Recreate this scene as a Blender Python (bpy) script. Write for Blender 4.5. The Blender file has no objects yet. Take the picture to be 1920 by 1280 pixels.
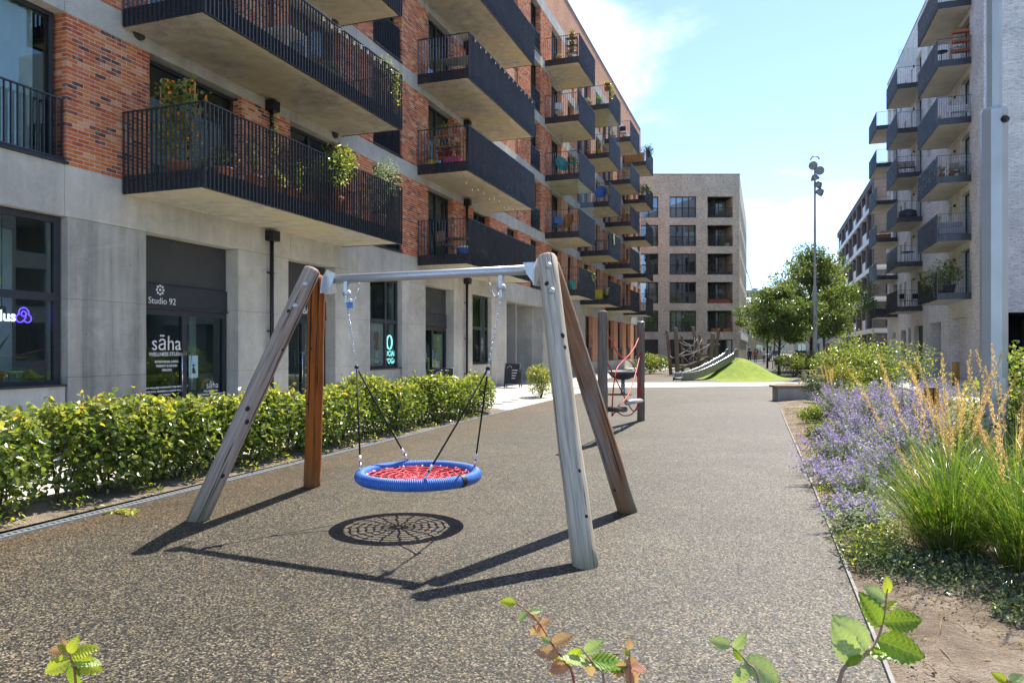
import bpy, math, random
import numpy as np
from mathutils import Vector, Matrix
R = random.Random(7)
NR = np.random.default_rng(11)
rad = math.radians
scene = bpy.context.scene
col = scene.collection

# ------------------------------------------------------------------ camera
cam_data = bpy.data.cameras.new('camera')
cam_data.sensor_width = 36.0
cam_data.lens = 25.31
cam_data.shift_y = 0.0078
cam_data.clip_start = 0.05
cam_data.clip_end = 3000
cam = bpy.data.objects.new('camera', cam_data)
cam.location = (0, 0, 1.63)
cam.rotation_euler = (rad(90), 0, rad(19.4))
col.objects.link(cam)
scene.camera = cam

# ------------------------------------------------------------------ sky, sun, exposure
SUN_EL, SUN_AZ = rad(53), rad(10)          # azimuth from +Y towards +X
world = bpy.data.worlds.new('World')
scene.world = world
world.use_nodes = True
wt = world.node_tree
for n in list(wt.nodes):
    wt.nodes.remove(n)
wo = wt.nodes.new('ShaderNodeOutputWorld')
wb = wt.nodes.new('ShaderNodeBackground')
wb.inputs['Strength'].default_value = 0.128
sk = wt.nodes.new('ShaderNodeTexSky')
sk.sky_type = 'NISHITA'
sk.sun_disc = False
sk.sun_elevation = SUN_EL
sk.sun_rotation = SUN_AZ
sk.altitude = 0
sk.air_density = 0.6
sk.dust_density = 0.15
sk.ozone_density = 2.6
# clouds: soft noise over the sky directions, flattened towards the horizon
tc = wt.nodes.new('ShaderNodeTexCoord')
sp = wt.nodes.new('ShaderNodeSeparateXYZ')
wt.links.new(tc.outputs['Generated'], sp.inputs[0])
def wmath(op, a, b=None, clamp=False):
    m = wt.nodes.new('ShaderNodeMath'); m.operation = op; m.use_clamp = clamp
    for i, v in enumerate((a, b)):
        if v is None: continue
        if isinstance(v, (int, float)): m.inputs[i].default_value = v
        else: wt.links.new(v, m.inputs[i])
    return m.outputs[0]
zz = wmath('ADD', wmath('MAXIMUM', sp.outputs[2], 0.0), 0.12)
cx = wmath('DIVIDE', sp.outputs[0], zz)
cy = wmath('DIVIDE', sp.outputs[1], zz)
cmb = wt.nodes.new('ShaderNodeCombineXYZ')
wt.links.new(cx, cmb.inputs[0]); wt.links.new(cy, cmb.inputs[1]); cmb.inputs[2].default_value = 15.8
def wnoise(scale, detail, rough):
    n = wt.nodes.new('ShaderNodeTexNoise'); n.inputs['Scale'].default_value = scale
    n.inputs['Detail'].default_value = detail; n.inputs['Roughness'].default_value = rough
    n.inputs['Distortion'].default_value = 0.35
    wt.links.new(cmb.outputs[0], n.inputs['Vector'])
    return n.outputs['Fac']
n1 = wnoise(1.15, 9, 0.58)
n2 = wnoise(0.42, 3, 0.5)
csum = wmath('ADD', wmath('MULTIPLY', n1, 0.62), wmath('MULTIPLY', n2, 0.42))
cr = wt.nodes.new('ShaderNodeMapRange'); cr.interpolation_type = 'SMOOTHSTEP'
cr.inputs['From Min'].default_value = 0.54; cr.inputs['From Max'].default_value = 0.69
wt.links.new(csum, cr.inputs['Value'])
cm = wt.nodes.new('ShaderNodeMix'); cm.data_type = 'RGBA'
wt.links.new(wmath('MULTIPLY', cr.outputs[0], 0.6), cm.inputs['Factor'])
wt.links.new(sk.outputs[0], cm.inputs[6])
cm.inputs[7].default_value = (6.6, 6.9, 7.4, 1)
wt.links.new(cm.outputs[2], wb.inputs['Color'])
wt.links.new(wb.outputs[0], wo.inputs['Surface'])

sun_d = bpy.data.lights.new('sun', 'SUN')
sun_d.energy = 3.6
sun_d.angle = rad(0.53)
sun_d.color = (1.0, 0.93, 0.80)
sun = bpy.data.objects.new('sun', sun_d)
to_sun = Vector((math.sin(SUN_AZ) * math.cos(SUN_EL), math.cos(SUN_AZ) * math.cos(SUN_EL), math.sin(SUN_EL)))
sun.rotation_euler = (-to_sun).to_track_quat('-Z', 'Y').to_euler()
sun.location = (10, 40, 60)
col.objects.link(sun)

scene.view_settings.view_transform = 'Standard'
scene.view_settings.look = 'None'
scene.view_settings.exposure = 1.46
scene.view_settings.gamma = 1.0
scene.view_settings.use_curve_mapping = False
scene.cycles.max_bounces = 8
scene.cycles.transparent_max_bounces = 12
scene.cycles.sample_clamp_indirect = 6.0
scene.cycles.use_denoising = True

# ------------------------------------------------------------------ object helpers
def link(o, parent=None):
    col.objects.link(o)
    if parent is not None:
        o.parent = parent
    return o

def tag(o, label=None, cat=None, group=None, kind=None):
    if label: o['label'] = label
    if cat: o['category'] = cat
    if group: o['group'] = group
    if kind: o['kind'] = kind
    return o

def thing(name, label, cat, loc=(0, 0, 0), rz=0.0, group=None):
    o = bpy.data.objects.new(name, None)
    o.empty_display_size = 0.2
    o.location = loc
    o.rotation_euler = (0, 0, rz)
    link(o)
    return tag(o, label, cat, group)

class Frame:
    """facade frame: s along the wall, d outwards from it, z up"""
    def __init__(s, o, t, n):
        s.o, s.t, s.n = Vector(o), Vector(t).normalized(), Vector(n).normalized()
    def __call__(s, p):
        return s.o + s.t * p[0] + s.n * p[1] + Vector((0, 0, p[2]))

class MB:
    """collects faces, builds ONE mesh object"""
    def __init__(s, fr=None):
        s.v, s.f, s.r, s.fr, s.sm = [], [], [], fr, []
    def add(s, vs, fs, r=None, smooth=False):
        b = len(s.v)
        s.v += [tuple(s.fr(p)) if s.fr else tuple(p) for p in vs]
        if r is None: r = R.random()
        for f in fs:
            s.f.append([b + i for i in f]); s.r.append(r); s.sm.append(smooth)
        return s
    def box(s, a0, a1, b0, b1, c0, c1, r=None):
        return s.add([(a0, b0, c0), (a1, b0, c0), (a1, b1, c0), (a0, b1, c0), (a0, b0, c1), (a1, b0, c1), (a1, b1, c1), (a0, b1, c1)],
                     [(0, 3, 2, 1), (4, 5, 6, 7), (0, 1, 5, 4), (1, 2, 6, 5), (2, 3, 7, 6), (3, 0, 4, 7)], r)
    def cbox(s, a0, a1, b0, b1, c0, c1, e, r=None):
        """box with chamfered vertical-face edges (top and bottom rings inset)"""
        def ring(i, z): return [(a0 + i, b0 + i, z), (a1 - i, b0 + i, z), (a1 - i, b1 - i, z), (a0 + i, b1 - i, z)]
        vs = ring(e, c0) + ring(0, c0 + e) + ring(0, c1 - e) + ring(e, c1)
        fs = [(3, 2, 1, 0), (12, 13, 14, 15)]
        for k in range(3):
            for j in range(4):
                a, b = k * 4 + j, k * 4 + (j + 1) % 4
                fs.append((a, b, b + 4, a + 4))
        return s.add(vs, fs, r)
    def quad(s, a, b, c, d, r=None):
        return s.add([a, b, c, d], [(0, 1, 2, 3)], r)
    def tube(s, path, rads, n=8, caps=True, r=None, smooth=True, closed=False):
        path = [Vector(p) for p in path]
        m = len(path)
        if not hasattr(rads, '__len__'): rads = [rads] * m
        vs = []
        up = None
        for i, p in enumerate(path):
            if closed: d = path[(i + 1) % m] - path[i - 1]
            else: d = path[min(i + 1, m - 1)] - path[max(i - 1, 0)]
            d = d.normalized() if d.length > 1e-9 else Vector((0, 0, 1))
            if up is None:
                up = Vector((1, 0, 0)) if abs(d.z) > 0.9 else Vector((0, 0, 1))
            x = up - d * up.dot(d)
            if x.length < 1e-6: x = d.orthogonal()
            x.normalize(); y = d.cross(x); up = x
            for k in range(n):
                a = 2 * math.pi * k / n
                vs.append(p + (x * math.cos(a) + y * math.sin(a)) * rads[i])
        fs = []
        for i in range(m if closed else m - 1):
            j = (i + 1) % m
            for k in range(n):
                k2 = (k + 1) % n
                fs.append((i * n + k, i * n + k2, j * n + k2, j * n + k))
        if caps and not closed:
            fs.append(tuple(range(n - 1, -1, -1))); fs.append(tuple((m - 1) * n + k for k in range(n)))
        return s.add(vs, fs, r, smooth)
    def lathe(s, prof, n=16, c=(0, 0, 0), r=None, smooth=True, cap=True):
        vs = []
        for (rr, z) in prof:
            for k in range(n):
                a = 2 * math.pi * k / n
                vs.append((c[0] + rr * math.cos(a), c[1] + rr * math.sin(a), c[2] + z))
        fs = []
        for i in range(len(prof) - 1):
            for k in range(n):
                k2 = (k + 1) % n
                fs.append((i * n + k, i * n + k2, (i + 1) * n + k2, (i + 1) * n + k))
        if cap:
            fs.append(tuple(range(n - 1, -1, -1))); fs.append(tuple((len(prof) - 1) * n + k for k in range(n)))
        return s.add(vs, fs, r, smooth)
    def extrude(s, poly, axis_fn, h0, h1, r=None):
        """prism of a 2D polygon: axis_fn(a, b, h) -> point"""
        n = len(poly)
        vs = [axis_fn(a, b, h0) for a, b in poly] + [axis_fn(a, b, h1) for a, b in poly]
        fs = [tuple(range(n - 1, -1, -1)), tuple(range(n, 2 * n))]
        fs += [(i, (i + 1) % n, n + (i + 1) % n, n + i) for i in range(n)]
        return s.add(vs, fs, r)
    def mesh(s, name):
        me = bpy.data.meshes.new(name)
        me.from_pydata(s.v, [], s.f)
        a = me.attributes.new('rnd', 'FLOAT', 'FACE')
        a.data.foreach_set('value', s.r)
        me.polygons.foreach_set('use_smooth', s.sm)
        me.update()
        return me
    def build(s, name, mat, parent=None, loc=None, rz=None):
        me = s.mesh(name)
        me.materials.append(mat)
        o = bpy.data.objects.new(name, me)
        if loc is not None: o.location = loc
        if rz is not None: o.rotation_euler = (0, 0, rz)
        return link(o, parent)

def inst(name, me, parent=None, loc=(0, 0, 0), rot=(0, 0, 0), scale=None):
    o = bpy.data.objects.new(name, me)
    o.location = loc; o.rotation_euler = rot
    if scale: o.scale = scale
    return link(o, parent)

def copy_tree(o, parent=None):
    c = o.copy(); col.objects.link(c); c.parent = parent
    for ch in list(o.children): copy_tree(ch, c)
    return c

def np_mesh(name, verts, faces, rnd, mat, parent=None, kind=None, smooth=False):
    """verts (N,3), faces (M,k) arrays, rnd (M,)"""
    me = bpy.data.meshes.new(name)
    N, (M, k) = len(verts), faces.shape
    me.vertices.add(N); me.vertices.foreach_set('co', np.ascontiguousarray(verts, np.float32).ravel())
    me.loops.add(M * k); me.loops.foreach_set('vertex_index', np.ascontiguousarray(faces, np.int32).ravel())
    me.polygons.add(M)
    me.polygons.foreach_set('loop_start', np.arange(M, dtype=np.int32) * k)
    me.polygons.foreach_set('loop_total', np.full(M, k, np.int32))
    me.polygons.foreach_set('use_smooth', np.full(M, smooth, bool))
    a = me.attributes.new('rnd', 'FLOAT', 'FACE'); a.data.foreach_set('value', np.ascontiguousarray(rnd, np.float32))
    me.update(calc_edges=True)
    me.materials.append(mat)
    o = bpy.data.objects.new(name, me)
    link(o, parent)
    if kind: o['kind'] = kind
    return o

def unit(a):
    return a / np.maximum(np.linalg.norm(a, axis=1, keepdims=True), 1e-9)

def leaf_arrays(P, A, N, L, W, fold=0.18, curl=0.12):
    """P base points, A tip directions, N approximate normals, L lengths, W widths -> verts, quads (2 per leaf)"""
    A = unit(A); B = unit(np.cross(N, A)); N = np.cross(A, B)
    L = L[:, None]; W = W[:, None]
    def pt(l, w, h): return P + A * L * l + B * W * w + N * (W * h)
    v = np.stack([pt(0, 0, 0), pt(.28, -.42, fold), pt(.68, -.38, fold - curl), pt(1, 0, -curl * 2.2), pt(.68, .38, fold - curl), pt(.28, .42, fold)], 1)
    n = len(P)
    q = np.array([[0, 3, 2, 1], [0, 5, 4, 3]])
    f = (np.arange(n)[:, None, None] * 6 + q[None]).reshape(-1, 4)
    return v.reshape(-1, 3), f

def foliage(name, mat, P, out, size, parent, up=0.35, kind='stuff', ratio=.55, spread=.7, rnd=None):
    """leaves at points P; out = outward direction of each"""
    n = len(P)
    A = unit(out) * .6 + NR.normal(0, spread, (n, 3)) + np.array([0, 0, -.12])
    Nn = unit(out) * .5 + np.array([0, 0, up + .5]) + NR.normal(0, .45, (n, 3))
    L = size * NR.uniform(.65, 1.25, n)
    v, f = leaf_arrays(P, A, Nn, L, L * ratio)
    r = NR.random(n) if rnd is None else rnd
    return np_mesh(name, v, f, np.repeat(r, 2), mat, parent, kind)

def font(name, body, size, mat, parent, loc, rot, ext=.002, align='LEFT', bold=0.0, neon=0.0):
    """lettering as a mesh"""
    c = bpy.data.curves.new(name, 'FONT')
    c.body = body; c.size = size; c.extrude = ext; c.align_x = align; c.offset = bold
    c.resolution_u = 4
    if neon: c.fill_mode = 'NONE'; c.bevel_depth = neon; c.extrude = 0; c.bevel_resolution = 1
    t = bpy.data.objects.new('lettering_source', c)
    me = bpy.data.meshes.new_from_object(t)
    bpy.data.objects.remove(t)
    me.materials.clear(); me.materials.append(mat)
    o = bpy.data.objects.new(name, me); o.location = loc; o.rotation_euler = rot
    return link(o, parent)
# ------------------------------------------------------------------ materials
class Mat:
    def __init__(s, name):
        s.m = bpy.data.materials.new(name); s.m.use_nodes = True
        s.t = s.m.node_tree; s.n = s.t.nodes; s.l = s.t.links
        s.b = s.n['Principled BSDF']; s.out = s.n['Material Output']
    def node(s, ty, **kw):
        n = s.n.new(ty)
        for k, v in kw.items(): setattr(n, k, v)
        return n
    def set(s, sock, v):
        if isinstance(v, bpy.types.NodeSocket): s.l.new(v, sock)
        else: sock.default_value = v
    def math(s, op, a, b=0.0, clamp=False):
        n = s.node('ShaderNodeMath', operation=op, use_clamp=clamp)
        s.set(n.inputs[0], a); s.set(n.inputs[1], b); return n.outputs[0]
    def pos(s): return s.node('ShaderNodeNewGeometry').outputs['Position']
    def obj(s): return s.node('ShaderNodeTexCoord').outputs['Object']
    def rnd(s): return s.node('ShaderNodeAttribute', attribute_name='rnd').outputs['Fac']
    def orand(s): return s.node('ShaderNodeObjectInfo').outputs['Random']
    def scale(s, vec, x, y, z):
        n = s.node('ShaderNodeMapping'); s.set(n.inputs['Vector'], vec); n.inputs['Scale'].default_value = (x, y, z); return n.outputs[0]
    def noise(s, vec, sc, det=4, ro=.55, dist=0.0, fac=True):
        n = s.node('ShaderNodeTexNoise'); s.set(n.inputs['Vector'], vec)
        n.inputs['Scale'].default_value = sc; n.inputs['Detail'].default_value = det
        n.inputs['Roughness'].default_value = ro; n.inputs['Distortion'].default_value = dist
        return n.outputs['Fac'] if fac else n.outputs['Color']
    def voro(s, vec, sc, out='Color', feature='F1'):
        n = s.node('ShaderNodeTexVoronoi', feature=feature); s.set(n.inputs['Vector'], vec); n.inputs['Scale'].default_value = sc
        return n.outputs[out]
    def ramp(s, fac, stops, interp='LINEAR'):
        n = s.node('ShaderNodeValToRGB'); s.set(n.inputs[0], fac)
        e = n.color_ramp; e.interpolation = interp
        while len(e.elements) < len(stops): e.elements.new(.5)
        for el, (p, c) in zip(e.elements, stops):
            el.position = p
            el.color = (c[0], c[1], c[2], 1) if hasattr(c, '__len__') else (c, c, c, 1)
        return n.outputs[0]
    def mix(s, fac, a, b, mode='MIX'):
        n = s.node('ShaderNodeMix', data_type='RGBA', blend_type=mode)
        s.set(n.inputs['Factor'], fac)
        for i, v in ((6, a), (7, b)):
            if isinstance(v, tuple): v = (v[0], v[1], v[2], 1)
            s.set(n.inputs[i], v)
        return n.outputs[2]
    def rng(s, v, a, b, c=0.0, d=1.0, smooth=False):
        n = s.node('ShaderNodeMapRange'); s.set(n.inputs[0], v)
        if smooth: n.interpolation_type = 'SMOOTHSTEP'
        for i, x in enumerate((a, b, c, d)): n.inputs[i + 1].default_value = x
        return n.outputs[0]
    def bump(s, h, strength=.4, dist=.01):
        n = s.node('ShaderNodeBump'); s.set(n.inputs['Height'], h)
        n.inputs['Strength'].default_value = strength; n.inputs['Distance'].default_value = dist
        s.l.new(n.outputs[0], s.b.inputs['Normal']); return n.outputs[0]
    def base(s, c, rough=.7, metal=0.0, spec=.5):
        if isinstance(c, tuple): c = (c[0], c[1], c[2], 1)
        s.set(s.b.inputs['Base Color'], c); s.set(s.b.inputs['Roughness'], rough)
        s.set(s.b.inputs['Metallic'], metal); s.b.inputs['Specular IOR Level'].default_value = spec
        return s

M = {}
def simple(key, c, rough=.6, metal=0.0, spec=.5, var=.12, sc=9.0, bump=0.0):
    m = Mat(key)
    n = m.noise(m.obj(), sc, 5)
    k = m.rng(n, .3, .7, 1 - var, 1 + var)
    cc = m.node('ShaderNodeVectorMath', operation='SCALE'); cc.inputs[0].default_value = c; m.l.new(k, cc.inputs['Scale'])
    m.base(cc.outputs[0], m.rng(n, .3, .7, min(1, rough + .08), max(0, rough - .08)), metal, spec)
    if bump: m.bump(n, bump)
    M[key] = m.m
    return m.m

simple('anthracite', (.036, .037, .041), .3, .0, .7, .15, 3)
simple('anthracite_satin', (.028, .031, .038), .5, .0, .5, .15, 3)
simple('panel_grey', (.05, .052, .05), .55, .0, .4, .12, 2)
simple('black_metal', (.012, .012, .014), .45, .0, .5, .2, 8)
simple('stainless', (.62, .63, .64), .24, 1.0, .5, .1, 14)
simple('galvanised', (.55, .56, .56), .4, .55, .5, .12, 70, .02)
simple('steel_satin', (.27, .275, .27), .45, .5, .5, .12, 6)
simple('pole_paint', (.42, .45, .455), .36, .25, .5, .1, 1.6)
simple('white_paint', (.75, .75, .74), .5, 0, .5, .06)
simple('white_plastic', (.82, .82, .8), .35, 0, .5, .04)
simple('terracotta', (.42, .15, .075), .8, 0, .3, .2)
simple('red_pot', (.5, .05, .05), .4, 0, .5, .1)
simple('blue_paint', (.06, .2, .5), .45, 0, .5, .1)
simple('teal_paint', (.05, .28, .24), .45, 0, .5, .1)
simple('yellow_paint', (.75, .6, .05), .45, 0, .5, .08)
simple('grey_pot', (.3, .31, .32), .7, 0, .4, .15)
simple('dark_pot', (.06, .065, .075), .6, 0, .4, .15)
simple('soffit_plain', (.52, .49, .43), .85, 0, .3, .12, 1.2)
simple('rope_black', (.012, .012, .014), .75, 0, .3, .2, 60)
simple('rope_grey', (.42, .40, .36), .8, 0, .3, .2, 60)
simple('rope_red', (.42, .018, .028), .55, 0, .5, .15, 60)
simple('net_red', (.56, .022, .045), .6, 0, .5, .2, 40)
simple('rubber_black', (.02, .02, .022), .6, 0, .5, .2, 20)
simple('kerb_stone', (.27, .26, .25), .8, 0, .3, .15, 9, .1)
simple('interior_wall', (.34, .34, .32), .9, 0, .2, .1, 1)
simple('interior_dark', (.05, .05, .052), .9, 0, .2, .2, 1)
simple('blind', (.5, .62, .6), .8, 0, .2, .08, 3)
simple('curtain', (.62, .64, .64), .9, 0, .2, .1, 3)
simple('wood_orange', (.55, .27, .09), .6, 0, .4, .25, 5)
simple('brown_frame', (.055, .04, .034), .5, 0, .5, .15, 4)
simple('zinc', (.26, .28, .3), .5, .3, .5, .1, 2)
simple('bark', (.11, .085, .06), .9, 0, .2, .3, 14, .4)
simple('twig', (.30, .2, .12), .7, 0, .3, .25, 30)
simple('twig_red', (.34, .10, .07), .6, 0, .3, .25, 30)
simple('skin', (.5, .3, .22), .6)
simple('cream_render', (.6, .52, .34), .85, 0, .2, .12, 1.0)
simple('beige_brick', (.5, .4, .24), .85, 0, .2, .16, 3)
simple('red_render', (.26, .07, .055), .85, 0, .2, .16, 2)
simple('slate_roof', (.16, .17, .19), .7, 0, .3, .2, 2)
simple('car_blue', (.12, .2, .3), .25, .3, .6, .05)
simple('car_silver', (.55, .57, .6), .25, .5, .6, .05)
simple('car_dark', (.03, .03, .035), .25, .2, .6, .05)
simple('cloth_white', (.75, .74, .74), .9); simple('cloth_red', (.55, .13, .08), .9); simple('cloth_dark', (.035, .035, .045), .9); simple('cloth_grey', (.3, .3, .33), .9)
simple('poster_grey', (.52, .48, .52), .5); simple('poster_green', (.36, .40, .22), .5); simple('poster_blue', (.34, .55, .58), .5); simple('poster_skin', (.42, .25, .18), .5)
simple('petal_white', (.8, .78, .76), .7); simple('petal_orange', (.85, .28, .02), .6); simple('petal_pink', (.7, .1, .22), .6)
simple('bitumen', (.05, .05, .053), .8, 0, .3, .2, 2)

def emit(key, c, st):
    m = Mat(key); m.base((0.02, .02, .02)); m.b.inputs['Emission Color'].default_value = (*c, 1); m.b.inputs['Emission Strength'].default_value = st
    M[key] = m.m
emit('neon_white', (.95, .97, 1), 1.1); emit('neon_blue', (.10, .04, 1.0), 2.2); emit('neon_cyan', (.35, .95, 1.0), .9); emit('bulb', (1, .9, .7), .12)

def glass_mat(key, tint, refl=.12, tr=(.78, .84, .82), fk=1.5):
    m = Mat(key)
    fr = m.node('ShaderNodeFresnel'); fr.inputs[0].default_value = 1.5
    g = m.node('ShaderNodeBsdfGlossy'); g.inputs['Color'].default_value = (*tint, 1); g.inputs['Roughness'].default_value = .012
    b = m.node('ShaderNodeBump'); b.inputs['Strength'].default_value = .03; b.inputs['Distance'].default_value = .02
    m.l.new(m.noise(m.pos(), .9, 2), b.inputs['Height']); m.l.new(b.outputs[0], g.inputs['Normal'])
    t = m.node('ShaderNodeBsdfTransparent'); t.inputs[0].default_value = (*tr, 1)
    mx = m.node('ShaderNodeMixShader')
    bf = m.node('ShaderNodeNewGeometry').outputs['Backfacing']
    m.l.new(m.math('MULTIPLY', m.math('ADD', m.math('MULTIPLY', fr.outputs[0], fk), refl - .04, True), m.math('SUBTRACT', 1.0, bf)), mx.inputs[0])
    m.l.new(t.outputs[0], mx.inputs[1]); m.l.new(g.outputs[0], mx.inputs[2])
    m.l.new(mx.outputs[0], m.out.inputs['Surface'])
    M[key] = m.m
glass_mat('glass', (.86, .93, .95), .17)
glass_mat('glass_far', (.8, .88, .95), .26)
glass_mat('glass_screen', (.8, .85, .85), .045, (.90, .94, .93), .12)

# concrete: cloudy patches, streaks, tiny air holes
def concrete(key, c, warm=0.0, streak=.35):
    m = Mat(key); p = m.pos()
    a = m.noise(p, .55, 6, .6, .3); b = m.noise(m.scale(p, 3.2, 3.2, .22), 1.0, 5, .6); d = m.noise(p, 26, 3, .6)
    v = m.voro(p, 9.0, 'Distance')
    blot = m.noise(p, 1.9, 7, .68, .6)
    k = m.math('ADD', m.rng(a, .25, .75, .74, 1.2), m.rng(b, .3, .7, -streak * .3, streak * .3))
    k = m.math('ADD', k, m.rng(blot, .3, .72, -.13, .15))
    k = m.math('ADD', k, m.rng(m.noise(m.scale(p, .6, .6, 1.6), 1.0, 4, .6, .8), .62, .7, 0, .22 * streak))
    k = m.math('ADD', k, m.rng(d, .3, .7, -.05, .05))
    k = m.math('SUBTRACT', k, m.rng(m.noise(m.scale(p, 5.5, 5.5, .18), 1.0, 4, .65, .2), .6, .78, 0, .30 * streak + .05))
    cc = m.node('ShaderNodeVectorMath', operation='SCALE'); cc.inputs[0].default_value = c; m.l.new(k, cc.inputs['Scale'])
    colr = m.mix(m.math('MULTIPLY', m.rng(a, .42, .62), warm), cc.outputs[0], (c[0] * 1.02, c[1] * .92, c[2] * .62))
    hole = m.rng(v, .018, .035, 0, 1)
    colr = m.mix(hole, (c[0] * .35, c[1] * .35, c[2] * .35), colr)
    m.base(colr, m.rng(a, .3, .7, .62, .8), 0, .35)
    m.bump(m.math('ADD', m.math('MULTIPLY', d, .5), m.math('MULTIPLY', hole, .8)), .18, .006)
    M[key] = m.m
concrete('concrete', (.50, .475, .415))
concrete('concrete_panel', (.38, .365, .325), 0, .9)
concrete('soffit', (.52, .485, .40), .7, .8)  # yellowish tint paints in warm light bounced from below, besides the brown stains
concrete('pale_concrete', (.6, .6, .58))

# clay bricks carry a random number each
def brick_piece(key, stops, relief=.5):
    m = Mat(key); p = m.pos(); r = m.rnd()
    c = m.ramp(r, stops, 'CONSTANT')
    n = m.noise(p, 45, 4, .6); n2 = m.noise(p, 9, 3)
    c = m.mix(m.rng(n2, .5, .72, 0, .4), c, (.72, .42, .28))
    c = m.mix(m.rng(n, .42, .72, .0, .42), c, (.17, .06, .035), 'MIX')
    m.base(c, .85, 0, .25); m.bump(n, relief, .006)
    M[key] = m.m
brick_piece('brick_red', [(0, (.66, .19, .06)), (.2, (.56, .13, .045)), (.38, (.70, .25, .08)), (.56, (.60, .155, .06)), (.68, (.76, .40, .21)), (.78, (.44, .09, .04)), (.89, (.13, .065, .06)), (.95, (.30, .09, .055))])
simple('mortar', (.66, .60, .48), .95, 0, .1, .2, 30, .3)

def brick_tex(key, c1, c2, cm, bw=.225, bh=.075, ms=.01, dark=.25):
    m = Mat(key)
    g = m.node('ShaderNodeNewGeometry'); sp = m.node('ShaderNodeSeparateXYZ'); m.l.new(g.outputs['Position'], sp.inputs[0])
    sn = m.node('ShaderNodeSeparateXYZ'); m.l.new(g.outputs['True Normal'], sn.inputs[0])
    u = m.math('ADD', m.math('MULTIPLY', sp.outputs[0], m.math('ABSOLUTE', sn.outputs[1])), m.math('MULTIPLY', sp.outputs[1], m.math('ABSOLUTE', sn.outputs[0])))
    cb = m.node('ShaderNodeCombineXYZ'); m.l.new(u, cb.inputs[0]); m.l.new(sp.outputs[2], cb.inputs[1])
    bt = m.node('ShaderNodeTexBrick'); m.l.new(cb.outputs[0], bt.inputs['Vector'])
    for k, v in (('Scale', 1.0), ('Mortar Size', ms), ('Brick Width', bw), ('Row Height', bh), ('Mortar Smooth', .2), ('Bias', 0.0)): bt.inputs[k].default_value = v
    bt.inputs['Color1'].default_value = (*c1, 1); bt.inputs['Color2'].default_value = (*c2, 1); bt.inputs['Mortar'].default_value = (*cm, 1)
    n = m.noise(g.outputs['Position'], .8, 5); n2 = m.noise(m.scale(cb.outputs[0], 4.4, 13.3, 1), 1.0, 1)
    c = m.mix(m.rng(n2, .58, .68, 0, dark), bt.outputs['Color'], (c2[0] * .35, c2[1] * .3, c2[2] * .3))
    k = m.rng(n, .3, .7, .86, 1.12)
    vm = m.node('ShaderNodeVectorMath', operation='SCALE'); m.l.new(c, vm.inputs[0]); m.l.new(k, vm.inputs['Scale'])
    m.base(vm.outputs[0], .85, 0, .25)
    m.bump(bt.outputs['Fac'], -.5, .008)
    M[key] = m.m
brick_tex('brick_red_far', (.70, .29, .13), (.54, .16, .075), (.62, .50, .36))
brick_tex('brick_grey', (.88, .84, .79), (.68, .65, .61), (.60, .575, .54), .29, .065, .009, .5)
brick_tex('brick_grey_deep', (.40, .39, .40), (.31, .30, .32), (.33, .32, .32), .29, .06, .007, .4)
brick_tex('brick_buff', (.62, .555, .42), (.44, .39, .29), (.64, .60, .50), .225, .075, .012, .8)
brick_tex('brick_brown', (.20, .17, .16), (.15, .13, .13), (.2, .19, .18))

# timber: weathered grey, some faces still orange
def timber(key, grey, orange, amount):
    m = Mat(key); o = m.obj()
    g = m.noise(m.scale(o, 38, 38, 1.6), 1.0, 6, .65, .25); f = m.noise(m.scale(o, 120, 120, 3), 1.0, 4, .6)
    a = m.noise(m.scale(o, 5, 5, 1.1), 1.0, 4, .55)
    c = m.mix(m.rng(a, .62 - amount * .5, .74 - amount * .45), grey, orange)
    c = m.mix(m.rng(g, .40, .68, 0, .8), c, tuple(x * .36 for x in grey))
    c = m.mix(m.rng(f, .5, .75, 0, .35), c, tuple(min(1, x * 1.5) for x in grey))
    crack = m.rng(m.noise(m.scale(o, 26, 26, .55), 1.0, 2, .5, .15), .615, .65)
    c = m.mix(crack, c, tuple(x * .18 for x in grey))
    sz = m.node('ShaderNodeSeparateXYZ'); m.l.new(o, sz.inputs[0])
    c = m.mix(m.math('MULTIPLY', m.rng(m.math('ADD', sz.outputs[2], m.math('MULTIPLY', a, .5)), .72, .25), .55), c, (.20, .20, .11))
    m.base(c, .82, 0, .12); m.bump(m.math('SUBTRACT', m.math('ADD', g, f), m.math('MULTIPLY', crack, 1.5)), .35, .008)
    M[key] = m.m
timber('timber_grey', (.44, .34, .265), (.40, .23, .12), .12)
timber('timber_silver', (.60, .515, .40), (.42, .33, .24), .1)
timber('timber_mid', (.30, .25, .21), (.34, .14, .05), .42)
timber('timber_orange', (.24, .13, .075), (.44, .13, .022), .95)
timber('timber_post', (.25, .20, .16), (.28, .17, .10), .3)
timber('timber_bollard', (.40, .22, .09), (.50, .26, .08), .7)
timber('timber_bench', (.30, .25, .21), (.36, .27, .19), .4)
simple('knot', (.045, .03, .022), .8, 0, .2, .3, 60)

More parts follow.
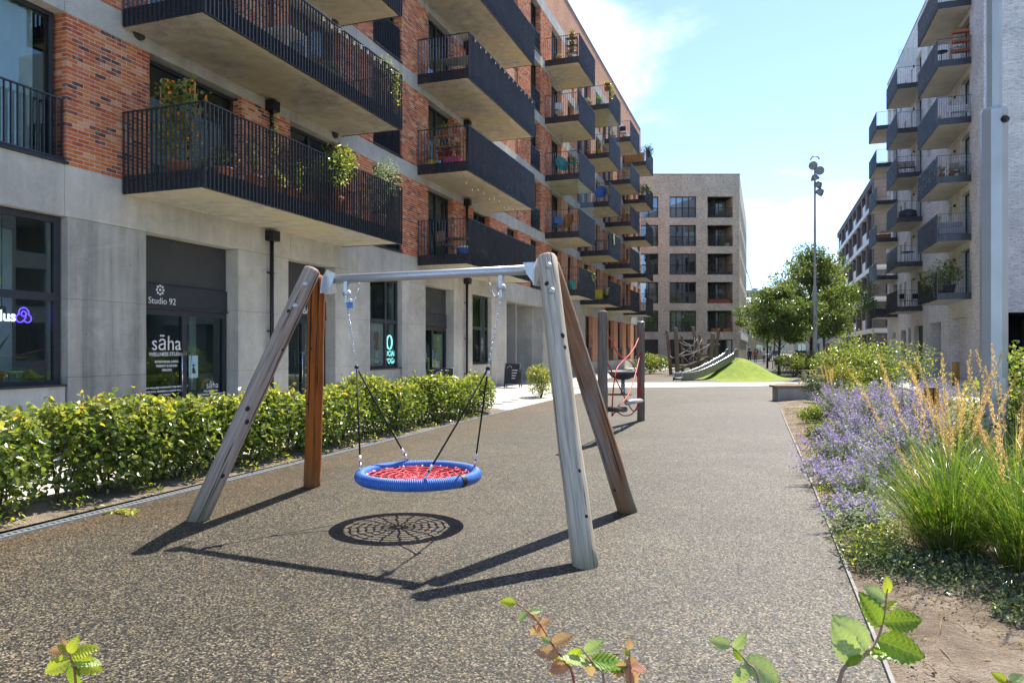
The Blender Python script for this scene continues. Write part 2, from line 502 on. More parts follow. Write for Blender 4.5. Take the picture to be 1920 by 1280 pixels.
# wet-pour rubber chippings
m = Mat('rubber_chip'); p = m.pos()
w = m.node('ShaderNodeVectorMath', operation='ADD'); m.l.new(p, w.inputs[0])
wn = m.node('ShaderNodeVectorMath', operation='SCALE'); m.l.new(m.noise(p, 60, 2, fac=False), wn.inputs[0]); wn.inputs['Scale'].default_value = .008
m.l.new(wn.outputs[0], w.inputs[1]); q = m.scale(w.outputs[0], 1, 1, 1)
def chips(sc):
    v = m.node('ShaderNodeTexVoronoi', feature='F1'); m.l.new(q, v.inputs['Vector']); v.inputs['Scale'].default_value = sc
    s3 = m.node('ShaderNodeSeparateColor'); m.l.new(v.outputs['Color'], s3.inputs[0])
    return s3.outputs[0], s3.outputs[1], v.outputs['Distance']
r1, r2, d1 = chips(108)
c = m.ramp(r1, [(0, (.007, .007, .0078)), (.34, (.021, .0205, .021)), (.5, (.062, .053, .041)), (.64, (.125, .102, .066)), (.80, (.22, .175, .105)), (.93, (.35, .30, .22))], 'CONSTANT')
c2 = m.ramp(r1, [(0, (.012, .008, .006)), (.26, (.042, .024, .012)), (.44, (.085, .046, .018)), (.62, (.145, .085, .036)), (.82, (.21, .13, .05)), (.94, (.27, .205, .12))], 'CONSTANT')
sx = m.node('ShaderNodeSeparateXYZ'); m.l.new(p, sx.inputs[0])
big = m.noise(p, .38, 4, .6)
edge = m.rng(m.math('ADD', sx.outputs[0], m.math('MULTIPLY', big, 2.4)), -4.5, -3.6, .62, .0, True)
c = m.mix(edge, c, c2)
k = m.math('MULTIPLY', m.rng(m.noise(p, 1.6, 5), .3, .7, .70, .94), m.rng(m.noise(p, .33, 5, .65, .4), .4, .62, .74, 1.0))
dd = m.node('ShaderNodeVectorMath', operation='DISTANCE'); m.l.new(p, dd.inputs[0]); dd.inputs[1].default_value = (-3.1, 6.0, 0)
scuff = m.rng(m.math('ADD', dd.outputs['Value'], m.math('MULTIPLY', m.noise(p, 2.2, 6, .7), 1.3)), 1.9, .7, 0, 1, True)
c = m.mix(m.math('MULTIPLY', scuff, .45), c, (.17, .145, .11))
stain = m.rng(m.noise(p, .8, 6, .7, .6), .6, .7, 0, .4)
c = m.mix(stain, c, (.035, .03, .026))
vm = m.node('ShaderNodeVectorMath', operation='SCALE'); m.l.new(c, vm.inputs[0]); m.l.new(k, vm.inputs['Scale'])
m.base(vm.outputs[0], m.rng(r2, 0, 1, .45, .85), 0, .4); m.bump(d1, -.9, .01)
M['rubber_chip'] = m.m

m = Mat('soil'); p = m.pos()
a = m.noise(p, 2.2, 6, .65); b = m.noise(p, 55, 4, .7)
c = m.ramp(a, [(.3, (.20, .155, .115)), (.5, (.36, .29, .22)), (.68, (.52, .44, .35))])
c = m.mix(m.rng(b, .5, .7, 0, .5), c, (.10, .07, .05))
c = m.mix(m.rng(m.voro(p, 38, 'Distance'), .10, .2, .7, 0), c, (.34, .30, .25))
m.base(c, .95, 0, .1); m.bump(m.math('ADD', m.math('MULTIPLY', a, 2.0), m.math('ADD', b, m.noise(p, 12, 5, .7))), 1.0, .05); M['soil'] = m.m

def paving(key, c, w=.6, h=.4, joint=.008, cj=(.25, .24, .22)):
    m = Mat(key); p = m.pos(); bt = m.node('ShaderNodeTexBrick'); m.l.new(p, bt.inputs['Vector'])
    for k, v in (('Scale', 1.0), ('Mortar Size', joint), ('Brick Width', w), ('Row Height', h), ('Mortar Smooth', .1), ('Bias', 0.0)): bt.inputs[k].default_value = v
    bt.inputs['Color1'].default_value = (*c, 1); bt.inputs['Color2'].default_value = (*[x * .86 for x in c], 1); bt.inputs['Mortar'].default_value = (*cj, 1)
    k = m.rng(m.noise(p, 1.5, 6, .65), .3, .7, .82, 1.12)
    vm = m.node('ShaderNodeVectorMath', operation='SCALE'); m.l.new(bt.outputs['Color'], vm.inputs[0]); m.l.new(k, vm.inputs['Scale'])
    m.base(vm.outputs[0], .8, 0, .3); m.bump(bt.outputs['Fac'], -.3, .005); M[key] = m.m
paving('paving', (.58, .56, .51))
paving('path_pale', (.62, .60, .54), 3.0, 3.0)
m = Mat('slab'); p = m.pos()
k = m.math('MULTIPLY', m.rng(m.noise(p, 2.5, 6, .65), .3, .7, .85, 1.12), m.rng(m.rnd(), 0, 1, .86, 1.06))
vm = m.node('ShaderNodeVectorMath', operation='SCALE'); vm.inputs[0].default_value = (.60, .58, .53); m.l.new(k, vm.inputs['Scale'])
m.base(vm.outputs[0], .8, 0, .3); m.bump(m.noise(p, 60, 3), .15, .004); M['slab'] = m.m
m = Mat('asphalt'); p = m.pos()
c = m.ramp(m.noise(p, 90, 3), [(.3, (.035, .035, .038)), (.7, (.085, .083, .08))]); m.base(c, .85, 0, .3); M['asphalt'] = m.m
m = Mat('turf'); p = m.pos()
c = m.ramp(m.noise(p, 70, 3), [(.3, (.15, .24, .018)), (.7, (.30, .40, .05))])
c = m.mix(m.rng(m.noise(p, 1.3, 6, .65), .35, .65, 0, .6), c, (.13, .20, .03)); c = m.mix(m.rng(m.noise(p, 5, 6, .75), .45, .66, 0, .65), c, (.38, .40, .14)); c = m.mix(m.rng(m.noise(p, 14, 4, .7), .55, .7, 0, .5), c, (.09, .14, .02)); m.base(c, .9, 0, .15); m.bump(m.noise(p, 160, 2), .6, .02); M['turf'] = m.m

def leaf_mat(key, stops, transl=.5, rough=.38, gloss=.5, tint=(2.3, 2.1, .9)):
    m = Mat(key); r = m.rnd()
    c = m.ramp(r, stops)
    m.base(c, rough, 0, gloss)
    t = m.node('ShaderNodeBsdfTranslucent')
    tc = m.node('ShaderNodeVectorMath', operation='MULTIPLY'); m.l.new(c, tc.inputs[0]); tc.inputs[1].default_value = tint; m.l.new(tc.outputs[0], t.inputs[0])
    mx = m.node('ShaderNodeMixShader'); mx.inputs[0].default_value = transl
    m.l.new(m.b.outputs[0], mx.inputs[1]); m.l.new(t.outputs[0], mx.inputs[2]); m.l.new(mx.outputs[0], m.out.inputs['Surface'])
    M[key] = m.m
leaf_mat('leaf_hedge', [(0, (.05, .09, .02)), (.4, (.11, .165, .03)), (.66, (.20, .25, .055)), (.84, (.30, .33, .13)), (.93, (.46, .44, .05)), (1, (.46, .27, .07))], .44, .3, 1.0)
leaf_mat('leaf_tree', [(0, (.045, .085, .034)), (.6, (.09, .14, .05)), (1, (.20, .25, .10))], .42, .28, .8)
leaf_mat('leaf_shrub', [(0, (.05, .09, .024)), (.5, (.10, .155, .035)), (.82, (.21, .255, .06)), (1, (.42, .42, .18))], .45, .3, .8)
leaf_mat('leaf_dark', [(0, (.02, .045, .018)), (1, (.06, .10, .03))], .3, .3)
leaf_mat('leaf_silver', [(0, (.14, .20, .10)), (.6, (.30, .36, .22)), (1, (.52, .56, .44))], .4, .6, .2, (1.3, 1.3, 1))
leaf_mat('leaf_cover', [(0, (.03, .065, .035)), (.6, (.075, .12, .07)), (1, (.22, .27, .18))], .35, .28, .7)
leaf_mat('grass_blade', [(0, (.03, .075, .012)), (.5, (.08, .16, .02)), (.85, (.16, .25, .035)), (.95, (.26, .30, .08)), (1, (.42, .36, .15))], .42, .3, .6, (2.0, 1.9, .75))
leaf_mat('grass_dry', [(0, (.36, .27, .13)), (1, (.52, .42, .24))], .4, .7, .2, (1.2, 1.1, 1))
leaf_mat('plume', [(0, (.54, .38, .14)), (1, (.76, .60, .29))], .45, .8, .1, (1.3, 1.2, 1))
leaf_mat('sage_flower', [(0, (.26, .18, .43)), (.5, (.43, .34, .62)), (.8, (.62, .54, .75)), (1, (.80, .76, .84))], .3, .7, .2, (1.1, 1.05, 1.15))
leaf_mat('sage_stem', [(0, (.34, .36, .30)), (1, (.55, .55, .48))], .2, .8, .1, (1, 1, 1))

# large foreground leaves with veins (object space: x across, y along)
def big_leaf(key, c, cv, transl=.5):
    m = Mat(key); o = m.obj(); s3 = m.node('ShaderNodeSeparateXYZ'); m.l.new(o, s3.inputs[0])
    ax = m.math('ABSOLUTE', s3.outputs[0])
    t = m.math('SINE', m.math('MULTIPLY', m.math('SUBTRACT', s3.outputs[1], m.math('MULTIPLY', ax, .75)), 820.0))
    vein = m.math('MAXIMUM', m.rng(t, .8, 1.0), m.rng(ax, .0014, .0005))
    n = m.noise(o, 60, 4); r = m.orand()
    cc = m.mix(m.rng(n, .35, .7, 0, .5), c, tuple(x * 1.35 for x in c)); cc = m.mix(m.math('MULTIPLY', r, .35), cc, tuple(x * .6 for x in c)); cc = m.mix(m.math('MULTIPLY', vein, .55), cc, cv)
    m.base(cc, .38, 0, .5); m.bump(t, .5, .0015)
    tr = m.node('ShaderNodeBsdfTranslucent'); m.l.new(m.mix(.35, cc, (.55, .70, .03)), tr.inputs[0])
    mx = m.node('ShaderNodeMixShader'); mx.inputs[0].default_value = transl
    m.l.new(m.b.outputs[0], mx.inputs[1]); m.l.new(tr.outputs[0], mx.inputs[2]); m.l.new(mx.outputs[0], m.out.inputs['Surface'])
    M[key] = m.m
big_leaf('leaf_green', (.15, .30, .02), (.42, .52, .12))
big_leaf('leaf_pale', (.46, .58, .20), (.62, .68, .4), .4)
big_leaf('leaf_bronze', (.66, .27, .20), (.75, .5, .3), .45)
big_leaf('leaf_yellow', (.55, .60, .04), (.7, .7, .2), .5)

# blue rope-wrapped ring
m = Mat('ring_blue'); o = m.obj()
s3 = m.node('ShaderNodeSeparateXYZ'); m.l.new(o, s3.inputs[0])
an = m.math('ARCTAN2', s3.outputs[1], s3.outputs[0])
w = m.math('SINE', m.math('ADD', m.math('MULTIPLY', an, 190.0), m.math('MULTIPLY', s3.outputs[2], 75.0)))
m.base(m.mix(m.rng(m.noise(o, 7, 4), .45, .7, 0, .35), m.mix(m.rng(w, -1, 1), (.012, .075, .36), (.04, .20, .66)), (.16, .30, .55)), .5, 0, .5); m.bump(w, .6, .006); M['ring_blue'] = m.m
# ------------------------------------------------------------------ ground
def sheet(name, mat, pts, z, label=None):
    o = MB().add([(x, y, z) for x, y in pts], [tuple(range(len(pts)))]).build(name, mat)
    return tag(o, label, kind='structure')
sheet('ground', M['asphalt'], [(-900, -300), (900, -300), (900, 1500), (-900, 1500)], -.012, 'dark asphalt ground reaching to the horizon')
def slab_sheet(name, mat, x0, x1, y0, y1, z0, z1, label):
    return tag(MB().box(x0, x1, y0, y1, z0, z1).build(name, mat), label, kind='structure')
# pavement along the red block: base sheet, with real slabs where they can be told apart
pav = sheet('pavement', M['paving'], [(-11.6, -6), (-7.55, -6), (-7.55, 72), (-11.6, 72)], .0, 'pale slab pavement between the hedge and the shopfronts')
slab_me = MB()
slab_me.cbox(0, .592, 0, .392, 0, .03, .005)
slab_meshes = []
for i in range(6):
    b = MB(); b.cbox(0, .592, 0, .392, 0, .03, .006, r=i / 5); me = b.mesh('slab'); me.materials.append(M['slab']); slab_meshes.append(me)
n = 0
for j in range(60):
    y = 6.4 + j * .4
    for i in range(5):
        x = -7.62 - .6 * (i + 1) + (.0 if j % 2 else .3)
        if i > 2 and y < 17: continue
        inst('slab', R.choice(slab_meshes), pav, (x, y, .0015 + R.uniform(0, .0015))); n += 1
# paved bay in front of the passage beyond the hedge end
sheet('footpath', M['path_pale'], [(-7.55, 17.7), (-6.45, 18.1), (-6.55, 25.5), (-6.4, 31), (-7.55, 31)], .004, 'pale strip of paving past the end of the hedge')
# wet-pour surface of the playground
sheet('playground_surface', M['rubber_chip'], [(-6.1, -3), (.578, -3), (.573, 4), (.533, 8.2), (.378, 20.6), (.9, 34.6), (-5.0, 30.7), (-6.5, 30.2), (-6.5, 18), (-6.34, 9.3), (-6.2, 4.4)], .008, 'brown rubber chip play surface under the swing')
sheet('playground_surface', M['rubber_chip'], [(-8.2, 34.6), (1.15, 38.2), (2.5, 50), (-2, 56), (-9.0, 56)], .008, 'brown rubber chip play surface round the log climber')
sheet('cross_path', M['path_pale'], [(-11.0, 28.6), (-6.5, 30.21), (-5.0, 30.71), (.9, 34.61), (5.3, 36.4), (5.3, 39.8), (1.2, 38.15), (-8.2, 34.59), (-11, 33.5)], .012, 'bright pale path crossing in front of the green mound')
# planting beds
hb = MB()
for i in range(30):
    y0, y1 = -3 + i * .7, -3 + (i + 1) * .7
    zz = [.03 + .03 * R.random() for _ in range(4)]
    hb.add([(-7.5, y0, .02), (-6.9, y0, .075), (-6.32 - .006 * i, y0, .02), (-6.32 - .006 * (i + 1), y1, .02), (-6.9, y1, .075), (-7.5, y1, .02)], [(0, 1, 4, 5), (1, 2, 3, 4)])
tag(hb.build('planting_bed', M['soil']), 'dark soil strip under the hornbeam hedge', kind='structure')
g = MB(); nx, ny = 18, 60
hz = {}
for i in range(nx + 1):
    for j in range(ny + 1):
        x = .60 + (5.25 - .60) * i / nx; y = -2 + 38 * j / ny
        if i == 0: x = (.588 - .0118 * max(0, y - 4) if y < 21 else .387)
        hz[i, j] = (x, y, .015 + (0 if i in (0, nx) else .04 + .05 * math.sin(x * 2.1 + y * .7) * math.sin(y * 1.3) + R.uniform(-.012, .012)))
g.add([hz[i, j] for i in range(nx + 1) for j in range(ny + 1)], [(i * (ny + 1) + j, (i + 1) * (ny + 1) + j, (i + 1) * (ny + 1) + j + 1, i * (ny + 1) + j + 1) for i in range(nx) for j in range(ny)], smooth=True)
tag(g.build('planting_bed', M['soil']), 'dry sandy soil of the flower bed beside the play surface', kind='structure')
pv2 = sheet('pavement', M['paving'], [(5.35, -6), (40, -6), (40, 120), (5.35, 120)], .0, 'pale paving in front of the grey brick block')
for j in range(34):
    for i in range(8):
        inst('slab', R.choice(slab_meshes), pv2, (5.4 + i * .6 + (.3 if j % 2 else 0), 24.5 + j * .4, .0015 + R.uniform(0, .0015)))
kb = tag(MB().box(5.27, 5.345, -4, 37, -.02, .09).build('kerb', M['zinc']), 'dark edging along the far side of the flower bed', kind='structure')
# thin metal edging strip on the right of the rubber, slotted drain on its left
eb = MB()
ys = [-3, 4, 8.2, 12, 16, 20.6]; xs = [.575, .57, .53, .49, .43, .375]
for i in range(5):
    eb.add([(xs[i], ys[i], .0), (xs[i] + .02, ys[i], .0), (xs[i] + .02, ys[i], .03), (xs[i], ys[i], .03), (xs[i + 1], ys[i + 1], .0), (xs[i + 1] + .02, ys[i + 1], .0), (xs[i + 1] + .02, ys[i + 1], .03), (xs[i + 1], ys[i + 1], .03)],
           [(0, 1, 2, 3), (4, 7, 6, 5), (0, 4, 5, 1), (1, 5, 6, 2), (2, 6, 7, 3), (3, 7, 4, 0)])
tag(eb.build('kerb', M['kerb_stone']), 'thin pale edging strip between play surface and flower bed', kind='structure')
dr = thing('drain_channel', 'slotted metal drainage channel between hedge and play surface', 'drain')
db, ds = MB(), MB()
def xd(y): return -6.1 - .017 * (y - 2) if y < 9.3 else -6.224 - .018 * (y - 9.3)
for i in range(42):
    y0, y1 = -2 + i * .48, -2 + (i + 1) * .48
    a, b = xd(y0), xd(y1)
    for (o0, o1, z) in ((-.15, -.125, .022), (-.055, -.03, .022)):
        db.add([(a + o0, y0, z), (a + o1, y0, z), (b + o1, y1, z), (b + o0, y1, z), (a + o0, y0, -.01), (a + o1, y0, -.01), (b + o1, y1, -.01), (b + o0, y1, -.01)], [(0, 1, 2, 3), (0, 4, 5, 1), (1, 5, 6, 2), (3, 2, 6, 7), (0, 3, 7, 4)])
    db.add([(a - .125, y0, .004), (a - .055, y0, .004), (b - .055, y1, .004), (b - .125, y1, .004)], [(0, 1, 2, 3)])
    for k in range(8):
        yy = y0 + .06 * k + .01; x = xd(yy)
        ds.box(x - .124, x - .056, yy, yy + .03, .006, .018)
db.build('channel', M['zinc'], dr)
ds.build('grating', M['zinc'], dr)

# ------------------------------------------------------------------ the red block
XF = -11.25
LF = Frame((XF, 0, 0), (0, 1, 0), (1, 0, 0))
red = thing('apartment_building', 'long red brick and concrete apartment block with black balconies over shopfronts', 'building', (XF, 6, 0))
red_inv = Matrix.Translation((-XF, -6, 0))
def RP(o):
    """parent to the red block keeping world place"""
    o.parent = red; o.matrix_parent_inverse = red_inv; return o
FL_B = [4.78 + 3.1 * k for k in range(5)]           # brick bottoms
FL_T = [7.37 + 3.1 * k for k in range(5)]           # brick tops
Y0, Y1, ROOF = 3.0, 68.7, 22.6

def part(mb, name, mat, kind=None):
    o = RP(mb.build(name, mat))
    if kind: o['kind'] = kind
    return o
# concrete bands (slab edges) in cast lengths with thin joints
def bands(z0, z1, name='concrete_band', d0=-.45, d1=.004, cuts=None, mat='concrete'):
    ys = cuts or [3.0, 9.02, 12.1, 15.2, 18.3, 21.06, 25.0, 29.0, 32.9, 36.4, 41, 45.2, 49.7, 54, 58, 63, 68.7]
    for a, b in zip(ys[:-1], ys[1:]):
        part(MB(LF).cbox(a + .004, b - .004, d0, d1, z0, z1, .004), name, M[mat])
bands(3.9, 4.777)
for k in range(4): bands(FL_T[k] + .003, FL_B[k + 1] - .003)
bands(FL_T[4] + .003, 20.4)
for a, b in ((3.0, 23), (23, 45), (45, 68.7)):
    part(MB(LF).box(a, b, -.45, 0, 20.403, 22.5), 'parapet', M['brick_red_far'])
part(MB(LF).box(3, 68.7, -.5, .04, 22.5, 22.6), 'coping', M['zinc'])
# back walls, floors, roof: rooms behind the glass
part(MB(LF).box(3, 68.7, -9, -4.2, .0, 22.3), 'core', M['interior_wall'])
part(MB(LF).box(3, 68.7, -4.2, -.45, 22.0, 22.3), 'roof', M['bitumen'])
for k in range(5):
    part(MB(LF).box(3, 68.7, -4.2, -.45, FL_T[k] + .1, FL_T[k] + .5), 'floor_slab', M['interior_wall'])
part(MB(LF).box(3, 68.7, -4.2, -.45, 3.9, 4.7), 'floor_slab', M['interior_wall'])
part(MB(LF).box(2.7, 3.0, -9, .0, 0, 22.5), 'end_wall', M['brick_red_far'])
part(MB(LF).box(68.7, 69.0, -9, .0, 0, 22.5), 'end_wall', M['brick_red_far'])
for yy in (9.9, 14.4, 18.4, 22.1, 26.2, 30.2, 34, 37.5, 41.2, 44.5, 48.7, 52.5, 56, 60, 63.8):
    part(MB(LF).box(yy - .1, yy + .1, -4.2, -.5, 0.02, 22.0), 'cross_wall', M['interior_wall'])

# bricks
BL, BH, BW, JT = .212, .062, .10, .013
brick_var = []
def brick_geo(mb, a0, a1, b0, b1, c0, c1, r): mb.cbox(a0, a1, b0, b1, c0, c1, .004, r)
for i in range(14):
    b = MB(); brick_geo(b, 0, BW, 0, BL, 0, BH, (i + .5) / 14); me = b.mesh('brick'); me.materials.append(M['brick_red']); brick_var.append(me)
half_var = []
for i in range(14):
    b = MB(); brick_geo(b, 0, BW, 0, .1025, 0, BH, (i + .5) / 14); me = b.mesh('brick'); me.materials.append(M['brick_red']); half_var.append(me)
joined = MB(LF)
def brick_field(y0, y1, z0, z1, single=False, reveal=True, base=None):
    """stretcher bond field; single: every brick an object of its own"""
    part(MB(LF).box(y0 + .006, y1 - .006, -.4, -.006, z0, z1), 'mortar_bed', M['mortar'])
    rows = int(round((z1 - z0) / .075)); rh = (z1 - z0) / rows
    for r in range(rows):
        z = z0 + r * rh + .004
        y = y0 + (0 if r % 2 == 0 else -.1125)
        while y < y1 - .03:
            a, b = max(y, y0), min(y + BL, y1)
            y += BL + JT
            if b - a < .05: continue
            dx = R.uniform(-.003, .003)
            if single and abs((b - a) - BL) < .02:
                RP(inst('brick', R.choice(brick_var), None, (XF - BW + dx, a, z)))
            elif single and abs((b - a) - .1025) < .012:
                RP(inst('brick', R.choice(half_var), None, (XF - BW + dx, a, z)))
            else:
                joined.cbox(a, b, -BW + dx, dx, z, z + BH, .004, R.random())
        if reveal:      # returns into the openings
            off = 0 if r % 2 else .1025
            for ye, sg in ((y0, 1), (y1, -1)):
                d = -.105 - off * .0
                joined.box(min(ye, ye + sg * .09) , max(ye, ye + sg * .09), -.36, -.105, z, z + BH, R.random())
def glazing(y0, y1, z0, z1, cols=2, d=-.24, name='window', fw=.07, transom=None, curtain=None, mat='anthracite_satin', fr=LF, par=None, glass='glass', ratios=None):
    """framed window: frame mesh, pane children, optional curtain"""
    P_ = par or RP
    f = MB(fr)
    f.box(y0, y1, d - .05, d + .03, z0, z0 + fw); f.box(y0, y1, d - .05, d + .03, z1 - fw, z1)
    f.box(y0, y0 + fw, d - .05, d + .03, z0 + fw, z1 - fw); f.box(y1 - fw, y1, d - .05, d + .03, z0 + fw, z1 - fw)
    w = y1 - y0 - 2 * fw
    cuts = [0] + (ratios or [(i + 1) / cols for i in range(cols)])
    rows = [z0 + fw, z1 - fw] if not transom else [z0 + fw, transom, z1 - fw]
    for c_ in cuts[1:-1]:
        yc = y0 + fw + w * c_
        f.box(yc - fw * .55, yc + fw * .55, d - .05, d + .034, z0 + fw, z1 - fw)
    if transom: f.box(y0 + fw, y1 - fw, d - .05, d + .037, transom - fw * .6, transom + fw * .6)
    o = P_(f.build(name, M[mat]))
    for i in range(len(cuts) - 1):
        for j in range(len(rows) - 1):
            p = MB(fr).box(y0 + fw + w * cuts[i], y0 + fw + w * cuts[i + 1], d - .012, d - .004, rows[j], rows[j + 1]).build('pane', M[glass])
            p.parent = o
    if curtain:
        a, b, mt = curtain
        n = max(4, int((b - a) / .06)); q = MB(fr); vs = []
        for i in range(n + 1):
            yy = a + (b - a) * i / n; dd = d - .16 + .03 * (1 if i % 2 else -1)
            vs += [(yy, dd, z0 + .04), (yy, dd, z1 - .04)]
        q.add(vs, [(2 * i, 2 * i + 2, 2 * i + 3, 2 * i + 1) for i in range(n)], smooth=True)
        c_ = q.build('curtain', M[mt]); c_.parent = o
    return o
def bars(mb, y0, y1, z0, z1, d, step=.105, w=.012, depth=.05):
    n = max(1, int(round((y1 - y0) / step)))
    for i in range(n + 1):
        yy = y0 + (y1 - y0) * i / n
        mb.box(yy - w / 2, yy + w / 2, d - depth / 2, d + depth / 2, z0, z1)
def juliet(y0, y1, z0, single=False):
    f = MB(LF)
    f.box(y0, y1, -.10, -.04, z0 + 1.1, z0 + 1.12)
    o = RP(f.build('guard_rail', M['anthracite']))
    q = MB(LF).box(y0, y1, -.09, -.05, z0 + .09, z0 + .115).build('bottom_rail', M['anthracite']); q.parent = o
    n = int((y1 - y0) / .11)
    if single:
        me = MB().box(-.02, .02, -.006, .006, 0, .99); me = me.mesh('bar'); me.materials.append(M['anthracite'])
        for i in range(n + 1):
            b = inst('bar', me, o, (XF - .07, y0 + .01 + (y1 - y0 - .02) * i / n, z0 + .112))
    else:
        b = MB(LF); bars(b, y0 + .01, y1 - .01, z0 + .112, z0 + 1.1, -.07, .11)
        b = b.build('bar', M['anthracite']); b['kind'] = 'stuff'; b.parent = o
    part(MB(LF).box(y0 - .02, y1 + .02, -.3, .06, z0 + .0, z0 + .05), 'sill', M['anthracite_satin'])

# balcony: slab, fascia, rails, bars
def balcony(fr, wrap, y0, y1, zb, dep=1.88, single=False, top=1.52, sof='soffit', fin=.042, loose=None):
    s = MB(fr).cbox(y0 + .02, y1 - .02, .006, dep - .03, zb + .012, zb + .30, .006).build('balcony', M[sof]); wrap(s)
    f = MB(fr)
    f.box(y0, y1, dep - .028, dep, zb, zb + .34); f.box(y0 - .0, y0 + .018, .006, dep - .03, zb, zb + .34); f.box(y1 - .018, y1, .006, dep - .03, zb, zb + .34)
    f.box(y0, y1, dep - .03, dep + .03, zb - .012, zb - .002)
    o = f.build('fascia', M['anthracite']); o.parent = s
    r = MB(fr)
    for z in (zb + top - .015,):
        r.box(y0 - .03, y1 + .03, dep - .01, dep + .045, z, z + .016); r.box(y0 - .03, y0 + .028, .006, dep - .012, z, z + .016); r.box(y1 - .028, y1 + .03, .006, dep - .012, z, z + .016)
    o = r.build('top_rail', M['anthracite']); o.parent = s
    z0, z1 = zb - .0, zb + top - .017
    if single:
        a = MB().box(-fin / 2, fin / 2, -.007, .007, 0, z1 - z0).mesh('bar'); a.materials.append(M['anthracite'])
        b = MB().box(-.005, .005, -fin / 2, fin / 2, 0, z1 - z0).mesh('bar'); b.materials.append(M['anthracite'])
        n = int(round((y1 - y0) / .105))
        for i in range(n + 1):
            inst('bar', a, s, fr((y0 + (y1 - y0) * i / n, dep + fin / 2 + .003, z0)))
        n = int(dep / .105)
        for i in range(n):
            inst('bar', b, s, fr((y0 - fin / 2 - .003, dep - .06 - i * dep / n, z0)))
        b2 = MB(fr)
        for i in range(n): b2.box(y1 + .003, y1 + .003 + fin, dep - .065 - i * dep / n, dep - .055 - i * dep / n, z0, z1)
        b2 = b2.build('end_railing', M['anthracite']); b2.parent = s; b2['kind'] = 'stuff'
    else:
        b = MB(fr)
        n = int(round((y1 - y0) / .105))
        for i in range(n + 1):
            yy = y0 + (y1 - y0) * i / n
            b.box(yy - .007, yy + .007, dep + .003, dep + .003 + fin, z0, z1)
        n = int(dep / .105)
        for i in range(n):
            dd = dep - .06 - i * dep / n
            b.box(y0 - .003 - fin, y0 - .003, dd - .005, dd + .005, z0, z1); b.box(y1 + .003, y1 + .003 + fin, dd - .005, dd + .005, z0, z1)
        b = b.build('railing', M['anthracite']); b.parent = s; b['kind'] = 'stuff'
    return s
def downpipe(y, z0, z1, hopper=True):
    p = MB(LF); p.tube([(y, .10, z0), (y, .10, z1)], .05, 10)
    if hopper: p.box(y - .13, y + .13, .01, .24, z1 - .02, z1 + .22)
    for z in np.arange(z0 + .6, z1, 1.4): p.box(y - .07, y + .07, .006, .12, z, z + .03)
    part(p, 'downpipe', M['black_metal'])
def vent(y, z):
    v = MB(LF)
    pts = [(math.cos(t), math.sin(t)) for t in np.linspace(0, 2 * math.pi, 17)[:-1]]
    v.extrude(pts, lambda a, b, h: (y + .13 * a, h, z + .13 * b), .004, .05); v.extrude(pts, lambda a, b, h: (y + .08 * a, h, z + .08 * b), .05, .075)
    part(v, 'air_vent', M['panel_grey'])
CUR = ['curtain', 'blind', None, None, None]
def cur(a, b):
    c = R.choice(CUR)
    return None if c is None else (a + .1, a + .1 + (b - a) * R.uniform(.25, .6), c)
fields = []
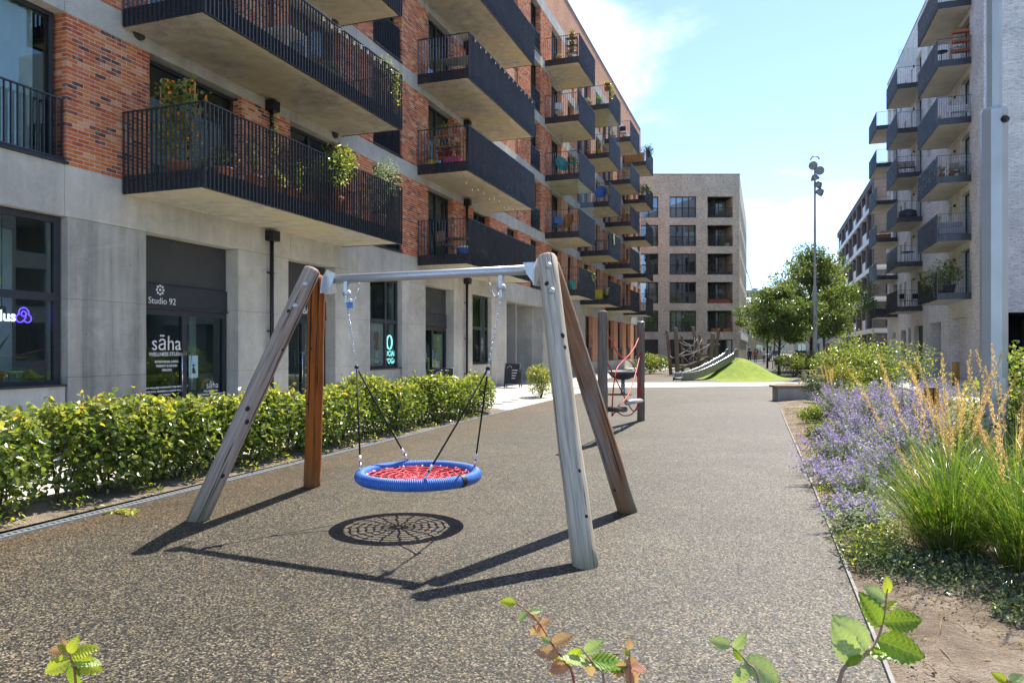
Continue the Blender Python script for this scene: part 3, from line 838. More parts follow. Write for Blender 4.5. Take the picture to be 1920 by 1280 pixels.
for k in range(5):
    zb, zt = FL_B[k], FL_T[k]
    near = k == 0
    # nearest juliet window and pier
    glazing(6.6, 9.0, zb, zt, 2, -.26, curtain=(8.05, 8.75, 'curtain'), ratios=[.42, 1.0]); juliet(6.6, 9.04, zb, single=near)
    brick_field(5.0, 6.58, zb, zt)
    brick_field(9.06, 10.82, zb, zt, single=near)
    glazing(10.84, 13.40, zb, zt - .02, 2, -.26, 'balcony_door', curtain=None if near else cur(10.9, 13.3))
    brick_field(13.42, 15.2, zb, zt)
    glazing(15.22, 17.36, zb, zt - .02, 2, -.26, 'balcony_door', curtain=cur(15.3, 17.2))
    brick_field(17.38, 19.24, zb, zt)
    glazing(19.26, 21.02, zb, zt, 2, -.3, curtain=cur(19.3, 21)); juliet(19.26, 21.02, zb)
    brick_field(21.06, 23.04, zb, zt)
    glazing(23.06, 25.2, zb, zt - .02, 2, -.26, 'balcony_door', curtain=cur(23.1, 25))
    brick_field(25.22, 27.2, zb, zt)
    part(MB(LF).box(27.22, 29.0, -.4, -.06, zb, zb + .9), 'spandrel', M['brick_red_far'])
    glazing(27.22, 29.0, zb + .9, zt - .02, 2, -.24, curtain=cur(27.3, 28.9))
    brick_field(29.02, 31.3, zb, zt)
    part(MB(LF).box(31.32, 32.8, -.4, -.06, zb, zb + .9), 'spandrel', M['brick_red_far'])
    glazing(31.32, 32.8, zb + .9, zt - .02, 2, -.24, curtain=cur(31.4, 32.8))
    brick_field(32.82, 34.8, zb, zt)
    glazing(34.82, 36.5, zb, zt, 2, -.3, curtain=cur(34.9, 36.4)); juliet(34.82, 36.5, zb)
    brick_field(36.52, 38.6, zb, zt)
    # shorter bays further along
    for i, yb in enumerate((38.6, 46.2, 53.8, 61.4)):
        ye = min(yb + 7.6, 68.7)
        glazing(yb + .02, yb + 2.0, zb, zt - .02, 2, -.26, 'balcony_door', curtain=cur(yb + .1, yb + 1.8))
        part(MB(LF).box(yb + 2.02, yb + 3.5, -.4, 0, zb, zt), 'brick_pier', M['brick_red_far'])
        glazing(yb + 3.52, yb + 4.9, zb + .5, zt - .02, 1, -.26, curtain=cur(yb + 3.5, yb + 4.8))
        part(MB(LF).box(yb + 3.52, yb + 4.9, -.4, -.05, zb, zb + .5), 'spandrel', M['brick_red_far'])
        part(MB(LF).box(yb + 4.92, yb + 5.8, -.4, 0, zb, zt), 'brick_pier', M['brick_red_far'])
        glazing(yb + 5.82, yb + 7.0, zb, zt, 1, -.3, curtain=cur(yb + 5.8, yb + 6.9)); juliet(yb + 5.82, yb + 7.0, zb)
        if yb + 7.02 < ye: part(MB(LF).box(yb + 7.02, ye - .02, -.4, 0, zb, zt), 'brick_pier', M['brick_red_far'])
o = part(joined, 'brickwork', M['brick_red'], 'stuff')
BZ = [4.5 + 3.1 * k for k in range(5)]
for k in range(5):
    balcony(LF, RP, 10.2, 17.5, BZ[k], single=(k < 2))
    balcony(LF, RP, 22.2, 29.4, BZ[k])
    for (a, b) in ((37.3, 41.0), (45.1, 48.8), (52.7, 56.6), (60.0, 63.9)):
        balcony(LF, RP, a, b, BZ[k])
    vent(10.5 if k != 0 else 10.55, FL_T[k] + .26); vent(17.15, FL_T[k] + .22)
    if k < 4:
        downpipe(14.35, BZ[k] + .3, BZ[k + 1] - .26); downpipe(26.3, BZ[k] + .3, BZ[k + 1] - .26)
downpipe(14.35, .05, BZ[0] - .26); downpipe(26.3, .05, BZ[0] - .26)
# glass screens on some of the shorter balconies
for (a, b, k) in ((37.35, 40.95, 1), (45.15, 48.75, 3)):
    part(MB(LF).box(a, b, 1.84, 1.85, BZ[k] + 1.53, BZ[k] + 3.08), 'glass_screen', M['glass_screen'])
    part(MB(LF).box(a, a + .012, .3, 1.84, BZ[k] + 1.53, BZ[k] + 3.08), 'glass_screen', M['glass_screen'])

# ground floor: columns, shop windows and doors
def column(y0, y1, mat='concrete', d=-.0):
    for z0, z1 in ((-.05, 1.15), (1.153, 2.5), (2.503, 3.895)):
        part(MB(LF).cbox(y0 + .004, y1 - .004, -.5, d, z0, z1, .004), 'concrete_column', M[mat])
    for yy in (y0 + (y1 - y0) * .22, y0 + (y1 - y0) * .78):
        for z in (.75, 1.9, 3.2):     # tie holes
            h_ = MB(LF); h_.extrude([(math.cos(t), math.sin(t)) for t in np.linspace(0, 2 * math.pi, 11)[:-1]], lambda a, b, h: (yy + .010 * a, h, z + .010 * b), d - .01, d + .0012); part(h_, 'tie_hole', M['panel_grey'])
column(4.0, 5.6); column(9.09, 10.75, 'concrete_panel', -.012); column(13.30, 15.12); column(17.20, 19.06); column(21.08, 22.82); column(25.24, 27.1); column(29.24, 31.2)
def shop_window(y0, y1, sill=1.0, split=.62):
    part(MB(LF).box(y0, y1, -.45, -.03, -.05, sill), 'concrete_plinth', M['concrete'])
    o = glazing(y0, y1, sill + .003, 3.893, 2, -.18, 'shop_window', .11, 2.52, ratios=[split, 1.0])
    part(MB(LF).box(y0, y1, -.45, .02, sill + .003, sill + .04), 'sill', M['anthracite_satin'])
    return o
sw1 = shop_window(5.62, 9.06, 1.0, .55)
sw2 = shop_window(19.09, 21.05)
sw3 = shop_window(27.13, 29.2)
def shop_door(y0, y1, sign=True):
    f = MB(LF)
    d = -.34
    f.box(y0, y1, d - .05, d + .01, 2.95, 3.893)           # upper panel
    o = RP(f.build('door_head_panel', M['panel_grey']))
    f2 = MB(LF); f2.box(y0, y1, d - .05, d + .05, 2.45, 2.94)
    o2 = RP(f2.build('sign_band', M['anthracite_satin']))
    f3 = MB(LF); f3.box(y0, y1, d + .05, d + .08, 2.45, 2.48); RP(f3.build('sign_band_trim', M['anthracite']))
    w = glazing(y0, y1, .03, 2.447, 2, d, 'shop_door', .12, ratios=[.5, 1.0])
    yc = (y0 + y1) / 2
    for sg in (-1, 1):
        h = MB(LF); yy = yc + sg * .13
        h.tube([(yy, d + .03, .75), (yy, d + .10, .75), (yy, d + .10, 1.55), (yy, d + .03, 1.55)], .014, 8)
        ho = h.build('handle', M['stainless']); ho.parent = w
        lk = MB(LF).box(yc + sg * .03 - .012, yc + sg * .03 + .012, d + .03, d + .05, 1.5, 1.6).build('lock', M['stainless']); lk.parent = w
    return w
sd1 = shop_door(10.77, 13.28); sd2 = shop_door(15.14, 17.18); sd3 = shop_door(22.84, 25.22)
part(MB(LF).box(3, 37.2, -4.2, -.5, -.02, .02), 'shop_floor', M['slab'])
# passage: recessed entrance with a brick side wall
part(MB(LF).box(36.9, 37.5, -.5, .0, -.05, 3.895), 'concrete_column', M['concrete'])
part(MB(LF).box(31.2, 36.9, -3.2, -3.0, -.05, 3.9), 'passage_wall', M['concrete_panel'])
part(MB(LF).box(36.6, 36.9, -3.0, -.5, -.05, 3.9), 'passage_wall', M['concrete'])
part(MB(LF).box(31.35, 33.4, -3.0, -1.6, .9, 3.3), 'passage_brick_panel', M['brick_red_far'])
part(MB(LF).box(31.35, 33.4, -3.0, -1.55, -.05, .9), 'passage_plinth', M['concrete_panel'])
column(37.5, 41.0); 
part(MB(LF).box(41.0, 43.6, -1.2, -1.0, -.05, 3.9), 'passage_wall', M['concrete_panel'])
column(43.6, 46.6)
# far ground floor flats: low concrete wall, brick piers, windows with dark guards
part(MB(LF).box(46.6, 68.7, -.45, .0, -.05, .78), 'concrete_plinth', M['concrete'])
for i in range(6):
    y = 46.6 + i * 3.7
    glazing(y + .02, min(y + 2.1, 68.6), .79, 3.85, 2, -.3)
    part(MB(LF).box(y + .02, y + 2.1, -.12, -.08, .79, 1.75), 'guard_panel', M['anthracite'])
    if y + 2.12 < 68.6: part(MB(LF).box(y + 2.12, min(y + 3.68, 68.7), -.4, -.001, .783, 3.895), 'brick_pier', M['brick_red_far'])

# shopfront lettering and window graphics
TR = (rad(90), 0, rad(90))
def lf_text(body, size, mat, par, y, z, d, align='LEFT', bold=0.0):
    return font('lettering', body, size, M[mat], par, (XF + d, y, z), TR, .002, align, bold)
lf_text('s\u0101ha', .42, 'white_paint', sd1, 11.56, 1.62, -.318, 'CENTER')
lf_text('WELLNESS STUDIO', .105, 'white_paint', sd1, 11.56, 1.50, -.318, 'CENTER', .002)
for i, t in enumerate(('INTENTIONAL LIVING', 'THERAPY & SOUND', 'HEALING')): lf_text(t, .062, 'white_paint', sd1, 11.56, 1.36 - .085 * i, -.318, 'CENTER', .002)
for i, t in enumerate(('NEW WELLNESS COMMUNITY FOR MIND, BODY', 'AND SOUL, BRINGING A CALMER YOU EACH', 'SEASON')): lf_text(t, .052, 'white_paint', sd1, 11.56, .84 - .075 * i, -.318, 'CENTER', .002)
lf_text('s\u0101ha', .20, 'white_paint', sd1, 12.85, .78, -.318, 'CENTER')
for i, t in enumerate(('WELLNESS STUDIO', 'BREATHWORK WELLNESS CENTRE', 'MINDFULNESS WELLNESS STUDIO', 'MEDITATION')): lf_text(t, .05, 'white_paint', sd1, 12.80, .70 - .07 * i, -.318, 'CENTER', .002)
p_ = MB(LF).box(12.16, 12.42, -.322, -.318, 1.02, 1.50).build('notice', M['poster_blue']); p_.parent = sd1
q_ = MB(LF); pts = [(math.cos(t), math.sin(t)) for t in np.linspace(0, 2 * math.pi, 13)[:-1]]
q_.extrude(pts, lambda a, b, h: (12.29 + .03 * a, h, 1.29 + .03 * b), -.318, -.316); q_.add([(12.22, -.316, 1.12), (12.36, -.316, 1.12), (12.31, -.316, 1.25), (12.27, -.316, 1.25)], [(0, 1, 2, 3)])
q_ = q_.build('notice_print', M['cloth_dark']); q_.parent = sd1
def red_text(body, size, mat, y, z, d, **k):
    o = lf_text(body, size, mat, red, y, z, d, **k); o.matrix_parent_inverse = red_inv; return o
red_text('Studio 92', .185, 'white_paint', 11.06, 2.55, -.286)
q_ = MB(LF)
for t0 in range(8):
    t = t0 * math.pi / 4; q_.box(11.36 + .085 * math.cos(t) - .022, 11.36 + .085 * math.cos(t) + .022, -.289, -.285, 2.83 + .085 * math.sin(t) - .022, 2.83 + .085 * math.sin(t) + .022)
q_.lathe([(.05, 0), (.05, .001)], 12) if False else None
q_.extrude(pts, lambda a, b, h: (11.36 + .028 * a, h, 2.83 + .028 * b), -.289, -.285)
part(q_, 'emblem', M['white_paint'])
red_text('BAKERY', .26, 'white_paint', 16.1, 2.58, -.286)
red_text('No 96', .1, 'white_paint', 22.92, 2.62, -.286)
for i in range(2):      # small lamp bracket by the third shop door
    pass
part(MB(LF).box(22.9, 22.96, -.28, -.12, 2.72, 2.84), 'wall_lamp', M['white_paint'])
# neon sign behind the nearest shop window
def neon(mb_pts, rr, mat, name, par):
    t = MB(LF); t.tube(mb_pts, rr, 6, closed=False); o = t.build(name, M[mat]); o.parent = par; return o
ns = thing('neon_sign', 'lit white and blue neon sign hanging in the nearest shop window', 'neon sign', (XF - .5, 8.3, 1.85))
nsi = Matrix.Translation((-(XF - .5), -8.3, -1.85))
t_ = font('lettering', 'lus', .25, M['neon_white'], ns, (XF - .5, 8.27, 2.10), TR, 0, 'LEFT', 0, .007); t_.matrix_parent_inverse = nsi
nb = MB(LF)
def petal(cy, cz, r, a0, a1, n=14): return [(cy + r * math.cos(a0 + (a1 - a0) * i / n), -.5, cz + r * math.sin(a0 + (a1 - a0) * i / n)) for i in range(n + 1)]
cyn, czn = 8.68, 2.19
K_ = .78
for (dy, dz, r_, a0, a1) in ((-.085, -.05, .085, 100, 330), (.085, -.05, .085, 210, 440), (0, .07, .11, -20, 200), (0, .05, .055, 0, 360)):
    nb.tube(petal(cyn + dy * K_, czn + dz * K_, r_ * K_, rad(a0), rad(a1)), .010, 6)
nb.tube([(cyn + .055 * K_, -.5, czn + .05 * K_), (cyn + .04 * K_, -.5, czn - .04 * K_), (cyn - .03 * K_, -.5, czn - .13 * K_)], .010, 6)
nb = nb.build('tube', M['neon_blue'], ns); nb.matrix_parent_inverse = nsi
# posters in the yoga studio window and door
def poster(y0, y1, z0, z1, d, mat, par, name='poster'):
    o = MB(LF).box(y0, y1, d - .004, d, z0, z1).build(name, M[mat]); o.parent = par; return o
poster(19.42, 20.22, 1.12, 2.44, -.205, 'poster_grey', sw2)
pf = MB(LF)
pf.extrude([(a_, 1.16 + (b_ - .8) * .9) for a_, b_ in ((19.62, 1.72), (19.68, 1.9), (19.8, 1.96), (19.92, 1.9), (19.98, 1.72), (19.9, 1.55), (19.98, 1.38), (19.9, 1.3), (19.94, 1.0), (20.05, .8), (19.6, .8), (19.7, 1.0), (19.72, 1.3), (19.62, 1.4), (19.72, 1.55))], lambda a, b, h: (a, h, b), -.205, -.201)
pf = pf.build('poster_figure', M['poster_skin']); pf.parent = sw2
for (a, b, z0, z1) in ((19.72, 19.9, 1.36, 1.6), (19.66, 19.95, 1.2, 1.32)):
    poster(a, b, z0, z1, -.198, 'cloth_white', sw2, 'poster_clothing')
lf_text('I O', .2, 'white_paint', sw2, 19.5, 2.25, -.198)
ty = MB(LF); ty.tube([(20.62 + .16 * math.cos(t), -.21, 1.86 + .22 * math.sin(t)) for t in np.linspace(0, 2 * math.pi, 25)[:-1]], .022, 6, closed=True)
ty = ty.build('neon_ring', M['neon_cyan']); ty.parent = sw2
lf_text('SOCIAL', .24, 'neon_cyan', sw2, 20.22, 1.42, -.21, bold=.004); lf_text('YOGA', .24, 'neon_cyan', sw2, 20.36, 1.18, -.21, bold=.004)
poster(24.2, 24.95, .5, 2.2, -.36, 'poster_green', sd3)
pg = MB(LF); pg.extrude([(24.5, 1.5), (24.66, 1.5), (24.72, 1.3), (24.86, 1.28), (24.86, .7), (24.72, .6), (24.4, .6), (24.3, .72), (24.3, 1.25), (24.44, 1.3)], lambda a, b, h: (a, h, b), -.36, -.356)
pg = pg.build('poster_figure', M['poster_skin']); pg.parent = sd3
poster(24.46, 24.72, .7, 1.2, -.352, 'cloth_white', sd3, 'poster_clothing')
lf_text('O', .2, 'white_paint', sd3, 24.5, 1.95, -.354)
# things inside the shops: blinds, counter, ceiling spots
for (a, b) in ((8.55, 8.88), (12.95, 13.15), (20.7, 20.92), (28.5, 29.0)):
    part(MB(LF).box(a, b, -1.1, -1.05, .7, 3.7), 'blind', M['blind'])
for (a, b) in ((5.0, 8.4), (10.9, 12.6), (15.3, 16.6), (23, 24.4)):
    part(MB(LF).box(a, b, -3.4, -2.4, .02, 1.0), 'shop_counter', M['interior_dark'])
part(MB(LF).box(16.75, 17.1, -.9, -.86, .1, 2.4), 'blind', M['blind'])
for (y, d) in ((8.15, -.9), (8.45, -.7), (7.4, -1.0)):
    s_ = MB(); s_.lathe([(.05, 0), (.07, -.05), (.06, -.16), (.02, -.17)], 10, (XF + d, y, 2.35)); s_.tube([(XF + d, y, 2.35), (XF + d, y, 3.88)], .008, 6); part(s_, 'ceiling_spot', M['black_metal'])
# ------------------------------------------------------------------ the grey brick block on the right
XG = 9.9
GF = Frame((XG, 0, 0), (0, 1, 0), (-1, 0, 0))       # street face
grey = thing('apartment_building', 'tall pale grey brick apartment block with black balconies, right of the flower bed', 'building', (XG, 40.2, 0))
ginv = Matrix.Translation((-XG, -40.2, 0))
def GP(o): o.parent = grey; o.matrix_parent_inverse = ginv; return o
def gpart(mb, name, mat): return GP(mb.build(name, M[mat]))
GY0, GY1, GZ = 40.2, 69.2, 24.4
GB = [4.2 + 3.0 * k for k in range(6)]              # balcony undersides
def holed_wall(fr, wrap, name, mat, s0, s1, z0, z1, holes, d0=-.42, d1=0.0):
    """one wall with rectangular openings and their reveals, a single connected mesh"""
    S = sorted({round(v, 4) for v in (s0, s1, *[h[0] for h in holes], *[h[1] for h in holes])})
    Z = sorted({round(v, 4) for v in (z0, z1, *[h[2] for h in holes], *[h[3] for h in holes])})
    S = [v for v in S if s0 <= v <= s1]; Z = [v for v in Z if z0 <= v <= z1]
    def solid(i, j):
        if i < 0 or j < 0 or i >= len(S) - 1 or j >= len(Z) - 1: return False
        c, e = (S[i] + S[i + 1]) / 2, (Z[j] + Z[j + 1]) / 2
        return not any(h[0] < c < h[1] and h[2] < e < h[3] for h in holes)
    idx, vs, fs = {}, [], []
    def V(i, j, k):
        if (i, j, k) not in idx:
            idx[i, j, k] = len(vs); vs.append((S[i], (d0, d1)[k], Z[j]))
        return idx[i, j, k]
    for i in range(len(S) - 1):
        for j in range(len(Z) - 1):
            if not solid(i, j): continue
            fs.append((V(i, j, 1), V(i + 1, j, 1), V(i + 1, j + 1, 1), V(i, j + 1, 1)))
            fs.append((V(i, j, 0), V(i, j + 1, 0), V(i + 1, j + 1, 0), V(i + 1, j, 0)))
            if not solid(i - 1, j): fs.append((V(i, j, 0), V(i, j, 1), V(i, j + 1, 1), V(i, j + 1, 0)))
            if not solid(i + 1, j): fs.append((V(i + 1, j, 0), V(i + 1, j + 1, 0), V(i + 1, j + 1, 1), V(i + 1, j, 1)))
            if not solid(i, j - 1): fs.append((V(i, j, 0), V(i + 1, j, 0), V(i + 1, j, 1), V(i, j, 1)))
            if not solid(i, j + 1): fs.append((V(i, j + 1, 0), V(i, j + 1, 1), V(i + 1, j + 1, 1), V(i + 1, j + 1, 0)))
    return wrap(MB(fr).add(vs, fs).build(name, M[mat]))
holes = []
gwin = []
cols_ = [(42.4, 47.4), (54.5, 58.9), (64.1, 68.4)]
for k in range(6):
    zf = GB[k] + .3
    for ci, (a, b) in enumerate(cols_):
        holes.append((a + .35, a + 2.15, zf, zf + 2.35)); gwin.append(('balcony_door', a + .35, a + 2.15, zf, zf + 2.35, 2))
        holes.append((b - .9, b - .3, zf + .5, zf + 2.2)); gwin.append(('window', b - .9, b - .3, zf + .5, zf + 2.2, 1))
    for (a, b) in ((49.2, 50.3), (52.0, 53.0), (60.4, 61.3), (62.3, 63.2)):
        holes.append((a, b, zf + .5, zf + 2.2)); gwin.append(('window', a, b, zf + .5, zf + 2.2, 1))
ground_h = [(43.55, 46.7, 0, 3.35), (49.1, 52.2, 0, 3.3), (54.4, 57.3, 0, 3.25), (58.6, 59.6, .4, 3.2), (60.6, 62.6, 0, 3.1), (65, 66.6, .4, 3.0)]
holes += ground_h
holed_wall(GF, GP, 'brick_wall', 'brick_grey', GY0 + .4, GY1, 0, GZ, holes)
for (nm, a, b, z0, z1, c) in gwin:
    o = glazing(a, b, z0, z1, c, -.25, nm, .06, None, (a + .1, a + .1 + (b - a) * .4, 'curtain') if R.random() < .4 else None, 'anthracite_satin', GF, GP)
# recessed lobby walls and doors on the ground floor
for i, (a, b, z0, z1) in enumerate(ground_h):
    if i in (0, 1):
        dp = .78 if i == 0 else 2.8
        gpart(MB(GF).box(a - .3, b + .3, -dp - .1, -dp, 0, z1 + .2), 'lobby_wall', 'brick_grey'); gpart(MB(GF).box(a - .3, b + .3, -dp, -.42, z1 + .002, z1 + .2), 'lobby_ceiling', 'soffit_plain')
        gpart(MB(GF).box(a - .3, a - .002, -dp, -.42, 0, z1), 'lobby_side', 'brick_grey'); gpart(MB(GF).box(b + .002, b + .3, -dp, -.42, 0, z1), 'lobby_side', 'brick_grey')
    elif i in (2, 4): gpart(MB(GF).box(a, b, -.36, -.28, 0, z1), 'door', 'anthracite_satin')
    else: glazing(a, b, z0, z1, 1, -.28, 'window', .06, None, None, 'anthracite_satin', GF, GP)
gpart(MB(GF).box(GY0 + .4, GY1 - .4, -9, -4, 0, GZ - .5), 'core', 'interior_wall')
for k in range(6): gpart(MB(GF).box(GY0 + .42, GY1 - .42, -4, -.42, GB[k] - .02, GB[k] + .28), 'floor_slab', 'interior_wall')
gpart(MB(GF).box(GY0 + .42, GY1 - .42, -20, -.42, GZ - .6, GZ - .4), 'roof', 'bitumen')
gpart(MB(GF).box(GY0 - .03, GY1 + .03, -.45, .03, GZ, GZ + .06), 'coping', 'zinc')
for k in range(6):
    for (a, b) in cols_:
        balcony(GF, GP, a, b, GB[k], 1.5, top=1.42, sof='soffit_plain')
# facing gable towards the camera, with an open undercroft
GG = Frame((XG, GY0, 0), (1, 0, 0), (0, -1, 0))
holed_wall(GG, GP, 'gable_wall', 'brick_grey', 0.0, 22, 0, GZ, [(.9, 7.5, 0, 3.4), (9, 15, 0, 3.4)], -.4, 0.0)
for z in (3.42, 6.4, 9.4, 12.4, 15.4, 18.4, 21.4):      # soldier courses: upright bricks standing a touch proud
    mb = MB(GG)
    for i in range(80): mb.cbox(.02 + i * .075, .085 + i * .075, .0, .012, z, z + .215, .003)
    o = gpart(mb, 'soldier_course', 'brick_grey'); o['kind'] = 'stuff'
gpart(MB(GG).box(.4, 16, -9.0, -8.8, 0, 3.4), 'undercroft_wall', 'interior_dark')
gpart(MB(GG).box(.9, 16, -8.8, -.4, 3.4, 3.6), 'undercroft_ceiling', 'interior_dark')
gpart(MB(GG).box(7.5, 9, -8.8, -.4, 0, 3.4), 'undercroft_pier', 'brick_grey')
gpart(MB(GG).box(.4, .88, -8.8, -.4, 0, 3.4), 'undercroft_side', 'brick_grey')
gpart(MB(GF).box(GY1 - .4, GY1, -20, -.42, 0, GZ), 'end_wall', 'brick_grey')
for k in range(6):
    mb = MB(GF); mb.box(51.2, 51.24, -.002, .03, GB[k] + 1.95, GB[k] + 2.1)
    gpart(MB(GF).box(45.6, 45.76, .0, .1, GB[k] + 2.3, GB[k] + 2.42), 'wall_lamp', 'black_metal')
    gpart(MB(GF).box(57.2, 57.36, .0, .1, GB[k] + 2.3, GB[k] + 2.42), 'wall_lamp', 'black_metal')
# privacy screens on the second column, topmost balconies
for (a, b, k) in ((54.55, 58.85, 5),):
    gpart(MB(GF).box(a + .02, a + .03, .3, 1.46, GB[k] + 1.44, GB[k] + 2.7), 'glass_screen', 'glass_screen')

# ------------------------------------------------------------------ block across the way, mirrored in the shop windows
opp = thing('apartment_building', 'grey brick block opposite, mirrored in the nearest shop windows', 'building', (17, 5, 0))
oinv = Matrix.Translation((-17, -5, 0))
def OP(o): o.parent = opp; o.matrix_parent_inverse = oinv; return o
OF = Frame((17, 0, 0), (0, 1, 0), (-1, 0, 0))
oh = [(8 + 4.2 * i, 9.9 + 4.2 * i, 1 + 3.1 * j, 3.2 + 3.1 * j) for i in range(7) for j in range(3)]
holed_wall(OF, OP, 'brick_wall', 'brick_grey', 5, 38, 0, 10.5, oh, -.4, 0)
for h_ in oh: glazing(*h_[:2], h_[2], h_[3], 2, -.25, 'window', .07, None, None, 'anthracite_satin', OF, OP, 'glass_far')
OP(MB(OF).box(5.02, 37.98, -10, -3, 0, 10.3).build('core', M['interior_dark'])); OP(MB(OF).box(5, 38, -10, -.4, 10.3, 10.48).build('roof', M['bitumen']))
# ------------------------------------------------------------------ grey and white block further up the street
WF = Frame((XG - .2, 0, 0), (0, 1, 0), (-1, 0, 0))
wht = thing('apartment_building', 'low dark grey block with white horizontal bands behind the tree', 'building', (XG, 76, 0))
winv = Matrix.Translation((-XG, -76, 0))
def WP(o): o.parent = wht; o.matrix_parent_inverse = winv; return o
def wpart(mb, name, mat): return WP(mb.build(name, M[mat]))
WZ = 18.2
bz = [3.4, 6.4, 9.4, 12.3, 15.3]
for z in bz: wpart(MB(WF).box(76, 112.5, -.5, .12, z - .2, z + .25), 'white_band', 'white_paint')
wpart(MB(WF).box(76, 112.5, -.5, .05, 17.5, WZ), 'parapet', 'brick_brown')
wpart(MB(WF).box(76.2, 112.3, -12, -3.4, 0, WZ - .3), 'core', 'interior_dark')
wpart(MB(WF).box(76.2, 112.3, -12, -.5, WZ - .4, WZ - .2), 'roof', 'bitumen')
for fl in range(6):
    z0 = 0 if fl == 0 else bz[fl - 1] + .25
    z1 = bz[fl] - .2 if fl < 5 else 17.5
    y = 76.0
    i = 0
    while y < 112:
        pw, ww = (1.4, 2.6) if (i + fl) % 2 == 0 else (1.0, 3.4)
        wpart(MB(WF).box(y, y + pw, -.4, .03, z0, z1), 'pier', 'brick_brown')
        a, b = y + pw, min(y + pw + ww, 112.4)
        if b - a > .5:
            glazing(a, b, z0 + .05, z1 - .02, 2, -.3, 'window', .07, None, None, 'brown_frame', WF, WP, 'glass_far')
            if i % 2 and fl: wpart(MB(WF).box(a + .02, b - .02, -.05, .0, z0, z0 + 1.0), 'balcony_screen', 'white_paint')
        y += pw + ww; i += 1
# gable facing the camera
WG = Frame((XG - .2, 75.88, 0), (1, 0, 0), (0, -1, 0))
holed_wall(WG, WP, 'gable_wall', 'brick_brown', .02, 12, 0, WZ, [(1.0, 2.2, bz[i] + .5, bz[i] + 2.5) for i in range(4)], -.4, 0)
for i in range(4): glazing(1.0, 2.2, bz[i] + .5, bz[i] + 2.5, 1, -.25, 'window', .07, None, None, 'brown_frame', WG, WP, 'glass_far')
for z in bz: wpart(MB(WG).box(.0, 12, .0, .1, z - .2, z + .25), 'white_band', 'white_paint')

# ------------------------------------------------------------------ buff brick block closing the view
BC = (-2.64, 81.77, 0); ca, sa = math.cos(rad(19.4)), math.sin(rad(19.4))
BF = Frame(BC, (-ca, -sa, 0), (sa, -ca, 0))
buff = thing('apartment_building', 'buff brick apartment block with dark window grid closing the view behind the play area', 'building', BC)
binv = Matrix.Translation((2.64, -81.77, 0))
def BP(o): o.parent = buff; o.matrix_parent_inverse = binv; return o
def bpart(mb, name, mat): return BP(mb.build(name, M[mat]))
rows_ = [18.2 - 3.09 * i for i in range(5)]
cols_b = [(.75, 3.5), (4.7, 7.6), (8.8, 11.8), (13.2, 16.2)]
bh = [(a, b, zt - 2.3, zt) for zt in rows_ for a, b in cols_b] + [(a, b, .05, 2.7) for a, b in cols_b]
holed_wall(BF, BP, 'brick_wall', 'brick_buff', 0, 18.5, 0, 20.55, bh, -.42, 0)
bpart(MB(BF).box(-.05, 18.6, -.5, .05, 20.55, 20.65), 'coping', 'zinc')
for zt in rows_:      # shallow string courses of header bricks
    bpart(MB(BF).box(.02, 18.4, .0, .012, zt - 2.42, zt - 2.34), 'string_course', 'brick_buff')
for r, zt in enumerate(rows_):
    for c, (a, b) in enumerate(cols_b):
        if c == 0:      # loggia
            bpart(MB(BF).box(a - .05, b + .05, -2.2, -2.1, zt - 2.3, zt), 'loggia_wall', 'brick_buff')
            bpart(MB(BF).box(a - .1, b + .1, -2.1, -.42, zt - 2.45, zt - 2.3), 'loggia_floor', 'soffit_plain')
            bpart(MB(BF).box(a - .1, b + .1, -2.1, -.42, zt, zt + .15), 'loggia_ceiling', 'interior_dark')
            bpart(MB(BF).box(a - .1, a - .02, -2.1, -.42, zt - 2.3, zt), 'loggia_side', 'brick_buff'); bpart(MB(BF).box(b + .02, b + .1, -2.1, -.42, zt - 2.3, zt), 'loggia_side', 'brick_buff')
            glazing(a + .1, b - .1, zt - 2.28, zt - .05, 3, -2.0, 'balcony_door', .08, None, None, 'brown_frame', BF, BP, 'glass_far')
            g_ = MB(BF); bars(g_, a + .02, b - .02, zt - 2.28, zt - 1.25, -.1, .12, .015, .03); g_.box(a, b, -.12, -.07, zt - 1.25, zt - 1.2)
            o = bpart(g_, 'guard_rail', 'brown_frame'); o['kind'] = 'stuff'
        else:
            glazing(a, b, zt - 2.3, zt, 4 if c == 1 else 3, -.28, 'window', .09, None, (a + .15 + (0 if r % 2 else 1.4), a + 1.2 + (0 if r % 2 else 1.4), 'curtain') if R.random() < .8 else None, 'brown_frame', BF, BP, 'glass_far')
            g_ = MB(BF); bars(g_, a + .05, b - .05, zt - 2.25, zt - 1.25, -.16, .11, .012, .02); g_.box(a + .03, b - .03, -.18, -.14, zt - 1.25, zt - 1.21)
            o = bpart(g_, 'guard_rail', 'brown_frame'); o['kind'] = 'stuff'
for c, (a, b) in enumerate(cols_b):
    if c == 0: glazing(a, b, .05, 2.7, 2, -.25, 'shop_window', .08, None, None, 'anthracite_satin', BF, BP, 'glass_far')
    else: bpart(MB(BF).box(a, b, -.3, -.2, .02, 2.7), 'garage_door', 'brown_frame')
bpart(MB(BF).box(.4, 18.3, -12, -3.6, 0, 20), 'core', 'interior_wall')
for zt in rows_: bpart(MB(BF).box(3.6, 18.3, -3.6, -.42, zt + .25, zt + .5), 'floor_slab', 'interior_wall')
bpart(MB(BF).box(3.6, 3.7, -3.6, -.42, 0, 20), 'cross_wall', 'interior_wall')
bpart(MB(BF).box(.0, 18.4, -12, -.42, 20.2, 20.4), 'roof', 'bitumen')
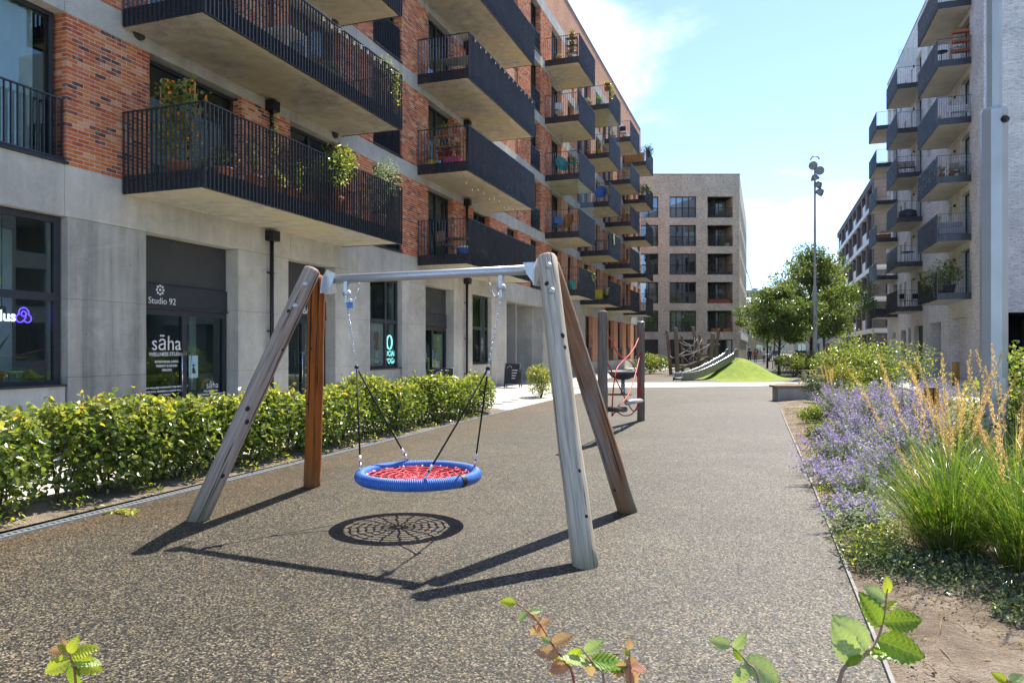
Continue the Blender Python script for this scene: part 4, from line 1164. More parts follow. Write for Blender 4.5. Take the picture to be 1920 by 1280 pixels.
# side face running on up the street
BS = Frame(BC, (0.0, 1, 0), (1, 0, 0))
sh = [(2 + i * 3.6, 4.2 + i * 3.6, zt - 2.3, zt) for zt in rows_ for i in range(8)] + [(2 + i * 3.6, 4.2 + i * 3.6, .05, 2.7) for i in range(8)]
holed_wall(BS, BP, 'side_wall', 'brick_buff', .02, 31, 0, 20.55, sh, -.42, -.001)
for (a, b, z0, z1) in sh: glazing(a, b, z0, z1, 2, -.25, 'window', .08, None, None, 'brown_frame', BS, BP, 'glass_far')
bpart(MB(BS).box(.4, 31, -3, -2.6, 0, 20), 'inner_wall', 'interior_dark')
bpart(MB(BS).box(.03, 31, .0, .15, 2.75, 3.5), 'fascia_band', 'pale_concrete')

# ------------------------------------------------------------------ far end of the street
def house(name, label, x, y, w, d, h, wall, rh=0, roof='slate_roof', wins=(3, 2), rz=0):
    t = thing(name, label, 'building', (x, y, 0), rz)
    fr = Frame((-w / 2, 0, 0), (1, 0, 0), (0, -1, 0))
    W_ = lambda o: (setattr(o, 'parent', t), o)[1]
    nx, nz = wins; hs = []
    for i in range(nx):
        for j in range(nz):
            cx_, z0 = w * (i + .5) / nx, .9 + j * (h / nz); hs.append((cx_ - .55, cx_ + .55, z0, z0 + 1.6))
    holed_wall(fr, W_, 'wall', wall, 0, w, 0, h, hs, -.3, 0)
    for q in hs: glazing(*q[:2], q[2], q[3], 2, -.15, 'window', .08, None, None, 'white_paint', fr, W_, 'glass_far')
    MB().box(-w / 2 + .01, w / 2 - .01, .35, d, 0, h).build('body', M[wall], t)
    if rh:
        MB().add([(-w / 2 - .3, -.3, h), (w / 2 + .3, -.3, h), (w / 2 + .3, d + .3, h), (-w / 2 - .3, d + .3, h), (-w / 2 + 1.5, d / 2, h + rh), (w / 2 - 1.5, d / 2, h + rh)], [(0, 1, 5, 4), (1, 2, 5), (2, 3, 4, 5), (3, 0, 4), (3, 2, 1, 0)]).build('roof', M[roof], t)
        MB().box(w / 4, w / 4 + .7, d / 2 - .4, d / 2 + .4, h + rh * .4, h + rh + .9).build('chimney', M[wall], t)
    else:
        MB().box(-w / 2 - .1, w / 2 + .1, -.1, d + .1, h, h + .3).build('roof', M['pale_concrete'], t)
    return t
house('terrace_house', 'narrow beige brick house past the buff block at the end of the street', -3.0, 130, 6, 12, 9.5, 'beige_brick', 0, wins=(3, 3))
house('terrace_house', 'cream house with slate roof far down the street left of the tree trunk', 4.0, 190, 9, 10, 7.5, 'cream_render', 3)
house('terrace_house', 'dark red house at the far end of the street beside the cream one', -4.6, 195, 7, 10, 8, 'red_render', 2.5)
house('pavilion', 'low white building seen under the tree branches beyond the lamp mast', 7.2, 104, 7, 6, 4.2, 'white_paint', 0, wins=(4, 1))
house('terrace_house', 'pale flat-roofed house above the treetops behind the grey block', 20, 150, 16, 12, 17.5, 'pale_concrete', 0, wins=(6, 5))
# distant domed stadium roof and a tower crane over the roofs
dm = thing('stadium', 'far away turquoise domed roof on the skyline over the street', 'stadium', (-14, 520, 0))
MB().lathe([(62, 0), (62, 20), (54, 27), (38, 33), (20, 36), (2, 37)], 40).build('dome', M['poster_blue'], dm)
MB().lathe([(14, 36), (16, 40), (16, 41), (2, 42)], 24).build('lantern', M['zinc'], dm)
cr = thing('tower_crane', 'faint tower crane standing on the skyline over the street', 'crane', (-8, 480, 0))
c_ = MB(); c_.box(-.5, .5, -.5, .5, 0, 40); c_.build('mast', M['zinc'], cr)
c_ = MB(); c_.tube([(0, 0, 40), (-5, 0, 58)], .3, 4); c_.build('jib', M['zinc'], cr)
c_ = MB(); c_.box(0, 3, -.6, .6, 38.6, 40); c_.build('counterweight', M['zinc'], cr)
# road up the street with cars
sheet('road', M['asphalt'], [(-1.5, 84), (6.5, 84), (6.5, 260), (-1.5, 260)], -.006, 'asphalt road running on up the street')
# ------------------------------------------------------------------ nest swing
def log_mesh(L, r0, r1, n=16, seg=14, bend=.0, round_top=True, seed=0):
    q = random.Random(seed); mb = MB(); path, rr = [], []
    for i in range(seg + 1):
        t = i / seg
        path.append((bend * math.sin(t * 3.1) + q.uniform(-.003, .003), bend * .6 * math.sin(t * 2.2 + 1) - bend * .5, L * t)); rr.append((r0 + (r1 - r0) * t) * q.uniform(.985, 1.015))
    if round_top:
        for k in (.45, .8, .97): path.append((path[-1][0], path[-1][1], L + r1 * .5 * k)); rr.append(r1 * math.sqrt(max(.02, 1 - k * k)))
    mb.tube(path, rr, n)
    return mb.mesh('log')
def along(a, b):
    a, b = Vector(a), Vector(b); d = b - a
    return d.to_track_quat('Z', 'Y').to_euler(), d.length
def log(name, a, b, r0, r1, mat, parent, seed=0, bend=.0, **k):
    rot, L = along(a, b); me = log_mesh(L, r0, r1, seed=seed, bend=bend, **k); me.materials.append(M[mat])
    return inst(name, me, parent, a, rot)
def knots(par, L, r0, r1, spots):
    for (t, ang, s) in spots:
        rr = r0 + (r1 - r0) * t - s * .12
        k = MB(); k.lathe([(s, -s * .1), (s * .95, .0), (s * .5, s * .14), (.002, s * .16)], 10)
        o = k.build('knot', M['knot'], par)
        o.location = (math.cos(ang) * rr, math.sin(ang) * rr, L * t)
        o.rotation_euler = Vector((math.cos(ang), math.sin(ang), 0)).to_track_quat('Z', 'Y').to_euler()
        o.scale = (1, 1.25, 1)
sw = thing('nest_swing', 'timber framed basket swing frame with galvanised crossbar on the brown play surface', 'swing', (-3.2, 6.3, 0))
sw_i = Matrix.Translation((3.2, -6.3, 0))
def SP(o): o.parent = sw; o.matrix_parent_inverse = sw_i; return o
TL, TR_ = (-4.38, 6.38, 2.43), (-1.81, 6.20, 2.43)
l1 = SP(log('leg', (-5.13, 5.46, -.06), (TL[0] + .00, TL[1] - .12, TL[2]), .098, .088, 'timber_grey', None, 1, .006))
l2 = SP(log('leg', (-5.10, 7.30, -.06), (TL[0] - .10, TL[1] + .12, TL[2] - .05), .098, .088, 'timber_orange', None, 2, .006))
l3 = SP(log('leg', (-1.265, 5.27, -.06), (TR_[0] - .0, TR_[1] - .12, TR_[2]), .098, .086, 'timber_silver', None, 3, .006))
l4 = SP(log('leg', (-1.29, 7.22, -.06), (TR_[0] - .04, TR_[1] + .12, TR_[2] - .04), .098, .086, 'timber_mid', None, 4, .006))
def face_ang(o, target=(0, 0, 1.63)):
    """angle, in the log's own frame, of the side turned to the target"""
    q = o.rotation_euler.to_matrix().inverted() @ (Vector(target) - Vector(o.location)); return math.atan2(q.y, q.x)
for o, n_, seed in ((l1, 5, 5), (l3, 11, 6), (l4, 8, 7), (l2, 4, 8)):
    q = random.Random(seed); L = 2.75
    knots(o, L, .096, .086, [(.1 + .8 * (i + q.uniform(.1, .9)) / n_, face_ang(o) + q.uniform(-1.0, 1.0), q.uniform(.012, .022)) for i in range(n_)])
# end plates, bolts, crossbar
for s_, T in ((1, TL), (-1, TR_)):
    x = T[0] + s_ * .125
    pl = MB()
    pl.extrude([(T[1] - .02, T[2] + .02), (T[1] + .08, T[2] + .0), (T[1] + .15, T[2] - .2), (T[1] + .04, T[2] - .23), (T[1] - .14, T[2] - .23), (T[1] - .12, T[2] - .08)], lambda a, b, h: (h, a, b), x - .006, x + .006)
    SP(pl.build('end_plate', M['galvanised']))
    gs = MB(); gs.extrude([(0, -.02), (0, -.24), (s_ * .09, -.12), (s_ * .12, -.02)], lambda a, b, h: (x + a, T[1] - .06 + h, T[2] - .0 + b), -.004, .004)
    SP(gs.build('gusset', M['galvanised']))
for o, n_ in ((l1, 2), (l3, 2)):
    a = face_ang(o)
    for t in (.955, .865):
        b = MB(); b.lathe([(.030, -.004), (.030, .006), (.020, .008), (.020, .022), (.015, .026)], 12)
        bo = b.build('bolt', M['galvanised'], o)
        bo.location = (math.cos(a) * .086, math.sin(a) * .086, 2.68 * t)
        bo.rotation_euler = Vector((math.cos(a), math.sin(a), 0)).to_track_quat('Z', 'Y').to_euler()
cb = MB(); cb.tube([(TL[0] + .13, TL[1], 2.35), (-3.1, 6.29, 2.35), (TR_[0] - .13, TR_[1], 2.35)], .045, 20)
SP(cb.build('crossbar', M['galvanised']))
HL, HR = Vector((-4.02, 6.355, 2.31)), Vector((-2.30, 6.235, 2.31))
EL, ER = Vector((-3.86, 6.28, 1.45)), Vector((-2.42, 6.20, 1.45))
SC = Vector((-3.11, 6.16, .44)); SR = .545
link_me = MB(); pts_ = []
for i in range(14):
    t = 2 * math.pi * i / 14; pts_.append((.009 * math.cos(t), 0, .017 * math.sin(t)))
link_me.tube(pts_, .0036, 5, closed=True)
def chain(a, b, par, name='chain', sag=0.0, step=.0265):
    a, b = Vector(a), Vector(b); n = max(3, int((b - a).length * (1 + sag) / step)); mb = MB(); vs0, fs0 = link_me.v, link_me.f
    for i in range(n):
        t = (i + .5) / n; c = a.lerp(b, t) - Vector((0, 0, sag * 4 * t * (1 - t)))
        d = (a.lerp(b, min(1, t + .01)) - Vector((0, 0, sag * 4 * (t + .01) * (1 - t - .01)))) - c
        q = d.to_track_quat('Z', 'Y').to_matrix() @ Matrix.Rotation(math.pi / 2 * (i % 2) + .5, 3, 'Z')
        mb.add([q @ Vector(v) + c for v in vs0], fs0, smooth=True)
    o = SP(mb.build(name, M['stainless'])); o['kind'] = 'stuff'; return o
for H, E_, s_ in ((HL, EL, 1), (HR, ER, -1)):
    br = MB(); br.box(H.x - .02, H.x + .02, H.y - .03, H.y + .03, H.z - .10, H.z + .01); br.tube([(H.x - .035, H.y, H.z - .11), (H.x + .035, H.y, H.z - .11)], .03, 10)
    br.box(H.x - .014, H.x + .014, H.y - .022, H.y + .022, H.z - .2, H.z - .11)
    SP(br.build('hanger', M['galvanised']))
    chain(H - Vector((0, 0, .2)), E_, sw)
    chain(H + Vector((s_ * .14, .02, -.0)), H + Vector((s_ * .03, .0, -.17)), sw, 'safety_chain', .08)
MB().box(HL.x + .015, HL.x + .06, HL.y - .03, HL.y + .02, 2.05, 2.11).build('tag', M['blue_paint'], sw).matrix_parent_inverse = sw_i
# the round seat hangs from the frame by its ropes
st = thing('basket_seat', 'round blue rope-wrapped basket seat with red net hanging from the swing frame', 'swing seat', SC)
RGN = 72; TRR = .056
rb = MB(); rb.tube([(SR * math.cos(2 * math.pi * i / RGN), SR * math.sin(2 * math.pi * i / RGN), 0) for i in range(RGN)], TRR, 16, closed=True)
rb.build('ring', M['ring_blue'], st)
jn = MB(); a0 = rad(-22); jn.tube([(SR * math.cos(a0 + .012 * i), SR * math.sin(a0 + .012 * i), 0) for i in range(9)], TRR + .004, 16)
jn.build('joint_sleeve', M['rubber_black'], st)
nt = MB()
rings = [.08, .15, .22, .29, .36, .43, .49]
for k, r_ in enumerate(rings):
    m_ = 48; nt.tube([((r_ + .012 * ((i % 4) - 1.5) / 1.5) * math.cos(2 * math.pi * i / m_), (r_ + .012 * ((i % 4) - 1.5) / 1.5) * math.sin(2 * math.pi * i / m_), -.028 * (1 - (r_ / .5) ** 2) + .006 * (i % 2)) for i in range(m_)], .0095, 5, closed=True)
for i in range(18):
    t = 2 * math.pi * i / 18
    nt.tube([(r_ * math.cos(t + .05 * math.sin(9 * r_ * 3 + i)), r_ * math.sin(t + .05 * math.sin(9 * r_ * 3 + i)), -.028 * (1 - (r_ / .5) ** 2)) for r_ in (.02, .08, .15, .22, .29, .36, .43, .53)], .0095, 5)
    for r_ in rings[1:]:
        nt.lathe([(.004, -.014), (.017, -.006), (.017, .008), (.004, .016)], 6, (r_ * math.cos(t), r_ * math.sin(t), -.028 * (1 - (r_ / .5) ** 2)))
o = nt.build('net', M['net_red'], st); o['kind'] = 'stuff'
wc = MB()
for i in range(16):
    t = 2 * math.pi * i / 16; wc.tube([(.475 * math.cos(t), .475 * math.sin(t), .0), (.505 * math.cos(t), .505 * math.sin(t), .012)], .012, 6)
o = wc.build('net_clips', M['white_plastic'], st); o['kind'] = 'stuff'
for E_, angs in ((EL, (rad(205), rad(128))), (ER, (rad(-58), rad(35)))):
    e = E_ - SC
    for a_ in angs:
        p_ = Vector((SR * math.cos(a_), SR * math.sin(a_), TRR)); mid = e.lerp(p_, .5) + Vector((0, 0, -.01))
        MB().tube([e, mid, p_ + (e - p_).normalized() * .06], .0085, 8).build('rope', M['rope_black'], st)
        u_ = (e - p_).normalized()
        MB().tube([p_ + u_ * .14, p_ + u_ * .085], .013, 8).build('ferrule', M['white_plastic'], st)
        MB().tube([p_ + u_ * .07, p_ - u_ * .02], .012, 8).build('lug', M['stainless'], st)
    MB().tube([e + Vector((0, 0, -.01)), e + Vector((0, 0, -.07))], .016, 8).build('ferrule', M['white_plastic'], st)
    MB().lathe([(.006, -.02), (.022, -.008), (.022, .012), (.006, .024)], 10, e).build('shackle', M['black_metal'], st)

# ------------------------------------------------------------------ red rope climber between two posts
rc = thing('rope_climber', 'red rope climber strung between two grey timber posts behind the swing', 'climbing frame', (-2.68, 14.4, 0))
rci = Matrix.Translation((2.68, -14.4, 0))
def CP(o): o.parent = rc; o.matrix_parent_inverse = rci; return o
pA = CP(log('post', (-2.68, 12.39, -.05), (-2.68, 12.39, 2.27), .09, .088, 'timber_post', None, 11, .004))
pB = CP(log('post', (-2.68, 16.47, -.05), (-2.68, 16.47, 2.24), .088, .086, 'timber_post', None, 12, .004, round_top=False))
for z in (2.0, 1.62): MB().lathe([(.022, 0), (.02, .012), (.008, .018)], 10).build('bolt', M['galvanised'], pA).location = (.0, -.088, z)
for o in pA.children: o.rotation_euler = (rad(90), 0, 0)
CB = MB().lathe([(.088, 0), (.09, .02), (.06, .03)], 16).build('post_cap', M['galvanised'], pB); CB.location = (0, 0, 2.29)
def smooth(pts, n=6):
    out = []; P_ = [Vector(p) for p in pts]; P_ = [P_[0] * 2 - P_[1]] + P_ + [P_[-1] * 2 - P_[-2]]
    for i in range(1, len(P_) - 2):
        for j in range(n):
            t = j / n; a, b, c, d = P_[i - 1:i + 3]
            out.append(.5 * ((2 * b) + (c - a) * t + (2 * a - 5 * b + 4 * c - d) * t * t + (3 * b - a - 3 * c + d) * t ** 3))
    return out + [P_[-2]]
RP_ = [[(12.48, 1.95), (12.9, 1.86), (13.58, 1.61), (14.46, 1.45), (15.52, 1.65), (16.40, 1.99)],
       [(13.18, .4), (13.13, .84), (13.43, 1.23), (13.95, 1.37), (14.46, 1.43), (15.13, 1.33), (15.79, 1.05), (16.29, .61), (16.07, .38), (15.32, .32), (14.52, .58), (13.33, 1.1), (12.47, 1.5)],
       [(12.47, 1.5), (12.89, 1.2), (12.89, .71), (13.13, .57), (13.63, .46)],
       [(16.39, 1.56), (15.39, 1.12), (14.52, .71), (13.74, .53)],
       [(16.39, 1.56), (16.29, .85), (16.29, .43), (15.52, .25), (14.52, .29), (13.74, .43), (13.18, .4)]]
for i, r_ in enumerate(RP_):
    dx = (.0, .03, -.06, .06, -.03)[i]
    CP(MB().tube(smooth([(-2.68 + dx * (0 if j in (0, len(r_) - 1) else 1), y, z) for j, (y, z) in enumerate(r_)]), .013, 7).build('rope', M['rope_red']))
CP(MB().tube([(-2.70, 12.7, .57), (-2.70, 14.6, .41)], .055, 12).build('foot_roller', M['rubber_black']))
CP(MB().tube([(-2.66, 14.55, .55), (-2.66, 16.42, .47)], .05, 12).build('foot_roller', M['galvanised']))
# ------------------------------------------------------------------ tilting dish spinner
ds_ = thing('spinner_dish', 'dark round spinner dish on a post between climber and cross path', 'spinner', (-4.95, 26.36, 0))
MB().lathe([(.02, .52), (.20, .53), (.42, .62), (.54, .76), (.565, .83), (.55, .84), (.50, .76), (.36, .66), (.02, .62)], 32).build('dish', M['dark_pot'], ds_).rotation_euler = (rad(2), 0, 0)
MB().lathe([(.09, 0), (.09, .2), (.075, .2), (.075, .3), (.085, .3), (.085, .36), (.07, .36), (.07, .53)], 14).build('post', M['galvanised'], ds_)
# ------------------------------------------------------------------ green mound with the slide
gm = MB(); nx, ny = 60, 44; hv = []
def mound_h(x, y):
    # long tail to the right; hollowed a little where the slide lies on its left flank
    u = (x + 1.55) / (2.15 if x < -1.55 else 2.85); v = (y - 43.2) / 4.9
    d = math.sqrt(u * u + v * v)
    h = 1.14 * (0.5 + 0.5 * math.cos(math.pi * min(1, d)))
    px, py = x + 1.75, y - 42.9; t = (px * -2.55 + py * -4.75) / (2.55 ** 2 + 4.75 ** 2); w = abs(px * -4.75 - py * -2.55) / math.hypot(2.55, 4.75)
    if -.02 < t < 1.05 and w < .62:
        zs = max(0.0, float(np.interp(t, [0, .12, .3, .5, .68, .8, 1], [.95, .8, .5, .2, 0, 0, 0])))
        k = min(1, max(0, (.62 - w) / .22)); h = h * (1 - k) + min(h, zs) * k
    return h
for i in range(nx + 1):
    for j in range(ny + 1):
        x, y = -3.9 + 5.6 * i / nx, 38.0 + 10.4 * j / ny; hv.append((x, y, .012 + mound_h(x, y)))
gm.add(hv, [(i * (ny + 1) + j, (i + 1) * (ny + 1) + j, (i + 1) * (ny + 1) + j + 1, i * (ny + 1) + j + 1) for i in range(nx) for j in range(ny) if max(hv[i * (ny + 1) + j][2], hv[(i + 1) * (ny + 1) + j + 1][2], hv[(i + 1) * (ny + 1) + j][2], hv[i * (ny + 1) + j + 1][2]) > .0121], smooth=True)
tag(gm.build('grass_mound', M['turf']), 'bright lime green turf mound behind the pale path', kind='structure')
sl = thing('slide', 'stainless steel slide running down the left flank of the green mound', 'slide', (-3.2, 40.4, 0))
A_, B_ = Vector((-1.75, 42.9, 1.18)), Vector((-4.3, 38.15, .16)); dirh = Vector((B_.x - A_.x, B_.y - A_.y, 0)); Lh = dirh.length; dirh.normalize(); side = Vector((-dirh.y, dirh.x, 0))
prof = [(0, 1.22), (.05, 1.2), (.12, 1.08), (.3, .78), (.5, .48), (.68, .27), (.8, .18), (.92, .15), (1.0, .15)]
def cross_at(t, z, hh): return [A_ * 1 + dirh * (Lh * t) + side * w_ + Vector((0, 0, z - A_.z + dz)) for w_, dz in ((-.28, hh), (-.27, .03), (-.16, 0), (.16, 0), (.27, .03), (.28, hh))]
tr = MB(); vs, fs = [], []
pp = smooth([(t, z, 0) for t, z in prof], 4)
for p in pp: vs += cross_at(p.x, p.y, .26 if p.x > .06 else .42)
for i in range(len(pp) - 1):
    for k in range(5): fs.append((i * 6 + k, i * 6 + k + 1, (i + 1) * 6 + k + 1, (i + 1) * 6 + k))
tr.add(vs, fs, smooth=True); o = tr.build('chute', M['steel_satin'], sl); o.location = -Vector(sl.location)
for k in (0, 5):
    o = MB().tube([vs[i * 6 + k] for i in range(len(pp))], .028, 8).build('side_rail', M['stainless'], sl); o.location = -Vector(sl.location)
for k, sg in ((0, -1), (5, 1)):
    sp_ = MB(); v2 = []
    for i in range(len(pp)): q = vs[i * 6 + k] + side * (sg * .012); v2 += [q + Vector((0, 0, .0)), q - Vector((0, 0, .40 if pp[i].x < .7 else .38))]
    sp_.add(v2, [(2 * i, 2 * i + 1, 2 * i + 3, 2 * i + 2) for i in range(len(pp) - 1)], smooth=True); o = sp_.build('side_panel', M['steel_satin'], sl); o.location = -Vector(sl.location)
o = MB().tube([vs[(len(pp) - 1) * 6 + 0], vs[(len(pp) - 1) * 6 + 0] - Vector((0, 0, .42))], .03, 8).build('foot', M['stainless'], sl); o.location = -Vector(sl.location)
o = MB().tube([vs[(len(pp) - 1) * 6 + 5], vs[(len(pp) - 1) * 6 + 5] - Vector((0, 0, .42))], .03, 8).build('foot', M['stainless'], sl); o.location = -Vector(sl.location)
# ------------------------------------------------------------------ log climbing structure
lc = thing('log_climber', 'climbing structure of leaning dark logs, ropes and nets behind the slide', 'climbing frame', (-4.6, 47.6, 0))
lci = Matrix.Translation((4.6, -47.6, 0))
def KP(o): o.parent = lc; o.matrix_parent_inverse = lci; return o
LOGS = [((-5.7, 46.76, -.1), (-5.93, 46.68, 2.82), .11), ((-5.2, 45.88, -.1), (-5.29, 45.84, 2.96), .14), ((-5.21, 49.05, -.1), (-5.25, 49.04, 2.52), .11), ((-3.98, 48.4, -.1), (-4.45, 48.26, 3.06), .13),
        ((-3.82, 49.53, -.1), (-4.14, 49.43, 2.6), .11), ((-3.32, 47.61, -.1), (-3.19, 47.64, 2.62), .15), ((-3.16, 48.73, -.1), (-2.9, 48.8, 2.95), .11), ((-3.7, 47.0, -.1), (-3.95, 47.1, 1.4), .10), ((-4.7, 49.6, -.1), (-4.75, 49.6, 1.9), .1)]
for i, (a, b, r_) in enumerate(LOGS): KP(log('log', a, b, r_, r_ * .85, 'timber_post', None, 20 + i, .05, n=10, seg=8))
for i, (a, b, r_) in enumerate([((-5.7, 46.7, .55), (-3.9, 48.2, .62), .09), ((-5.3, 46.0, .3), (-3.7, 47.0, 1.0), .1), ((-4.3, 48.3, 1.95), (-2.8, 48.5, 1.95), .06), ((-3.9, 47.2, 1.0), (-2.9, 48.4, 1.05), .07), ((-3.9, 48.0, 1.25), (-2.95, 48.1, 1.3), .06)]):
    KP(log('beam', a, b, r_, r_ * .9, 'timber_post', None, 40 + i, .02, n=10, seg=6, round_top=False))
rp = [((-5.8, 46.7, 1.3), (-5.25, 45.85, 1.25)), ((-5.25, 45.85, 1.25), (-4.2, 48.3, 2.3)), ((-5.2, 45.9, 2.2), (-4.3, 48.3, 1.9)), ((-5.25, 45.9, 1.2), (-3.3, 47.6, 2.0)), ((-4.6, 47, 1.0), (-3.9, 48.2, 2.3)), ((-4.4, 47.6, .5), (-4.35, 48.0, 2.4)), ((-3.9, 47.1, 1.3), (-3.25, 47.6, 2.2)), ((-5.2, 48.9, 1.7), (-4.2, 48.4, 1.6)), ((-4.9, 46.6, 1.2), (-4.1, 47.9, .5)), ((-4.6, 46.9, 2.0), (-4.1, 47.6, 1.0)), ((-5.22, 49.0, 2.2), (-4.2, 49.4, 2.0))]
for a, b in rp:
    a, b = Vector(a), Vector(b); KP(MB().tube([a.lerp(b, t) - Vector((0, 0, .35 * t * (1 - t) * 2)) for t in (0, .2, .4, .6, .8, 1)], .022, 6).build('rope', M['rope_grey']))
KP(MB().box(-4.1, -3.0, 47.5, 48.6, 1.1, 1.16).build('platform', M['timber_bench']))
# ------------------------------------------------------------------ lamp posts
lp = thing('lamp_post', 'thick blue-grey steel lamp post rising out of the ornamental grass', 'lamp post', (2.93, 11.42, 0), rad(20))
MB().lathe([(.165, -.05), (.165, .86), (.168, .865), (.168, .885), (.165, .89), (.165, 4.86), (.145, 4.9)], 8, smooth=False).build('lower_shaft', M['pole_paint'], lp)
MB().lathe([(.098, 4.88), (.09, 12.5)], 8, smooth=False).build('upper_shaft', M['pole_paint'], lp)
o = MB().box(-.05, .05, -.168, -.152, .5, 1.25).build('access_door', M['pole_paint'], lp)
o = MB().lathe([(.0, 0), (.045, 0), (.05, .03), (.035, .07), (.0, .075)], 14, cap=False).build('camera_dome', M['black_metal'], lp); o.location = (.02, -.152, 4.72); o.rotation_euler = (rad(115), 0, rad(25))
o = MB().tube([(-.03, -.148, 4.80), (.05, -.148, 4.80)], .012, 6).build('bracket', M['galvanised'], lp)
lm = thing('lamp_mast', 'tall slim floodlight mast with stacked spotlights standing before the tree', 'lamp post', (2.91, 48.73, 0))
MB().lathe([(.14, -.05), (.135, 5.4), (.12, 5.6)], 8, smooth=False).build('lower_shaft', M['pole_paint'], lm)
MB().lathe([(.085, 5.55), (.05, 13.3)], 8, smooth=False).build('upper_shaft', M['pole_paint'], lm)
MB().box(-.155, -.13, -.06, .06, 3.3, 4.3).build('access_door', M['dark_pot'], lm)
for i, (z, ax, ay, sx_) in enumerate(((13.1, rad(-70), rad(-10), -.12), (12.75, rad(-75), rad(25), .28), (12.3, rad(15), rad(-15), -.0), (11.85, rad(25), rad(40), .18), (11.4, rad(30), rad(45), .28))):
    h_ = MB().lathe([(.03, .24), (.13, .22), (.22, .06), (.27, -.10), (.25, -.11), (.05, -.03)], 16).build('spotlight', M['zinc'], lm)
    h_.location = (sx_, -.12, z); h_.rotation_euler = (ax, ay, 0)
    MB().tube([(0, 0, z - .05), (sx_ * .6, -.05, z)], .03, 6).build('bracket', M['zinc'], lm)
o = MB().tube([(.25 * math.cos(t), 0, 13.45 + .25 * math.sin(t)) for t in np.linspace(.1, math.pi - .1, 10)], .04, 6).build('hoop', M['zinc'], lm)
# ------------------------------------------------------------------ bollards
def bollard(x, y, h, r_, label, mark=None):
    t = thing('bollard', label, 'bollard', (x, y, 0), 0, 'timber bollards along the paving')
    me = MB(); me.lathe([(r_, -.05), (r_, h - .05), (r_ * .98, h - .02), (r_ * .8, h)], 16); o = me.build('post', M['timber_bollard'], t)
    MB().lathe([(r_ * 1.02, h - .015), (r_ * 1.0, h + .012), (r_ * .1, h + .03)], 16).build('cap', M['timber_bench'], t)
    if mark:
        for i, ch in enumerate(mark):
            font('carved_mark', ch, .26, M['knot'], t, (r_ * .15, -r_ - .002, h - .36 - .24 * i), (rad(90), 0, rad(12)), .006, 'LEFT', .006)
    return t
bollard(6.25, 36.0, 1.06, .16, 'timber bollard with carved marks on the paving by the grey block', '1S2')
bollard(7.95, 36.6, 1.06, .15, 'plain timber bollard on the paving just before the grey block doorway')
bollard(2.75, 14.4, .95, .12, 'timber bollard half buried in the purple sage')
# ------------------------------------------------------------------ benches
def bench(x, y, rz, w, d, h, label, leg='concrete_panel', solid=True):
    t = thing('bench', label, 'bench', (x, y, 0), rz)
    if solid: MB().cbox(-w / 2 + .1, w / 2 - .1, -d / 2 + .06, d / 2 - .04, 0, h - .07, .01).build('base', M[leg], t)
    else:
        for sx_ in (-1, 1): MB().cbox(sx_ * w * .38 - .05, sx_ * w * .38 + .05, -d / 2 + .06, d / 2 - .06, 0, h - .07, .01).build('leg', M[leg], t)
    for i in range(4):
        MB().cbox(-w / 2, w / 2, -d / 2 + i * d / 4 + .004, -d / 2 + (i + 1) * d / 4 - .004, h - .068, h, .006).build('slat', M['timber_bench'], t)
    return t
bench(1.1, 24.6, rad(18), 1.9, .62, .50, 'low bench with timber top on a dark base at the edge of the play surface')
bench(2.6, 42.6, rad(15), 1.7, .5, .5, 'pale timber bench beyond the green mound near the lamp mast', 'pale_concrete', False)
# ------------------------------------------------------------------ pavement signs
def aframe(x, y, rz, label):
    t = thing('pavement_sign', label, 'sign', (x, y, 0), rz, 'A-frame signs outside the shops')
    for sg in (-1, 1):
        f = MB(); tilt = sg * .22
        def P3(a, b): return (a, sg * .02 + tilt * (1 - b / 1.05), b)
        f.tube([P3(-.32, 0), P3(-.32, 1.05), P3(.32, 1.05), P3(.32, 0)], .022, 6); f.build('frame', M['black_metal'], t)
        q = MB(); vv = [P3(-.3, .2), P3(.3, .2), P3(.3, 1.03), P3(-.3, 1.03)]; q.add([(a, b - .006, c) for a, b, c in vv] + [(a, b + .006, c) for a, b, c in vv], [(0, 1, 2, 3), (7, 6, 5, 4), (0, 4, 5, 1), (1, 5, 6, 2), (2, 6, 7, 3), (3, 7, 4, 0)])
        q.build('board', M['cloth_dark'] if sg < 0 else M['dark_pot'], t)
    r_ = MB(); r_.tube([(-.12 + .09 * math.cos(u), -.062, .85 + .09 * math.sin(u)) for u in np.linspace(0, 6.28, 15)[:-1]], .008, 5, closed=True); r_.build('printed_ring', M['white_paint'], t)
    for i in range(4): MB().box(-.02, .22 - .03 * i, -.10 - .0 - i * .022, -.098 - i * .022, .75 - .11 * i, .775 - .11 * i).build('printed_line', M['white_paint'], t)
    return t
aframe(-10.0, 28.5, rad(8), 'black A-frame sign standing past the end of the hedge')
aframe(-9.55, 20.6, rad(25), 'black A-frame sign mostly hidden behind the hedge')
# ------------------------------------------------------------------ planting
def shell_points(n, c, rx, ry, rz, inner=.45, zmin=None):
    d = unit(NR.normal(0, 1, (n, 3))); r = NR.uniform(inner ** 3, 1, n) ** (1 / 3)
    P = d * r[:, None] * np.array([rx, ry, rz]) + np.array(c)
    if zmin is not None:
        k = P[:, 2] > zmin; P, d = P[k], d[k]
    return P, d
def lumpy(n, c, rx, ry, rz, lumps=9, inner=.3, zmin=None, lr=.5):
    """points in a cloud of overlapping lobes, so that the outline is uneven"""
    Ps, Ds = [], []
    cs = []
    for i in range(lumps):
        d = NR.normal(0, 1, 3); d /= np.linalg.norm(d); q = NR.uniform(.35, .8)
        cs.append((c[0] + d[0] * rx * q, c[1] + d[1] * ry * q, c[2] + d[2] * rz * q))
    for q in cs:
        s = NR.uniform(.75, 1.25) * lr
        p, d = shell_points(n // lumps, q, rx * s, ry * s, rz * s, inner, zmin); Ps.append(p); Ds.append(d)
    return np.concatenate(Ps), np.concatenate(Ds)
